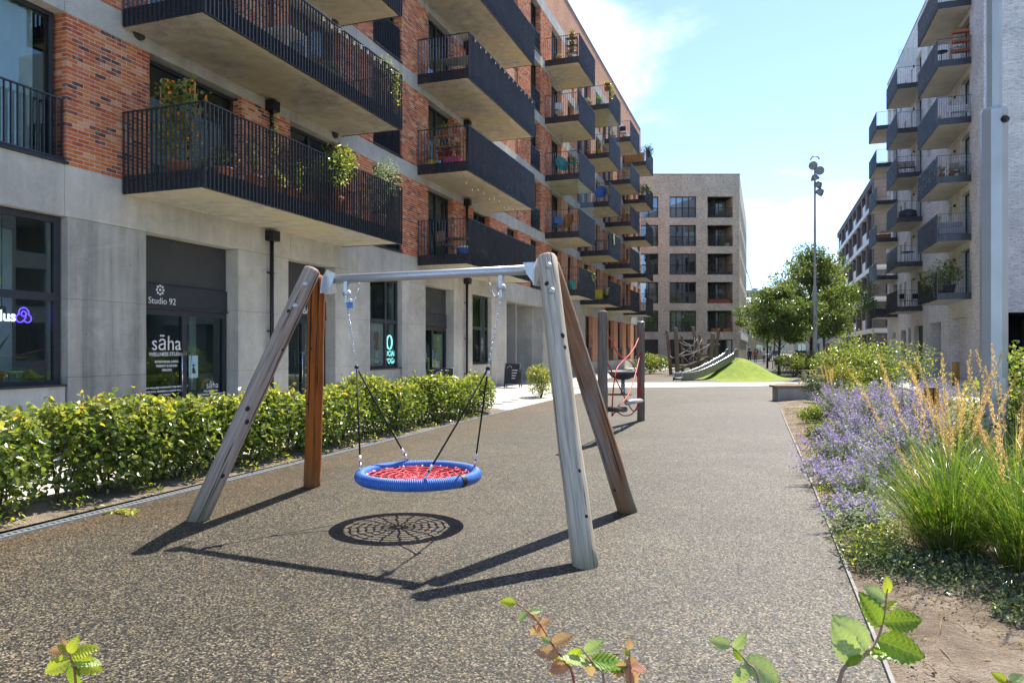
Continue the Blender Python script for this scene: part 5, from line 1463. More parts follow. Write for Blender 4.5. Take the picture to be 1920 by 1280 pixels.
# hornbeam hedge
hd = thing('hedge', 'clipped leafy hornbeam hedge running along the pavement beside the drain', 'hedge', (-6.95, 10, 0))
Ps, Ds = [], []; stems = MB()
y = 2.9
while y < 17.3:
    x = -6.92 + R.uniform(-.06, .06); hgt = R.uniform(.9, 1.08) + .05 * math.sin(y * 2.3); wd = R.uniform(.42, .58)
    if R.random() < .12: hgt *= .86
    n_ = 1500 if y < 9 else 1150
    P = np.column_stack([NR.uniform(-1, 1, n_), NR.uniform(-1, 1, n_), NR.random(n_) ** .75])
    z = .12 + (hgt - .12) * P[:, 2]
    prof_ = np.interp(P[:, 2], [0, .2, .45, .8, 1.0], [.7, .9, 1.0, .9, .5])
    ang = NR.uniform(0, 2 * np.pi, n_); rr = np.sqrt(NR.uniform(.12, 1, n_))
    Q = np.column_stack([x + np.cos(ang) * rr * wd * prof_, y + np.sin(ang) * rr * .36 * prof_, z + NR.normal(0, .02, n_)])
    keep = NR.random(n_) < np.interp(P[:, 2], [0, .25, .5, 1], [.6, .75, 1, 1])
    Ps.append(Q[keep]); Ds.append(np.column_stack([np.cos(ang), np.sin(ang), P[:, 2] * 1.1 - .2])[keep])
    for s_ in range(R.randint(2, 4)):      # shoots above the clipped top
        bx, by = x + R.uniform(-.3, .3), y + R.uniform(-.2, .2); hh = R.uniform(.06, .22)
        t = np.linspace(0, 1, 7)[:, None]; lean = np.array([R.uniform(-.08, .08), R.uniform(-.08, .08), hh])
        Ps.append(np.array([bx, by, hgt - .06]) + t * lean); Ds.append(NR.normal(0, 1, (7, 3)))
    for s_ in range(R.randint(1, 3)):
        bx, by = x + R.uniform(-.1, .1), y + R.uniform(-.15, .15)
        p0 = Vector((bx, by, .0)); p1 = p0 + Vector((R.uniform(-.12, .12), R.uniform(-.12, .12), .45)); p2 = p1 + Vector((R.uniform(-.15, .15), R.uniform(-.15, .15), .4))
        stems.tube([p0, p0.lerp(p1, .5) + Vector((R.uniform(-.02, .02), 0, 0)), p1, p2], [.016, .014, .011, .005], 5)
    y += R.uniform(.28, .38) if R.random() > .12 else .62
P = np.concatenate(Ps); D = np.concatenate(Ds)
o = foliage('foliage', M['leaf_hedge'], P - np.array([-6.95, 10, 0]), D, .072, hd, ratio=.74, spread=.85, rnd=np.clip(.3 * NR.random(len(P)) + .58 * NR.random(len(P)) + .16 * (P[:, 2] > .85), 0, 1))
stems.v = [(v[0] + 6.95, v[1] - 10, v[2]) for v in stems.v]
o = stems.build('stem', M['bark'], hd); o['kind'] = 'stuff'
fl = MB()
# shrubs
def shrub(label, x, y, w, h, n, mat='leaf_shrub', leaf=.07, lumps=9, flowers=None, nf=0, d=None, cat='shrub', name='shrub', shoots=0, group=None, z0=.05):
    t = thing(name, label, cat, (x, y, 0), 0, group)
    d = d or w
    P, D = lumpy(n, (0, 0, h * .55), w / 2, d / 2, h * .48, lumps, .3, z0, .58)
    for i in range(shoots):
        a = R.uniform(0, 6.28); q = R.uniform(0, .35); bx, by = math.cos(a) * w * q, math.sin(a) * d * q; hh = R.uniform(.12, .4) * h
        tt = np.linspace(0, 1, 12)[:, None]; P = np.concatenate([P, np.array([bx, by, h * .85]) + tt * np.array([R.uniform(-.15, .15), R.uniform(-.15, .15), hh]) + NR.normal(0, .03, (12, 3))]); D = np.concatenate([D, NR.normal(0, 1, (12, 3))])
    foliage('foliage', M[mat], P, D, leaf, t, ratio=.52)
    s_ = MB()
    for i in range(9):
        a = R.uniform(0, 6.28); e = Vector((math.cos(a) * w * .3, math.sin(a) * d * .3, h * R.uniform(.5, .85)))
        s_.tube([(0.02 * math.cos(a), .02 * math.sin(a), 0), e * .5 + Vector((0, 0, .05)), e], [.014, .010, .004], 5)
    o = s_.build('stem', M['bark'], t); o['kind'] = 'stuff'
    if flowers:
        k = NR.choice(len(P), nf); Pf = P[k] * np.array([1.05, 1.05, 1.03]); Df = NR.normal(0, .5, (nf, 3)) + np.array([0, -.3, .8])
        Pf = np.repeat(Pf, 5, 0); Df = np.repeat(Df, 5, 0); n5 = len(Pf)
        an = np.tile(np.arange(5) * 2 * np.pi / 5, nf); side = np.column_stack([np.cos(an), np.sin(an), np.full(n5, .25)])
        v, f = leaf_arrays(Pf, side, unit(Df), np.full(n5, .028), np.full(n5, .024)); o = np_mesh('flowers', v, f, NR.random(n5 * 2), M[flowers], t, 'stuff')
    return t
shrub('small round leafy shrub standing alone past the hedge end', -7.2, 23.4, .95, 1.15, 2200, 'leaf_hedge', .07, 10)
shrub('broad leafy shrub left of the log climber at the foot of the red block', -7.3, 48.6, 2.2, 1.5, 2200, 'leaf_shrub', .12, 10)
shrub('big leafy shrub with white flowers behind the purple sage', 3.3, 27.0, 3.6, 1.75, 7500, 'leaf_shrub', .095, 14, 'petal_white', 150, 3.0, shoots=14)
shrub('tall loose shrub with pale shoots beyond the white-flowered one', 3.5, 32.4, 1.9, 2.1, 3500, 'leaf_shrub', .10, 10, 'petal_white', 40, shoots=12)
shrub('dark evergreen shrub with small blue flowers beside the bench', 1.6, 23.3, 1.15, .95, 2400, 'leaf_dark', .05, 9, 'sage_flower', 40)
shrub('leafy shrub with yellow and orange tips between bench and white-flowered shrub', 2.3, 24.9, 1.1, 1.15, 2600, 'leaf_hedge', .06, 8, 'petal_orange', 60)
shrub('pale variegated shrub growing close behind the thick lamp post', 3.55, 11.6, 1.7, 1.55, 5200, 'leaf_shrub', .085, 12, 'petal_white', 70, shoots=9)
shrub('tall white-flecked shrub right of the thick lamp post', 4.6, 12.6, 2.0, 1.9, 4200, 'leaf_shrub', .10, 12, 'petal_white', 120, shoots=14)
shrub('glossy shrub at the edge of the picture beside the lamp post', 4.0, 9.3, 1.6, 1.25, 4200, 'leaf_shrub', .08, 12, None, 0, shoots=8)
shrub('dense dark shrub under the street tree beyond the mound', 1.6, 45.6, 2.0, 1.3, 2200, 'leaf_shrub', .10, 8)
shrub('rounded shrub with pale leaves left of the lamp mast foot', 2.4, 47.2, 1.9, 1.6, 2200, 'leaf_shrub', .11, 8, 'petal_white', 50)
shrub('low green shrub behind the far timber bench', 3.9, 44.4, 2.6, 1.1, 2000, 'leaf_dark', .11, 8)
shrub('rounded green shrub at the end of the flower bed before the cross path', 4.0, 35.2, 1.6, 1.2, 2200, 'leaf_shrub', .1, 8)
shrub('bushy green plant between sage and white-flowered shrub', 2.2, 20.6, 1.5, .75, 2600, 'leaf_shrub', .06, 9)
shrub('small green bushy plant at the edge of the dry soil', 1.0, 16.6, .8, .4, 1500, 'leaf_shrub', .05, 7)
shrub('small leafy plant in the dry soil near the purple sage', .95, 13.1, .7, .38, 1400, 'leaf_shrub', .05, 7)
shrub('leafy mixed plants filling the bed behind the ornamental grass', 2.9, 13.0, 1.6, .8, 3600, 'leaf_silver', .055, 10)
# Russian sage
def sage(x, y, h, spread, n, lean, label):
    t = thing('sage_plant', label, 'sage', (x, y, 0), 0, 'purple sage in the flower bed')
    SV, FP, FD, LP, LD = [], [], [], [], []
    sf, sr = [], []
    for i in range(n):
        a = R.uniform(0, 2 * math.pi); k = R.uniform(.15, 1.0)
        base = np.array([math.cos(a) * .10 * k, math.sin(a) * .10 * k, 0.0])
        tip = np.array([math.cos(a) * spread * k + lean[0] * R.uniform(.3, 1), math.sin(a) * spread * k + lean[1] * R.uniform(.3, 1), h * R.uniform(.62, 1.05) * (1 - .25 * k * k)])
        mid = base * .5 + tip * .5 + np.array([0, 0, h * .14])
        tt = np.linspace(0, 1, 9)[:, None]; path = (1 - tt) ** 2 * base + 2 * tt * (1 - tt) * mid + tt ** 2 * tip
        w = np.array([-(tip - base)[1], (tip - base)[0], 0]); w = w / (np.linalg.norm(w) + 1e-6) * .0028
        b0 = sum(len(s) for s in SV)
        SV.append(np.concatenate([path - w, path + w])); m_ = 9
        for j in range(m_ - 1): sf.append((b0 + j, b0 + j + 1, b0 + m_ + j + 1, b0 + m_ + j)); sr.append(R.random())
        q = NR.uniform(.55, 1.0, 20)[:, None]; fp = (1 - q) ** 2 * base + 2 * q * (1 - q) * mid + q ** 2 * tip + NR.normal(0, .009, (20, 3)); FP.append(fp); FD.append(NR.normal(0, 1, (20, 3)) + np.array([0, 0, .4]))
        q = NR.uniform(.06, .72, 26)[:, None]; LP.append((1 - q) ** 2 * base + 2 * q * (1 - q) * mid + q ** 2 * tip + NR.normal(0, .02, (26, 3))); LD.append(NR.normal(0, 1, (26, 3)) + np.array([0, 0, .6]))
    np_mesh('stem', np.concatenate(SV), np.array(sf), np.array(sr), M['sage_stem'], t, 'stuff')
    FP, FD = np.concatenate(FP), np.concatenate(FD); L = NR.uniform(.016, .032, len(FP))
    v, f = leaf_arrays(FP, FD, NR.normal(0, 1, FD.shape), L, L * .7); np_mesh('flowers', v, f, np.repeat(NR.random(len(FP)), 2), M['sage_flower'], t, 'stuff')
    LP, LD = np.concatenate(LP), np.concatenate(LD); L = NR.uniform(.03, .06, len(LP))
    v, f = leaf_arrays(LP, LD, NR.normal(0, 1, LD.shape), L, L * .42); np_mesh('leaves', v, f, np.repeat(NR.random(len(LP)), 2), M['leaf_silver'], t, 'stuff')
    return t
SG = [(.88, 7.2, .35, .4, 40, (-.15, -.15), 'short sparse sage sprawling at the edging strip by the ground cover'), (1.35, 9.3, .6, .5, 60, (-.15, -.1), 'loose grey sage in front of the plumed grass'), (.8, 9.3, .4, .45, 45, (-.3, -.1), 'low sage trailing across the edging strip'), (.95, 8.3, .5, .45, 60, (-.18, -.1), 'short purple sage leaning over the edging strip near the grass'), (1.0, 10.3, .65, .55, 80, (-.25, -.05), 'purple sage flopping low towards the play surface'),
      (1.75, 10.7, .85, .55, 90, (-.1, 0), 'purple sage behind the green ornamental grass'), (1.35, 12.3, .8, .6, 90, (-.2, 0), 'purple sage in the middle of the bed edge'),
      (2.2, 12.2, .95, .55, 95, (0, 0), 'upright purple sage left of the thick lamp post'), (1.75, 14.3, 1.0, .65, 110, (-.1, .05), 'large purple sage left of the buried bollard'),
      (2.5, 15.4, 1.1, .65, 120, (.1, .05), 'tallest purple sage spilling right behind the buried bollard'), (1.5, 16.6, 1.0, .6, 110, (-.15, .05), 'purple sage at the edge of the dry soil patch'),
      (2.35, 17.6, 1.0, .65, 100, (0, .1), 'purple sage in the back row before the leafy plants'), (3.3, 17.2, 1.05, .6, 90, (.15, .1), 'purple sage furthest from the play surface')]
for s_ in SG: sage(*s_)
# ornamental grasses
def grass(x, y, h, r_, nb, label, plumes=0, ph=1.5, dry=60, name='ornamental_grass', lean=(0, 0), fan=.75):
    t = thing(name, label, 'grass', (x, y, 0), 0, 'ornamental grass clumps')
    def blades(n, hh, w0, mat, nm, fan_, droop, seg=6):
        a = NR.uniform(0, 2 * np.pi, n); k = np.sqrt(NR.random(n)); L = hh * NR.uniform(.55, 1.1, n)
        base = np.column_stack([np.cos(a) * k * r_, np.sin(a) * k * r_, np.zeros(n)])
        a2 = a + NR.normal(0, .5, n); out = np.column_stack([np.cos(a2), np.sin(a2), np.zeros(n)])
        th = k * fan_ + NR.normal(0, .12, n); dr = droop * NR.uniform(.2, 1.3, n)
        tt = np.linspace(0, 1, seg + 1)
        ang = th[:, None] + dr[:, None] * tt[None] ** 2 * 1.5
        stp = (L / seg)[:, None]
        hx = np.cumsum(np.sin(ang) * stp, 1) - np.sin(ang[:, :1]) * stp; hzz = np.cumsum(np.cos(ang) * stp, 1) - np.cos(ang[:, :1]) * stp
        C = base[:, None] + out[:, None] * hx[..., None] + np.array([0, 0, 1.0]) * hzz[..., None] + np.array([*lean, 0])[None, None] * (tt ** 2)[None, :, None]
        tw = NR.uniform(-.9, .9, n); sd = np.column_stack([-np.sin(a2 + tw), np.cos(a2 + tw), np.zeros(n)])
        W = (w0 * NR.uniform(.7, 1.3, n))[:, None] * (1 - tt[None] ** 2.2 * .96)
        V = np.stack([C - sd[:, None] * W[..., None], C + sd[:, None] * W[..., None]], 2).reshape(-1, 3)
        q = np.array([[2 * j, 2 * j + 1, 2 * j + 3, 2 * j + 2] for j in range(seg)])
        F = (np.arange(n)[:, None, None] * (2 * (seg + 1)) + q[None]).reshape(-1, 4)
        o = np_mesh(nm, V, F, np.repeat(NR.random(n), seg), M[mat], t, 'stuff', True)
        return C
    blades(nb, h, .0034, 'grass_blade', 'blades', fan, .75)
    if dry: blades(dry, h * .42, .003, 'grass_dry', 'dry_blades', fan * 1.25, .8)
    if plumes:
        C = blades(plumes, ph, .0016, 'grass_dry', 'stalk', .22, .12)
        tip, pre = C[:, -1], C[:, -3]
        n_ = 150; q = NR.random((plumes, n_, 1)); wd = np.sin(np.pi * np.clip(q * 1.05, .02, 1)) * .007 + .0025
        P = pre[:, None] * (1 - q) + tip[:, None] * q + NR.normal(0, 1, (plumes, n_, 3)) * wd
        d = unit((tip - pre))[:, None] + NR.normal(0, .35, (plumes, n_, 3)); P = P.reshape(-1, 3); d = d.reshape(-1, 3)
        L = NR.uniform(.014, .03, len(P)); v, f = leaf_arrays(P, d, NR.normal(0, 1, d.shape), L, L * .32)
        np_mesh('plume', v, f, np.repeat(NR.random(len(P)), 2), M['plume'], t, 'stuff')
    return t
grass(1.35, 6.35, 1.12, .16, 900, 'big lush green grass clump with straw base nearest the play surface', 10, 1.5, 420, lean=(-.05, 0), fan=.42)
grass(1.78, 5.95, 1.2, .17, 900, 'big lush green grass clump at the right edge of the picture', 12, 1.6, 220, fan=.42)
grass(2.05, 7.4, 1.1, .15, 700, 'green grass clump with golden plumes in front of the thick lamp post', 16, 1.55, 60, fan=.55)
grass(1.95, 8.9, .95, .13, 450, 'golden plumed grass left of the thick lamp post', 24, 1.6, 60, fan=.5)
grass(2.75, 8.3, 1.0, .14, 500, 'golden plumed grass right of the thick lamp post', 22, 1.6, 60, fan=.5)
grass(2.0, 5.35, 1.05, .17, 800, 'nearest lush grass clump cut by the right edge of the picture', 4, 1.3, 160, fan=.42)
grass(1.65, 7.7, .75, .14, 450, 'lower green grass clump between sage and big grasses', 6, 1.2, 60, fan=.75)
grass(1.3, 19.3, .6, .14, 380, 'bright green grass tuft near the bench', 0, 1, 30, fan=.7)
grass(1.75, 21.4, .85, .14, 380, 'tall green grass tuft beside the dark evergreen shrub', 8, 1.2, 20, fan=.5)
grass(.95, 18.4, .4, .1, 220, 'small grass tuft at the edge of the dry soil', 0, 1, 20, fan=.8)
grass(2.0, 26.4, 1.0, .16, 300, 'grass with reddish golden plumes left of the white-flowered shrub', 30, 1.4, 20, fan=.45)
# ground cover
def cover(label, spots, n, mat, leaf, zh):
    Ps = []
    for (x, y, r_) in spots:
        a = NR.uniform(0, 2 * np.pi, n); k = np.sqrt(NR.random(n)) * r_
        Ps.append(np.column_stack([x + np.cos(a) * k, y + np.sin(a) * k * .8, .05 + zh * NR.random(n) * (1 - (k / r_) ** 2 * .7)]))
    P = np.concatenate(Ps); D = np.column_stack([NR.normal(0, 1, (len(P), 2)), np.full(len(P), .7)])
    o = foliage('ground_cover', M[mat], P, D, leaf, None, up=.9, kind='stuff', spread=.5)
    return tag(o, label)
cover('dark glossy ground cover creeping below the big grass clumps', [(1.0, 5.75, .38), (1.35, 5.5, .4), (1.7, 5.25, .42), (.85, 6.1, .3), (2.1, 5.1, .4), (1.25, 5.85, .4), (1.55, 4.95, .3)], 750, 'leaf_cover', .034, .16)
cover('pale green low plants along the edging strip beside the ground cover', [(.78, 6.35, .28), (.95, 6.5, .3), (.74, 5.9, .22), (1.15, 6.7, .32), (.85, 7.9, .3), (.8, 8.7, .3), (.95, 9.7, .35), (.9, 11.3, .35), (1.0, 14.2, .4)], 420, 'leaf_shrub', .032, .2)
cover('silvery low leaves along the edging strip below the sage', [(.82, 6.8, .32), (.8, 7.4, .3), (1.05, 7.2, .4), (1.2, 7.9, .4), (1.35, 8.8, .45), (1.15, 9.4, .4), (1.45, 9.9, .45)], 520, 'leaf_silver', .036, .26)
cover('green low leaves among the sage stems', [(1.4, 11.4, .4), (1.8, 11.7, .5), (1.9, 13.3, .5), (2.3, 13.8, .5), (2.0, 15.2, .6), (2.7, 16.4, .6), (3.2, 14.5, .7), (3.6, 12.8, .7), (3.8, 16, .8), (2.9, 19, .8), (3.8, 19.5, .9), (3.2, 21.5, .9), (4.3, 22.5, .9), (4.3, 25, .8)], 700, 'leaf_shrub', .05, .45)
cover('weedy leaves at the foot of the hornbeam hedge', [(-6.55, 4.6 + i * .8, .25) for i in range(15)], 60, 'leaf_hedge', .05, .12)
# litter of dry leaves on the soil and play surface
lit = []
n_ = 240; P = np.column_stack([NR.uniform(.65, 1.9, n_), NR.uniform(3.4, 8, n_), np.full(n_, .085)]); P[60:, 0] = NR.uniform(-6, .5, 180); P[60:, 1] = NR.uniform(3, 14, 180); P[60:, 2] = .012
v, f = leaf_arrays(P, np.column_stack([NR.normal(0, 1, (n_, 2)), np.full(n_, .1)]), np.column_stack([NR.normal(0, .2, (n_, 2)), np.ones(n_)]), NR.uniform(.02, .045, n_), NR.uniform(.012, .02, n_))
tag(np_mesh('fallen_leaves', v, f, np.repeat(NR.random(n_), 2), M['grass_dry'], None, 'stuff'), 'scattered dry fallen leaves on the soil and play surface')
tw_ = MB()
for i in range(46):
    x, y, a, L_ = R.uniform(.65, 2.2), R.uniform(3.2, 5.2) if i < 26 else R.uniform(8, 20), R.uniform(0, 3.14), R.uniform(.05, .28)
    if i >= 26: x = R.uniform(.5, .95)
    tw_.tube([(x, y, .085), (x + math.cos(a) * L_ * .5, y + math.sin(a) * L_ * .5, .10), (x + math.cos(a) * L_, y + math.sin(a) * L_, .085)], [.003, .0026, .0015], 5)
tag(tw_.build('dry_twigs', M['twig'], None), 'dry twigs and bark bits lying on the sandy soil', kind='stuff')
n_ = 6500; P = np.column_stack([NR.uniform(.62, 3.0, n_), NR.uniform(3.0, 9, n_), np.full(n_, .07)]); P[4500:, 0] = NR.uniform(.45, 1.3, 2000); P[4500:, 1] = NR.uniform(9, 21, 2000)
v, f = leaf_arrays(P, np.column_stack([NR.normal(0, 1, (n_, 2)), NR.uniform(.0, .5, n_)]), np.column_stack([NR.normal(0, .5, (n_, 2)), np.ones(n_)]), NR.uniform(.008, .024, n_), NR.uniform(.006, .016, n_), .5, .3)
k = NR.random(n_) < .45
tag(np_mesh('straw_bits', v, f[np.repeat(k, 2)], np.repeat(NR.random(int(k.sum())), 2), M['grass_dry'], None, 'stuff'), 'bits of pale straw scattered over the sandy flower bed')
tag(np_mesh('mulch_chips', v, f[np.repeat(~k, 2)], np.repeat(NR.random(int((~k).sum())), 2), M['bark'], None, 'stuff'), 'bark chips scattered over the sandy flower bed')
# fallen bright leaf spray by the drain
t = thing('fallen_branch', 'bright green leafy sprig lying beside the drain near the swing leg', 'branch', (-6.02, 5.45, .012), rad(8))
P = np.column_stack([np.linspace(-.16, .16, 26), NR.normal(0, .02, 26), NR.uniform(.005, .03, 26)]); foliage('foliage', M['leaf_hedge'], P, np.column_stack([np.ones(26), NR.normal(0, .5, 26), np.zeros(26)]), .09, t, up=1.2, spread=.25, rnd=NR.uniform(.75, .93, 26))
MB().tube([(-.17, 0, .006), (.17, .01, .006)], .003, 5).build('stem', M['twig'], t)
# ------------------------------------------------------------------ trees
def tree(x, y, h, trunk_h, rx, n, label, mat='leaf_tree', leaf=.16, r0=.11, seed=1, rz_=None, cx=0.0, lobes=26, ry=None):
    q = random.Random(seed); t = thing('street_tree', label, 'tree', (x, y, 0), 0, 'trees along the street')
    tr = MB(); bends = [(q.uniform(-.06, .06) * i, q.uniform(-.06, .06) * i) for i in range(6)]
    top = h * .8
    tr.tube([(bends[i][0], bends[i][1], top * i / 5) for i in range(6)], [r0 * 1.25, r0, r0 * .85, r0 * .6, r0 * .38, r0 * .12], 9)
    tr.build('trunk', M['bark'], t)
    lm_ = MB(); tips = []
    ry = ry or rx
    for i in range(lobes):
        a = 2.4 * i + q.uniform(-.4, .4); f_ = i / (lobes - 1)
        z0 = trunk_h + (top - trunk_h) * f_ * .85
        wz = math.sin(math.pi * min(1, .18 + .80 * f_)) ** .8
        k = q.uniform(.45, 1.12) * wz
        e = Vector((cx * (1 - f_ * .5) + math.cos(a) * rx * k, math.sin(a) * ry * k, min(h * .97, z0 + h * q.uniform(.06, .16))))
        s_ = Vector((0, 0, z0 * .9)); m_ = s_.lerp(e, .55) + Vector((0, 0, .15 * rx * .3))
        lm_.tube([s_, m_, e], [r0 * .38 * (1 - f_ * .5), r0 * .22, r0 * .06], 6)
        tips += [e, m_.lerp(e, .5)]
    o = lm_.build('limbs', M['bark'], t); o['kind'] = 'stuff'
    Ps, Ds, rn = [], [], []
    per = n // len(tips)
    for e in tips:
        s_ = q.uniform(.16, .40) * rx
        p, d = shell_points(per, (e.x, e.y, e.z), s_, s_, s_ * .62, .25); Ps.append(p); Ds.append(d); rn.append(np.clip(NR.random(per) * .7 + q.uniform(0, .3), 0, 1))
    foliage('crown', M[mat], np.concatenate(Ps), np.concatenate(Ds), leaf, t, ratio=.6, rnd=np.concatenate(rn))
    return t
tree(.84, 49.9, 6.6, 1.7, 2.5, 11500, 'small street tree with slim trunk just beyond the green mound', seed=3, r0=.09, cx=-.2)
tree(3.2, 58.5, 10.4, 2.0, 3.6, 19000, 'largest dark green street tree, half behind the lamp mast', seed=5, r0=.12, leaf=.18)
tree(5.2, 73, 12.0, 2.6, 3.0, 7000, 'lighter green street tree in front of the grey and white block', 'leaf_shrub', seed=8, leaf=.24)
tree(-1.0, 72, 7.6, 2.2, 2.2, 5000, 'green tree at the corner of the buff block up the street', 'leaf_shrub', seed=9, leaf=.2) if False else None
tree(1.2, 112, 9.0, 2.4, 3.2, 3500, 'far street tree over the people up the street', seed=10, leaf=.32)
tree(5.6, 128, 12, 2.6, 4.0, 3500, 'far dark street tree beside the low white building', seed=11, leaf=.36)
tree(-1.6, 165, 9, 2.4, 3.6, 2500, 'furthest street tree beyond the beige brick house', 'leaf_shrub', seed=12, leaf=.4)
# ------------------------------------------------------------------ sprigs of the near hornbeam bush in front of the camera
def leaf_me(L, W, mat, seed):
    """pleated leaf with toothed edge, along +y"""
    q = random.Random(seed); n = 15; vs, fs = [], []
    for i in range(n + 1):
        t = i / n; w = W * (math.sin(math.pi * t ** .85) ** .75) * .5 if 0 < t < 1 else 0.0005
        zc = -.10 * L * (t - .4) ** 2 * 2; wob = .03 * L * math.sin(t * 6 + seed)
        tooth = (.86 if i % 2 else 1.10)
        vs += [(-w * tooth, t * L - .10 * w, zc + .22 * w + wob * .3), (-w * .5, t * L, zc + .12 * w + (.075 * W if i % 2 else 0)), (0, t * L + .06 * w, zc), (w * .5, t * L, zc + .12 * w + (.075 * W if i % 2 else 0)), (w * tooth, t * L - .10 * w, zc + .22 * w - wob * .3)]
    for i in range(n):
        for k in range(4): fs.append((i * 5 + k, i * 5 + k + 1, (i + 1) * 5 + k + 1, (i + 1) * 5 + k))
    me = MB().add(vs, fs, smooth=True).mesh('leaf'); me.materials.append(M[mat]); return me
LM = {k: [leaf_me(.075, .042, k, s_) for s_ in range(4)] for k in ('leaf_green', 'leaf_pale', 'leaf_bronze', 'leaf_yellow')}
def sprig(label, pts, leaves, r0=.0028, stem='twig'):
    t = thing('hornbeam_sprig', label, 'sprig', pts[0], 0, 'hornbeam sprigs close to the camera')
    o_ = Vector(pts[0]); pth = smooth([Vector(p) - o_ for p in pts], 5)
    n = len(pth); MB().tube(pth, [r0 * (1.6 - 1.2 * i / n) for i in range(n)], 6).build('stem', M[stem], t)
    for (f_, dirv, nrm, s_, kind) in leaves:
        p = pth[min(n - 1, int(f_ * (n - 1)))]
        d = Vector(dirv).normalized(); nn = Vector(nrm); nn = (nn - d * nn.dot(d)).normalized(); x = d.cross(nn)
        mt = Matrix((x, d, nn)).transposed()
        o = inst('leaf', R.choice(LM[kind]), t, p, mt.to_euler(), (s_, s_, s_))
    return t
AX, AY, AZ_ = Vector((.943, .332, 0)), Vector((-.332, .943, 0)), Vector((0, 0, 1))      # across, away, up as the bush grows
def dv(a, b, c=0.0): return AX * a + AZ_ * b + AY * c
N1 = dv(.1, .35, -1); N2 = dv(-.3, .6, -.8); N3 = dv(.3, .8, -.5); N4 = dv(0, 1, -.25)
sprig('tall green hornbeam sprig with large ribbed leaves near the right corner',
      [(.09, 1.16, 0), (.1, 1.254, .859), (.111, 1.269, 1.091), (.144, 1.302, 1.119), (.172, 1.333, 1.141), (.186, 1.348, 1.173), (.195, 1.362, 1.228)],
      [(.86, dv(1, .05), N1, .92, 'leaf_green'), (.72, dv(1, -.38), N1, 1.18, 'leaf_green'), (.80, dv(-.55, .9), N1, .92, 'leaf_green'), (.62, dv(-.75, .75), N2, 1.12, 'leaf_pale'), (.47, dv(-.45, .9), N2, 1.05, 'leaf_pale'),
       (.99, dv(.05, 1), N1, .42, 'leaf_yellow'), (.95, dv(-.7, .5), N2, .6, 'leaf_pale'), (.93, dv(.5, .3), N3, .35, 'leaf_yellow'), (.58, dv(1, -.15, .2), N4, 1.0, 'leaf_pale'), (.66, dv(.5, -.6), N2, .4, 'leaf_green'), (.42, dv(.6, .4), N4, .45, 'leaf_green'), (.3, dv(-.9, .2), N4, 1.0, 'leaf_green'), (.2, dv(.9, .2), N4, 1.0, 'leaf_green')])
sprig('arching hornbeam sprig with reddish young leaves at the bottom middle',
      [(-.28, 1.13, 0), (-.289, 1.224, .792), (-.317, 1.235, 1.033), (-.336, 1.239, 1.075), (-.359, 1.252, 1.091), (-.397, 1.26, 1.136), (-.434, 1.257, 1.162)],
      [(1.0, dv(-1, .15), N1, .42, 'leaf_yellow'), (.93, dv(.6, -.5), N1, .36, 'leaf_bronze'), (.92, dv(-.6, -.5), N2, .34, 'leaf_pale'), (.9, dv(.9, .1), N3, .36, 'leaf_pale'), (.83, dv(.2, -1), N1, .42, 'leaf_bronze'), (.82, dv(-.7, -.8), N1, .36, 'leaf_bronze'), (.8, dv(1, .5), N1, .32, 'leaf_bronze'),
       (.72, dv(1, .4), N1, .58, 'leaf_bronze'), (.7, dv(-.9, .5), N2, .3, 'leaf_pale'), (.64, dv(.2, -1), N2, .45, 'leaf_yellow'), (.6, dv(-1, .1), N1, .6, 'leaf_bronze'), (.55, dv(-.6, -.7), N1, .5, 'leaf_bronze'), (.52, dv(.7, .2), N3, .55, 'leaf_yellow'), (.45, dv(-.8, -.2), N1, .5, 'leaf_bronze')], .0022, 'twig_red')
sprig('short hornbeam sprig with pale rounded leaves beside the reddish one',
      [(-.25, 1.12, 0), (-.26, 1.19, .8), (-.258, 1.202, 1.056), (-.275, 1.215, 1.083), (-.302, 1.219, 1.112)],
      [(1, dv(-.6, -.6), N1, .5, 'leaf_yellow'), (.98, dv(.8, .5), N1, .55, 'leaf_pale'), (.9, dv(.2, -.9), N2, .5, 'leaf_bronze'), (.85, dv(1, -.2), N3, .95, 'leaf_green'), (.8, dv(-.9, .2), N4, .8, 'leaf_pale'), (.75, dv(.9, .1), N4, .8, 'leaf_green')], .0022)
sprig('upright bronze hornbeam shoot at the bottom middle',
      [(-.2, 1.11, 0), (-.206, 1.2, .826), (-.215, 1.218, 1.056), (-.223, 1.247, 1.109)],
      [(1, dv(0, 1), N1, .3, 'leaf_bronze'), (.98, dv(-.6, .6), N2, .2, 'leaf_yellow'), (.95, dv(.3, -.9), N1, .45, 'leaf_bronze'), (.9, dv(-.5, -.5), N1, .55, 'leaf_bronze'), (.85, dv(.6, -.2), N3, .45, 'leaf_bronze'), (.8, dv(.1, -1), N1, .6, 'leaf_bronze')], .002, 'twig_red')
sprig('yellow-green hornbeam sprig at the bottom left corner',
      [(-1.1, .86, 0), (-1.114, .933, .792), (-1.155, .949, 1.028), (-1.175, .958, 1.067), (-1.2, .966, 1.088)],
      [(1, dv(-.4, .8), N1, .3, 'leaf_bronze'), (.97, dv(-.9, .5), N2, .3, 'leaf_yellow'), (.95, dv(-1, .0), N1, .5, 'leaf_bronze'), (.9, dv(.5, .9), N1, .5, 'leaf_yellow'), (.86, dv(1, .3), N3, .72, 'leaf_yellow'), (.83, dv(-.9, -.4), N1, .75, 'leaf_yellow'), (.82, dv(.8, -.3), N1, .8, 'leaf_yellow'), (.78, dv(.2, -.9), N2, .7, 'leaf_green'), (.76, dv(1, .0), N4, .7, 'leaf_pale')], .0022, 'twig_red')
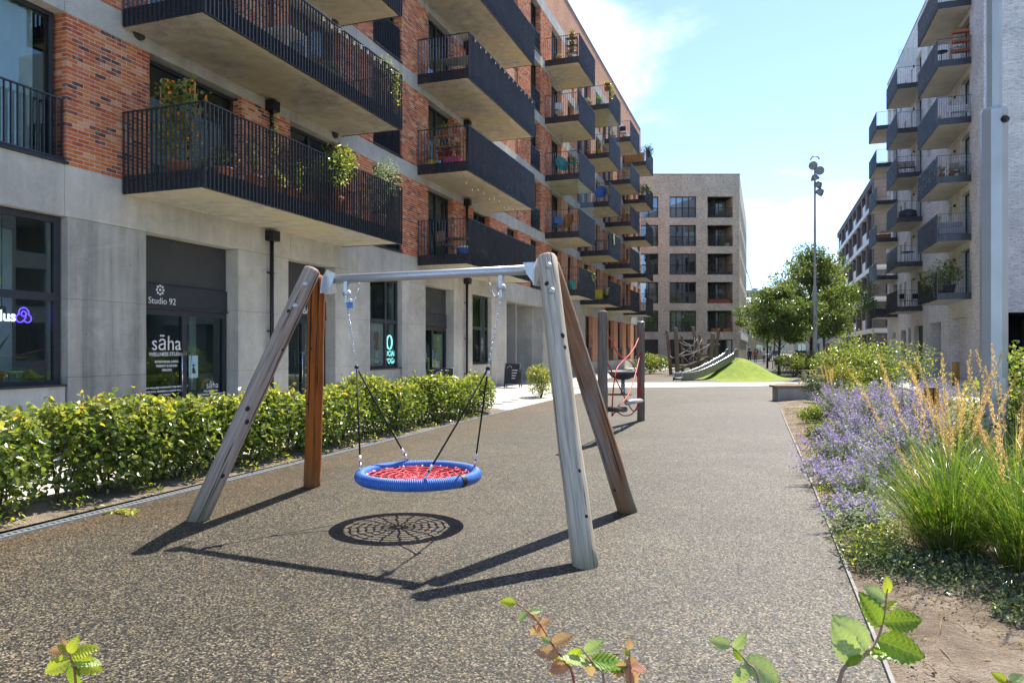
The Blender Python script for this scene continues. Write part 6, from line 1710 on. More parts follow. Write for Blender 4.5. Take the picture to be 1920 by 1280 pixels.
sprig('pale hornbeam sprig left of the tall green one',
      [(-.0, 1.13, 0), (.004, 1.221, .859), (-.009, 1.237, 1.08), (-.029, 1.251, 1.114), (-.055, 1.253, 1.137)],
      [(1, dv(-.9, .25), N1, .5, 'leaf_pale'), (.97, dv(.4, -.6), N2, .35, 'leaf_green'), (.95, dv(.5, .6), N1, .45, 'leaf_pale'), (.8, dv(.6, -.4), N2, 1.0, 'leaf_pale'), (.7, dv(-.5, -.6), N1, .6, 'leaf_pale')], .0022)
sprig('hornbeam shoot tip just showing in the bottom right corner',
      [(.37, 1.26, 0), (.373, 1.351, .859), (.373, 1.372, 1.075), (.373, 1.382, 1.085)],
      [(1, dv(-.6, .4), N1, .4, 'leaf_yellow'), (.97, dv(.7, .3), N2, .4, 'leaf_pale'), (.9, dv(.1, -1), N1, .5, 'leaf_green')], .002)
# ------------------------------------------------------------------ things on the balconies and in the windows
XB = XF + .9        # middle of a left balcony
def floor_z(k): return BZ[k] + .302
POTS = {}
def pot_me(r_, h, mat):
    key = (r_, h, mat)
    if key not in POTS:
        b = MB(); b.lathe([(r_ * .72, 0), (r_ * .98, h * .86), (r_ * 1.08, h * .86), (r_ * 1.08, h), (r_ * .92, h), (r_ * .88, h * .9)], 14); me = b.mesh('pot'); me.materials.append(M[mat]); POTS[key] = me
    return POTS[key]
def potted(label, x, y, z, r_=.16, h=.28, pm='terracotta', w=.4, ph=.5, n=260, mat='leaf_shrub', leaf=.07, flowers=None, nf=0, hang=0.0, group='potted plants on the balconies', name='potted_plant'):
    t = thing(name, label, 'potted plant', (x, y, z), 0, group)
    inst('pot', pot_me(r_, h, pm), t)
    P, D = lumpy(n, (0, 0, h + ph * .5), w / 2, w / 2, ph * .5, 6, .2, h * .8, .6)
    if hang:
        k = int(n * .6); a = np.array([hang, 0, 0]); q = NR.random((k, 1)); P2 = np.array([abs(hang) * np.sign(hang) * .55, 0, h + ph * .4]) + NR.normal(0, 1, (k, 3)) * np.array([.06, w * .35, .04]) - q * np.array([-.03 * np.sign(hang), 0, .9]); P = np.concatenate([P, P2]); D = np.concatenate([D, NR.normal(0, 1, (k, 3))])
    foliage('foliage', M[mat], P, D, leaf, t, ratio=.5)
    s_ = MB()
    for i in range(5): a = i * 1.26; s_.tube([(0, 0, h * .8), (math.cos(a) * w * .25, math.sin(a) * w * .25, h + ph * .7)], [.008, .003], 4)
    o = s_.build('stem', M['bark'], t); o['kind'] = 'stuff'
    if flowers:
        k = NR.choice(len(P), nf); L = np.full(nf * 4, .035); Pf = np.repeat(P[k] * 1.03, 4, 0)
        v, f = leaf_arrays(Pf, NR.normal(0, 1, Pf.shape), NR.normal(0, 1, Pf.shape), L, L * .8); np_mesh('flowers', v, f, NR.random(nf * 8), M[flowers], t, 'stuff')
    return t
def chair(label, x, y, z, rz, mat, round_back=False):
    t = thing('balcony_chair', label, 'chair', (x, y, z), rz, 'chairs on the balconies')
    if round_back:
        b = MB(); vs, fs = [], []
        for i in range(6):
            rr = .42 * i / 5; 
            for k in range(16):
                a = 2 * math.pi * k / 16; vs.append((rr * math.cos(a), .25 * (rr / .42) ** 2 - .1 - rr * math.sin(a) * .25, .72 + rr * math.sin(a)))
        for i in range(5):
            for k in range(16): fs.append((i * 16 + k, i * 16 + (k + 1) % 16, (i + 1) * 16 + (k + 1) % 16, (i + 1) * 16 + k))
        b.add(vs, fs, smooth=True); b.build('shell', M[mat], t)
    else:
        MB().cbox(-.22, .22, -.22, .22, .42, .45, .006).build('seat', M[mat], t)
        q = MB(); q.cbox(-.22, .22, .19, .22, .55, .9, .006); q.build('backrest', M[mat], t)
    for sx_ in (-1, 1):
        for sy_ in (-1, 1): MB().tube([(sx_ * .22, sy_ * .22, 0), (sx_ * .2, sy_ * .2, .45 if sy_ < 0 else .88)], .012, 6).build('leg', M['black_metal'], t)
    return t
def table(label, x, y, z, w, d, h, mat, rnd_=False, cat='table'):
    t = thing('balcony_table', label, cat, (x, y, z), 0, 'tables on the balconies')
    if rnd_: MB().lathe([(w / 2, h - .025), (w / 2, h)], 20).build('top', M[mat], t); MB().lathe([(.16, 0), (.16, .02), (.025, .03), (.025, h - .025)], 12).build('pedestal', M['black_metal'], t)
    else:
        for i in range(4): MB().cbox(-w / 2, w / 2, -d / 2 + i * d / 4 + .004, -d / 2 + (i + 1) * d / 4 - .004, h - .03, h, .004).build('slat', M[mat], t)
        for sx_ in (-1, 1):
            for sy_ in (-1, 1): MB().box(sx_ * (w / 2 - .05) - .02, sx_ * (w / 2 - .05) + .02, sy_ * (d / 2 - .05) - .02, sy_ * (d / 2 - .05) + .02, 0, h - .032).build('leg', M[mat], t)
    return t
def shelf(label, x, y, z, w, levels, hgt, mat, rz=0):
    t = thing('plant_stand', label, 'plant stand', (x, y, z), rz)
    for k in range(levels): MB().cbox(-w / 2, w / 2, -.14, .14, hgt * (k + 1) / levels - .03, hgt * (k + 1) / levels, .004).build('shelf', M[mat], t)
    for sx_ in (-1, 1):
        for sy_ in (-.12, .12): MB().box(sx_ * w / 2 - .015, sx_ * w / 2 + .015, sy_ - .015, sy_ + .015, 0, hgt).build('leg', M[mat], t)
    return t
def planter(label, x, y, z, w, d, h, mat, n, leafm='leaf_shrub', ph=.35, rz=0, flowers=None, nf=0):
    t = thing('planter_box', label, 'planter', (x, y, z), rz, 'planter boxes')
    b = MB(); b.cbox(-w / 2, w / 2, -d / 2, d / 2, 0, h, .006); b.build('box', M[mat], t)
    MB().box(-w / 2 - .012, w / 2 + .012, -d / 2 - .012, d / 2 + .012, h - .04, h + .002).build('rim', M[mat], t)
    P, D = lumpy(n, (0, 0, h + ph * .45), w * .5, d * .55, ph * .5, 7, .2, h * .9, .5); foliage('foliage', M[leafm], P, D, .06, t)
    if flowers:
        k = NR.choice(len(P), nf); Pf = np.repeat(P[k] * 1.03, 4, 0); L = np.full(nf * 4, .04)
        v, f = leaf_arrays(Pf, NR.normal(0, 1, Pf.shape), NR.normal(0, 1, Pf.shape), L, L * .8); np_mesh('flowers', v, f, NR.random(nf * 8), M[flowers], t, 'stuff')
    return t
# nearest balcony, first floor
z = floor_z(0)
t = thing('climbing_plant', 'climbing nasturtium with orange flowers on a trellis at the near end of the first-floor balcony', 'climbing plant', (XF + .95, 10.55, z))
for i in range(5): MB().box(-.4 + .2 * i - .008, -.4 + .2 * i + .008, -.01, .01, .1, 1.75).build('trellis_bar', M['wood_orange'], t)
for i in range(5): MB().box(-.42, .42, -.02, -.01, .3 + .3 * i, .316 + .3 * i).build('trellis_bar', M['wood_orange'], t)
P = np.column_stack([NR.normal(.0, .26, 520), NR.normal(-.03, .07, 520), .25 + 1.55 * NR.random(520) ** .7]); foliage('foliage', M['leaf_shrub'], P, NR.normal(0, 1, P.shape) + np.array([.5, -.6, 0]), .10, t, ratio=.9, rnd=NR.uniform(.4, .95, 520))
k = NR.choice(520, 34); Pf = np.repeat(P[k] + np.array([.05, -.06, 0]), 4, 0); L = np.full(len(Pf), .05); v, f = leaf_arrays(Pf, NR.normal(0, 1, Pf.shape), NR.normal(0, 1, Pf.shape), L, L); np_mesh('flowers', v, f, NR.random(len(Pf) * 2), M['petal_orange'], t, 'stuff')
inst('pot', pot_me(.2, .3, 'terracotta'), t)
potted('terracotta pot with trailing herbs by the climbing nasturtium', XF + 1.45, 11.2, z, .17, .3, w=.45, ph=.5)
potted('tall thin-leaved plant in a terracotta pot behind the nearest railing', XF + 1.55, 11.9, z, .16, .3, w=.35, ph=.95, n=320, leaf=.055)
potted('lime green low plant in a terracotta pot behind the nearest railing', XF + 1.55, 12.6, z, .16, .26, w=.45, ph=.3, mat='leaf_hedge')
potted('broad leafy plant in a clay pot in the middle of the nearest balcony', XF + 1.5, 13.2, z, .18, .3, w=.5, ph=.7, n=380)
potted('leafy camellia spilling over the rail of the nearest balcony', XF + 1.72, 14.55, z, .2, .4, w=1.2, ph=1.25, n=1500, leaf=.095)
potted('narrow twining plant on the rail of the nearest balcony', XF + 1.7, 12.35, z + .2, .1, .2, w=.25, ph=1.2, n=260, leaf=.05, flowers='petal_pink', nf=6)
potted('low dark foliage plant in a clay pot left of the camellia', XF + 1.4, 13.85, z, .18, .28, w=.5, ph=.6, n=380, mat='leaf_dark')
potted('small olive tree at the far end of the nearest balcony', XF + 1.5, 16.9, z, .2, .4, w=1.05, ph=1.45, n=1700, mat='leaf_silver', leaf=.06)
t = thing('wall_trellis', 'round woven willow trellis hung on the brick wall above the nearest balcony', 'trellis', (XF + .06, 14.95, z + 1.55))
for r_ in (.1, .2, .3, .38): MB().tube([(0, r_ * math.cos(a), r_ * math.sin(a)) for a in np.linspace(0, 6.28, 22)[:-1]], .012, 5, closed=True).build('hoop', M['bark'], t)
for a in np.linspace(0, math.pi, 6): MB().tube([(.015, -.4 * math.cos(a), -.4 * math.sin(a)), (.015, .4 * math.cos(a), .4 * math.sin(a))], .008, 5).build('spoke', M['bark'], t)
# second floor of the nearest column
z = floor_z(1)
potted('feathery trailing plant hanging over the far end of the second-floor balcony', XF + 1.62, 17.1, z + .7, .16, .25, w=.45, ph=.6, n=520, leaf=.045, mat='leaf_hedge', hang=.55)
table('white table on the second-floor balcony of the nearest column', XF + 1.0, 13.4, z, 1.1, .7, .74, 'white_paint')
planter('planter with orange flowers on the second-floor balcony of the nearest column', XF + 1.45, 14.6, z, .3, 1.0, .3, 'dark_pot', 300, flowers='petal_orange', nf=30, ph=.35)
def string_lights(label, y0, y1, d, z0, drop, n):
    t = thing('string_lights', label, 'string lights', (XF + d, y0, z0)); L_ = y1 - y0
    pts2 = []
    for i in range(n * 4 + 1):
        u = i / (n * 4); ph_ = (u * n / 3) % 1; pts2.append((.02, u * L_, -drop * 4 * ph_ * (1 - ph_)))
    MB().tube(pts2, .006, 4).build('cable', M['black_metal'], t)
    for i in range(n):
        p = Vector(pts2[i * 4 + 2]); b = MB(); b.lathe([(.008, 0), (.012, -.03), (.024, -.06), (.02, -.085), (.004, -.095)], 8, p); b.build('bulb', M['bulb'], t)
    return t
string_lights('string lights draped along the rail of the second-floor balcony, nearest column', 13.6, 17.4, 1.93, BZ[1] + 1.48, .07, 12)
string_lights('string lights along the rail of the third-floor balcony, second column', 22.4, 29.2, 1.94, BZ[2] + 1.48, .06, 14)
string_lights('festoon bulbs hanging under the second-floor balcony of the second column', 22.6, 29.2, 1.5, BZ[1] - .03, .28, 12)
# second column
z = floor_z(0)
table('slim slatted table on the first-floor balcony of the second column', XF + 1.0, 23.3, z, .9, .6, .74, 'timber_bench'); chair('folding chair on the first-floor balcony of the second column', XF + .75, 22.75, z, rad(160), 'timber_bench')
t = thing('storage_tub', 'blue and white tub on the first-floor balcony of the second column', 'tub', (XF + 1.5, 22.75, z)); MB().lathe([(.22, 0), (.26, .28), (.27, .3)], 16).build('tub', M['blue_paint'], t); MB().lathe([(.27, .3), (.28, .34), (.1, .37)], 16).build('lid', M['white_plastic'], t)
z = floor_z(1)
shelf('timber shelf with pots on the second-floor balcony of the second column', XF + .95, 22.75, z, 1.0, 3, 1.1, 'wood_orange')
for i, (dx, dz, pm, fl_) in enumerate(((-.35, .37, 'red_pot', None), (.0, .37, 'red_pot', 'petal_pink'), (.35, .37, 'terracotta', None), (-.2, 1.1, 'terracotta', None), (.25, 1.1, 'red_pot', None))):
    potted(['red pot on the lower shelf end nearest the wall, second column', 'red pot with pink flowers in the middle of the lower shelf, second column', 'clay pot on the lower shelf end nearest the rail, second column', 'clay pot on top of the timber shelf near the wall, second column', 'red pot on top of the timber shelf near the rail, second column'][i], XF + .95 + dx, 22.75, z + dz, .12, .2, pm, .3, .3, 120, flowers=fl_, nf=8)
t = thing('watering_can', 'yellow watering can on the second-floor balcony of the second column', 'watering can', (XF + .35, 22.55, z)); MB().lathe([(.12, 0), (.13, .02), (.11, .26), (.09, .27)], 14).build('body', M['yellow_paint'], t); MB().tube([(.1, 0, .08), (.24, 0, .3)], [.025, .015], 8).build('spout', M['yellow_paint'], t); MB().tube([(-.1, 0, .22), (-.17, 0, .2), (-.18, 0, .08), (-.12, 0, .04)], .012, 6).build('handle', M['yellow_paint'], t)
t = thing('plastic_crate', 'pink crate on the second-floor balcony of the second column', 'crate', (XF + 1.2, 22.5, z)); MB().cbox(-.3, .3, -.15, .15, 0, .24, .01).build('box', M['petal_pink'], t); MB().box(-.31, .31, -.16, .16, .21, .245).build('rim', M['petal_pink'], t)
table('grey folding table on the third-floor balcony of the second column', XF + 1.1, 23.2, floor_z(2), 1.1, .7, .74, 'grey_pot')
potted('small plant poking through the rail of the fourth-floor balcony, second column', XF + 1.75, 27.2, floor_z(3), .14, .3, w=.35, ph=.5, n=160)
# shorter balconies further along
z = floor_z(4)
shelf('metal plant stand on the top balcony of the third column', XF + 1.4, 37.7, z, .6, 3, 1.2, 'black_metal')
for i in range(3): potted(['red flowering pot at the bottom of the top-balcony plant stand', 'red flowering pot in the middle of the top-balcony plant stand', 'red flowering pot on top of the top-balcony plant stand'][i], XF + 1.4, 37.7, z + .4 * (i + 1), .13, .2, 'terracotta', .35, .25, 90, flowers='red_pot', nf=14)
potted('row-end clay pot on the top balcony of the third column', XF + .7, 37.6, z, .14, .22, w=.3, ph=.2, n=80)
chair('white chair on the fourth-floor balcony of the third column', XF + .6, 37.9, floor_z(3), rad(200), 'white_paint')
z = floor_z(2)
chair('teal garden chair on the third-floor balcony of the third column', XF + .7, 37.9, z, rad(230), 'teal_paint', True); table('round teal table on the third-floor balcony of the third column', XF + 1.45, 38.0, z, .7, .7, .72, 'teal_paint', True)
potted('small green plant on the round teal table', XF + 1.45, 38.0, z + .722, .09, .15, 'teal_paint', .25, .2, 80)
z = floor_z(1)
chair('blue chair on the second-floor balcony of the third column', XF + .6, 37.8, z, rad(200), 'blue_paint'); chair('rattan chair on the second-floor balcony of the third column', XF + 1.2, 38.0, z, rad(150), 'wood_orange', True)
z = floor_z(0)
potted('trailing plant with white flowers over the rail of the first-floor balcony, third column', XF + 1.6, 40.4, z + .3, .16, .3, w=.8, ph=.8, n=420, leaf=.08, flowers='petal_white', nf=20)
t = thing('storage_tub', 'green tub on the first-floor balcony of the third column', 'tub', (XF + 1.35, 37.75, z)); MB().lathe([(.2, 0), (.22, .5), (.23, .52)], 14).build('tub', M['teal_paint'], t); MB().lathe([(.23, .52), (.2, .56)], 14).build('lid', M['teal_paint'], t)
potted('red pot on the first-floor balcony of the third column', XF + .8, 37.7, z, .16, .26, 'red_pot', .35, .3, 120)
z = floor_z(4)
potted('terracotta pot plant on the top balcony of the fourth column', XF + .5, 45.5, z, .2, .35, w=.5, ph=.35, n=160, mat='leaf_silver'); potted('teal pot plant on the top balcony of the fourth column', XF + 1.2, 45.4, z, .18, .4, 'teal_paint', .4, .3, 120)
potted('long ivy hanging from the top balcony of the fourth column', XF + 1.7, 45.35, z + .9, .16, .25, w=.4, ph=.35, n=420, leaf=.08, hang=.5, mat='leaf_hedge')
potted('cactus-like plant in a clay pot on the fourth-floor balcony of the fourth column', XF + 1.2, 45.4, floor_z(3), .18, .3, 'yellow_paint', .4, .6, 140); potted('leafy plant on the fourth-floor balcony wall side, fourth column', XF + .4, 45.4, floor_z(3), .15, .25, w=.4, ph=.5, n=140)
chair('blue shell chair on the third-floor balcony of the fourth column', XF + 1.3, 45.6, floor_z(2), rad(180), 'blue_paint', True)
table('black table on the second-floor balcony of the fourth column', XF + 1.2, 45.6, floor_z(1), .8, .6, .72, 'black_metal')
t = thing('towel', 'yellow towel hanging over the second-floor rail of the fourth column', 'towel', (XF + 1.95, 46.3, BZ[1] + 1.53)); MB().add([(-.03, -.15, -.3), (-.03, .15, -.3), (-.03, .15, .01), (-.03, -.15, .01), (.03, .15, .01), (.03, -.15, .01), (.035, .15, -.7), (.035, -.15, -.7)], [(0, 1, 2, 3), (3, 2, 4, 5), (5, 4, 6, 7)]).build('cloth', M['yellow_paint'], t)
t = thing('storage_box', 'yellow box on the first-floor balcony of the fourth column', 'box', (XF + 1.0, 45.5, floor_z(0))); MB().cbox(-.4, .4, -.2, .2, 0, .6, .02).build('box', M['yellow_paint'], t); MB().cbox(-.42, .42, -.22, .22, .602, .66, .01).build('lid', M['yellow_paint'], t)
t = thing('beach_ball', 'blue ball on the first-floor balcony of the fourth column', 'ball', (XF + .4, 45.4, floor_z(0) + .16)); MB().lathe([(.16 * math.sin(a), -.16 * math.cos(a)) for a in np.linspace(.02, 3.12, 10)], 14).build('panel_shell', M['blue_paint'], t)
potted('bushy plant on the first-floor balcony of the fourth column', XF + 1.6, 45.5, floor_z(0), .18, .3, 'dark_pot', .5, .5, 200)
potted('leafy pot plants on the top balcony of the fifth column', XF + .6, 53, floor_z(4), .2, .3, w=.6, ph=.6, n=200); chair('black chair on the top balcony of the fifth column', XF + 1.3, 53.1, floor_z(4), rad(180), 'black_metal')
planter('terracotta trough on the second-floor balcony of the fifth column', XF + 1.1, 53.0, floor_z(1), 1.2, .35, .35, 'terracotta', 160)
potted('trailing greenery on the third-floor balcony of the fifth column', XF + 1.3, 53.0, floor_z(2), .18, .3, w=.5, ph=.5, n=160)
planter('wooden trough on the top balcony of the furthest column', XF + .9, 60.3, floor_z(4), 1.6, .4, .8, 'wood_orange', 100, ph=.2); potted('dark conifer on the top balcony of the furthest column', XF + 1.7, 61.5, floor_z(4), .25, .4, 'dark_pot', 1.0, 1.7, 500, 'leaf_dark', .12)
potted('bushy fern filling the fourth-floor balcony of the furthest column', XF + 1.4, 61, floor_z(3), .3, .5, 'dark_pot', 1.5, 1.2, 500, 'leaf_shrub', .14)
potted('red-leaved plant on the second-floor balcony of the furthest column', XF + 1.2, 60.4, floor_z(1), .2, .3, w=.5, ph=.6, n=160, flowers='petal_pink', nf=12)
# right block balconies
XR = XG - .8
def gz(k): return GB[k] + .302
potted('large green shrub filling the lowest balcony nearest the lamp post', XR - .1, 42.8, gz(0), .3, .5, 'dark_pot', 1.3, 1.5, 900, 'leaf_shrub', .12)
potted('silvery bush spilling over the lowest balcony nearest the lamp post', XR - .55, 43.0, gz(0) - .2, .3, .4, 'dark_pot', 1.3, 1.0, 900, 'leaf_silver', .09)
potted('spiky pale plant at the far end of the lowest near balcony', XR - .5, 45.6, gz(0), .25, .4, 'dark_pot', 1.0, 1.2, 420, 'leaf_hedge', .14)
t = thing('lounge_sofa', 'grey outdoor sofa on the second-floor balcony of the grey block', 'sofa', (XR, 43.0, gz(1))); MB().cbox(-.6, .6, -.35, .35, .08, .42, .05).build('seat', M['cloth_grey'], t); MB().cbox(-.6, .6, .2, .38, .42, .8, .05).build('backrest', M['cloth_grey'], t); [MB().box(sx_ * .55 - .03, sx_ * .55 + .03, sy_ * .3 - .03, sy_ * .3 + .03, 0, .08).build('leg', M['black_metal'], t) for sx_ in (-1, 1) for sy_ in (-1, 1)]
for i in range(3): potted(['clay pot at the front corner of the third-floor near balcony, grey block', 'clay pot second from the corner of the third-floor near balcony, grey block', 'leafy pot nearest the wall on the third-floor near balcony, grey block'][i], XR - .45 + .45 * i, 42.75, gz(2), .15, .25, ['terracotta', 'terracotta', 'grey_pot'][i], .35, .35, 110)
chair('wooden chair on the third-floor near balcony of the grey block', XR + .3, 43.4, gz(2), rad(160), 'timber_bench')
t = thing('balcony_bench', 'white slatted bench on the fourth-floor near balcony of the grey block', 'bench', (XR + .35, 42.9, gz(3)))
for i in range(3): MB().cbox(-.5, .5, -.2 + .13 * i, -.09 + .13 * i, .42, .45, .004).build('slat', M['white_paint'], t); MB().cbox(-.5, .5, .2, .23, .52 + .12 * i, .60 + .12 * i, .004).build('slat', M['white_paint'], t)
for sx_ in (-.45, .45): MB().box(sx_ - .03, sx_ + .03, -.2, .2, 0, .418).build('leg', M['white_paint'], t)
shelf('red-brown plant shelves on the fifth-floor near balcony of the grey block', XR + .4, 42.8, gz(4), .8, 3, 1.5, 'terracotta')
for i in range(3): planter(['herb trough on the bottom red-brown shelf', 'herb trough on the middle red-brown shelf', 'herb trough on the top red-brown shelf'][i], XR + .4, 42.8, gz(4) + .5 * (i + 1), .75, .2, .12, 'terracotta', 160, ph=.25)
table('small bistro table on the fifth-floor near balcony of the grey block', XR - .4, 43.1, gz(4), .6, .6, .72, 'black_metal', True)
t = thing('balcony_bench', 'brown slatted bench on the fifth-floor second balcony of the grey block', 'bench', (XR - .1, 54.9, gz(3)))
for i in range(4): MB().cbox(-.55, .55, -.2 + .11 * i, -.11 + .11 * i, .42, .45, .004).build('slat', M['timber_bench'], t); MB().cbox(-.55, .55, .24, .27, .5 + .11 * i, .58 + .11 * i, .004).build('slat', M['timber_bench'], t)
for sx_ in (-.5, .5): MB().box(sx_ - .03, sx_ + .03, -.2, .2, 0, .418).build('leg', M['timber_bench'], t)
t = thing('paddling_pool', 'dark folded cover heaped on the fourth-floor second balcony of the grey block', 'cover', (XR, 55, gz(2))); MB().lathe([(.5, 0), (.58, .2), (.52, .5), (.2, .62)], 14).build('cover', M['dark_pot'], t)
table('round table on the third-floor second balcony of the grey block', XR, 55, gz(1) + 3.0 - 3.0, .8, .8, .74, 'black_metal', True)
chair('black chair on the lowest second balcony of the grey block', XR - .2, 55, gz(0), rad(120), 'black_metal'); chair('black chair near the wall on the lowest second balcony of the grey block', XR + .4, 55.2, gz(0), rad(200), 'black_metal')
planter('flower trough on the fourth-floor third balcony of the grey block', XR - .2, 64.5, gz(2), 1.1, .35, .35, 'terracotta', 220, flowers='petal_orange', nf=20, ph=.4)
planter('long green trough on the lowest third balcony of the grey block', XR - .2, 64.6, gz(0), 1.2, .4, .4, 'dark_pot', 260, ph=.6)
string_lights('x', 0, 1, 0, 0, .1, 2) if False else None
t = thing('string_lights', 'white fairy lights along the second-floor near balcony rail of the grey block', 'string lights', (XG - 1.56, 42.6, GB[1] + 1.42))
for i in range(16): MB().lathe([(.012, -.02), (.019, 0), (.006, .02)], 6, (0, i * .3, -.02 - .04 * (i % 3))).build('bulb', M['white_plastic'], t)
MB().tube([(0.02, i * .3, .0) for i in range(16)], .006, 4).build('cable', M['black_metal'], t)
t = thing('string_lights', 'tangled white fairy lights on the third-floor near balcony of the grey block', 'string lights', (XG - 1.56, 42.6, GB[2] + 1.42))
pts3 = [(0.0, i * .28, -.1 - .9 * abs(math.sin(i * .9))) for i in range(17)]
for p in pts3: MB().lathe([(.012, -.02), (.019, 0), (.006, .02)], 6, p).build('bulb', M['white_plastic'], t)
MB().tube([(.02, p[1], p[2]) for p in pts3], .006, 4).build('cable', M['black_metal'], t)
# loggias of the buff block
def bpos(s_, d_, z_): return tuple(BF((s_, d_, z_)))
for i, (s_, r_) in enumerate(((2.5, 4), (1.2, 4))):
    x_, y_, z_ = bpos(s_, -.45, rows_[r_] - 2.28); planter(['orange trough on the lowest loggia of the buff block, nearer the mound', 'orange trough on the lowest loggia of the buff block, nearer the street'][i], x_, y_, z_, 1.0, .3, .36, 'wood_orange', 60, rz=rad(19.4), ph=.2)
x_, y_, z_ = bpos(2.1, -.45, rows_[2] - 2.28); planter('pink flower trough on the third loggia of the buff block', x_, y_, z_, 2.4, .35, .3, 'dark_pot', 420, rz=rad(19.4), ph=.8, flowers='petal_pink', nf=50)
x_, y_, z_ = bpos(2.1, -.45, rows_[0] - 2.28); planter('green trough on the topmost loggia of the buff block', x_, y_, z_, 2.2, .35, .3, 'dark_pot', 300, rz=rad(19.4), ph=.5)
x_, y_, z_ = bpos(1.2, -.5, rows_[1] - 2.28); potted('potted palm on the fourth loggia of the buff block', x_, y_, z_, .25, .35, 'white_plastic', .9, .7, 160, leaf=.14)
x_, y_, z_ = bpos(2.1, -.4, rows_[3] - 2.28); planter('long brown trough on the second loggia of the buff block', x_, y_, z_, 2.4, .3, .45, 'terracotta', 40, rz=rad(19.4), ph=.1)
# snake plant in the nearest shop window
t = thing('snake_plant', 'snake plant in a clay pot behind the nearest shop window', 'potted plant', (XF - .75, 8.25, 1.06)); inst('pot', pot_me(.24, .2, 'terracotta'), t)
for i in range(11):
    a = R.uniform(0, 6.28); hh = R.uniform(.5, 1.0); lx, ly = math.cos(a) * .3, math.sin(a) * .32
    vs = []
    for j in range(7):
        u = j / 6; w = .045 * (1 - u ** 2.5) + .003; vs += [(lx * u ** 1.6 - w * math.sin(a + .6), ly * u ** 1.6 + w * math.cos(a + .6), .16 + hh * u), (lx * u ** 1.6 + w * math.sin(a + .6), ly * u ** 1.6 - w * math.cos(a + .6), .16 + hh * u)]
    MB().add(vs, [(2 * j, 2 * j + 1, 2 * j + 3, 2 * j + 2) for j in range(6)], r=R.random(), smooth=True).build('leaf', M['leaf_shrub'], t)
t = thing('window_shelf', 'white display shelf inside the nearest shop window', 'shelf', (XF - .8, 7.6, 1.0)); MB().box(-.35, .35, -1.8, 1.3, .0, .05).build('board', M['white_paint'], t); [MB().box(-.3, -.25, y_ - .03, y_ + .03, -.98, 0).build('leg', M['white_paint'], t) for y_ in (-1.6, 0, 1.2)]
t = thing('small_pot', 'pale blue pot beside the snake plant in the shop window', 'pot', (XF - .62, 8.62, 1.052)); inst('pot', pot_me(.12, .22, 'poster_blue'), t)
stk = MB(LF).box(7.98, 8.08, -.20, -.196, 2.66, 2.76).build('sticker', M['yellow_paint']); stk.parent = sw1
# ------------------------------------------------------------------ people, cars and street things far up the street
def person(label, x, y, rz, top, legs, h=1.72, step=.18, arm=.15):
    t = thing('person', label, 'person', (x, y, 0), rz, 'people walking up the street'); k = h / 1.75
    me = bpy.data.meshes.new('body')
    V = [(0, 0, .95), (0, 0, 1.15), (0, .01, 1.38), (0, .0, 1.50), (0, -.01, 1.58), (0, -.02, 1.68), (.09, 0, .9), (.10, -step, .5), (.10, -step * .6, .08), (.10, -step * .6 - .14, .04), (-.09, 0, .9), (-.10, step, .5), (-.10, step * 1.4, .1), (-.10, step * 1.3 - .13, .05), (.2, 0, 1.40), (.25, arm, 1.12), (.25, arm * .5, .88), (-.2, 0, 1.40), (-.25, -arm, 1.12), (-.25, -arm * 1.6, .9)]
    E_ = [(0, 1), (1, 2), (2, 3), (3, 4), (4, 5), (0, 6), (6, 7), (7, 8), (8, 9), (0, 10), (10, 11), (11, 12), (12, 13), (2, 14), (14, 15), (15, 16), (2, 17), (17, 18), (18, 19)]
    me.from_pydata([(a * k, b * k, c * k) for a, b, c in V], E_, [])
    o = bpy.data.objects.new('body', me); link(o, t)
    md = o.modifiers.new('skin', 'SKIN'); rads_ = [.15, .14, .17, .07, .07, .1, .1, .07, .05, .045, .1, .07, .05, .045, .07, .05, .035, .07, .05, .035]
    for sv, r_ in zip(me.skin_vertices[0].data, rads_): sv.radius = (r_ * k, r_ * k * .8)
    me.skin_vertices[0].data[0].use_root = True
    sb = o.modifiers.new('smooth', 'SUBSURF'); sb.levels = 1; sb.render_levels = 1
    m_ = Mat('outfit_' + str(len(bpy.data.materials))); s3_ = m_.node('ShaderNodeSeparateXYZ'); m_.l.new(m_.obj(), s3_.inputs[0])
    zz_ = s3_.outputs[2]; c_ = m_.mix(m_.rng(zz_, .93 * k, .94 * k), legs, top); c_ = m_.mix(m_.rng(zz_, 1.46 * k, 1.48 * k), c_, (.45, .28, .2)); m_.base(c_, .85)
    me.materials.append(m_.m)
    hb_ = MB(); hb_.lathe([(.02, 1.83), (.08, 1.81), (.108, 1.73), (.108, 1.66), (.09, 1.62)], 10, (0, .02, 0), cap=False); hb_.v = [(a * k, b * k, c * k) for a, b, c in hb_.v]; hb_.build('hair', M['bark'], t)
    return t
person('person in dark clothes walking close to the buff block', -1.75, 88, rad(185), (.03, .03, .035), (.03, .03, .04))
person('person in an orange-red top walking up the street', -1.15, 90, rad(180), (.5, .12, .05), (.06, .06, .08), 1.66, -.16)
person('person in a white shirt walking beside the street bollard', -.15, 86, rad(175), (.7, .68, .7), (.12, .11, .12), 1.75, .2)
person('person in pale clothes further up the street', .6, 100, rad(180), (.6, .58, .56), (.3, .28, .26), 1.7)
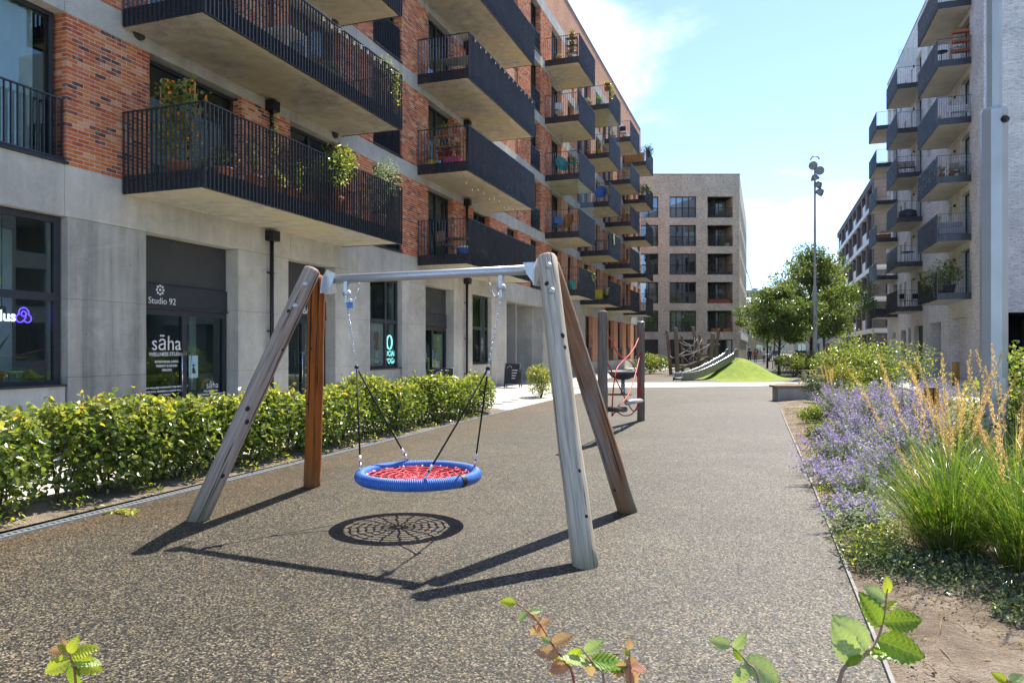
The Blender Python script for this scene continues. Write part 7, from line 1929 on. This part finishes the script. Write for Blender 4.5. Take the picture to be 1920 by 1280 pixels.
def car(label, x, y, rz, mat):
    t = thing('parked_car', label, 'car', (x, y, 0), rz, 'cars at the end of the street')
    pr = [(-2.1, .35), (-2.12, .7), (-1.9, .86), (-1.2, .95), (1.75, .98), (2.1, .82), (2.12, .35)]
    MB().extrude(pr, lambda a, b, h_: (h_, a, b), -.85, .85).build('body', M[mat], t)
    cab = [(-1.15, .95), (-.55, 1.42), (1.0, 1.46), (1.65, .98)]
    c_ = MB(); n_ = len(cab); vs = [(-.82 + (.14 if b > 1.2 else 0), a, b) for a, b in cab] + [(.82 - (.14 if b > 1.2 else 0), a, b) for a, b in cab]
    c_.add(vs, [(3, 2, 1, 0), (4, 5, 6, 7)] + [(i, (i + 1) % 4, 4 + (i + 1) % 4, 4 + i) for i in range(4)]); c_.build('cabin_glass', M['car_dark'], t)
    MB().box(-.66, .66, -.5, .95, 1.43, 1.48).build('roof', M[mat], t)
    for sx_ in (-.8, .8):
        for sy_ in (-1.3, 1.3):
            w = MB(); w.tube([(sx_ - .1, sy_, .32), (sx_ + .1, sy_, .32)], .32, 16).build('tyre', M['rubber_black'], t); w = MB(); w.tube([(sx_ - .11, sy_, .32), (sx_ + .11, sy_, .32)], .19, 12).build('rim', M['stainless'], t)
    for sx_ in (-.6, .6): MB().cbox(sx_ - .18, sx_ + .18, -2.14, -2.05, .64, .78, .01).build('headlight', M['white_plastic'], t)
    MB().box(-.26, .26, -2.135, -2.12, .45, .56).build('number_plate', M['white_paint'], t)
    return t
car('blue-grey car facing us up the street left of the tree', 1.3, 108, 0, 'car_blue'); car('silver car facing us behind the street bollard', 3.2, 114, 0, 'car_silver'); car('dark car facing us beside the tree trunk', 4.4, 104, rad(5), 'car_dark'); car('pale car furthest up the street', .6, 135, 0, 'car_silver')
t = thing('street_post', 'slim black street name post at the mouth of the road', 'post', (.15, 66, 0)); MB().lathe([(.09, 0), (.09, .9), (.06, .95), (.05, 2.1)], 10).build('post', M['black_metal'], t); MB().box(-.07, .07, -.07, .07, 1.3, 2.3).build('head', M['black_metal'], t)
t = thing('cycle_barrier', 'white and black barrier at the mouth of the road', 'barrier', (.9, 63, 0)); MB().tube([(-.35, 0, 0), (-.35, 0, 1.0), (.5, 0, 1.0), (.5, 0, 0)], .05, 8).build('hoop', M['white_paint'], t); MB().box(-.2, .35, -.02, .02, .35, .85).build('panel', M['black_metal'], t)
t = thing('litter_bin', 'dark square litter bin beyond the far bench', 'bin', (5.3, 52.2, 0)); MB().cbox(-.3, .3, -.3, .3, 0, 1.25, .02).build('body', M['zinc'], t); MB().cbox(-.33, .33, -.33, .33, 1.252, 1.33, .02).build('lid', M['dark_pot'], t)
t = thing('low_wall', 'low pale wall behind the flower bed near the grey block', 'wall', (6.6, 53, 0)); MB().cbox(-3.2, 3.2, -.2, .2, 0, .8, .02).build('wall', M['pale_concrete'], t); MB().cbox(-3.25, 3.25, -.25, .25, .802, .9, .01).build('coping', M['white_paint'], t)
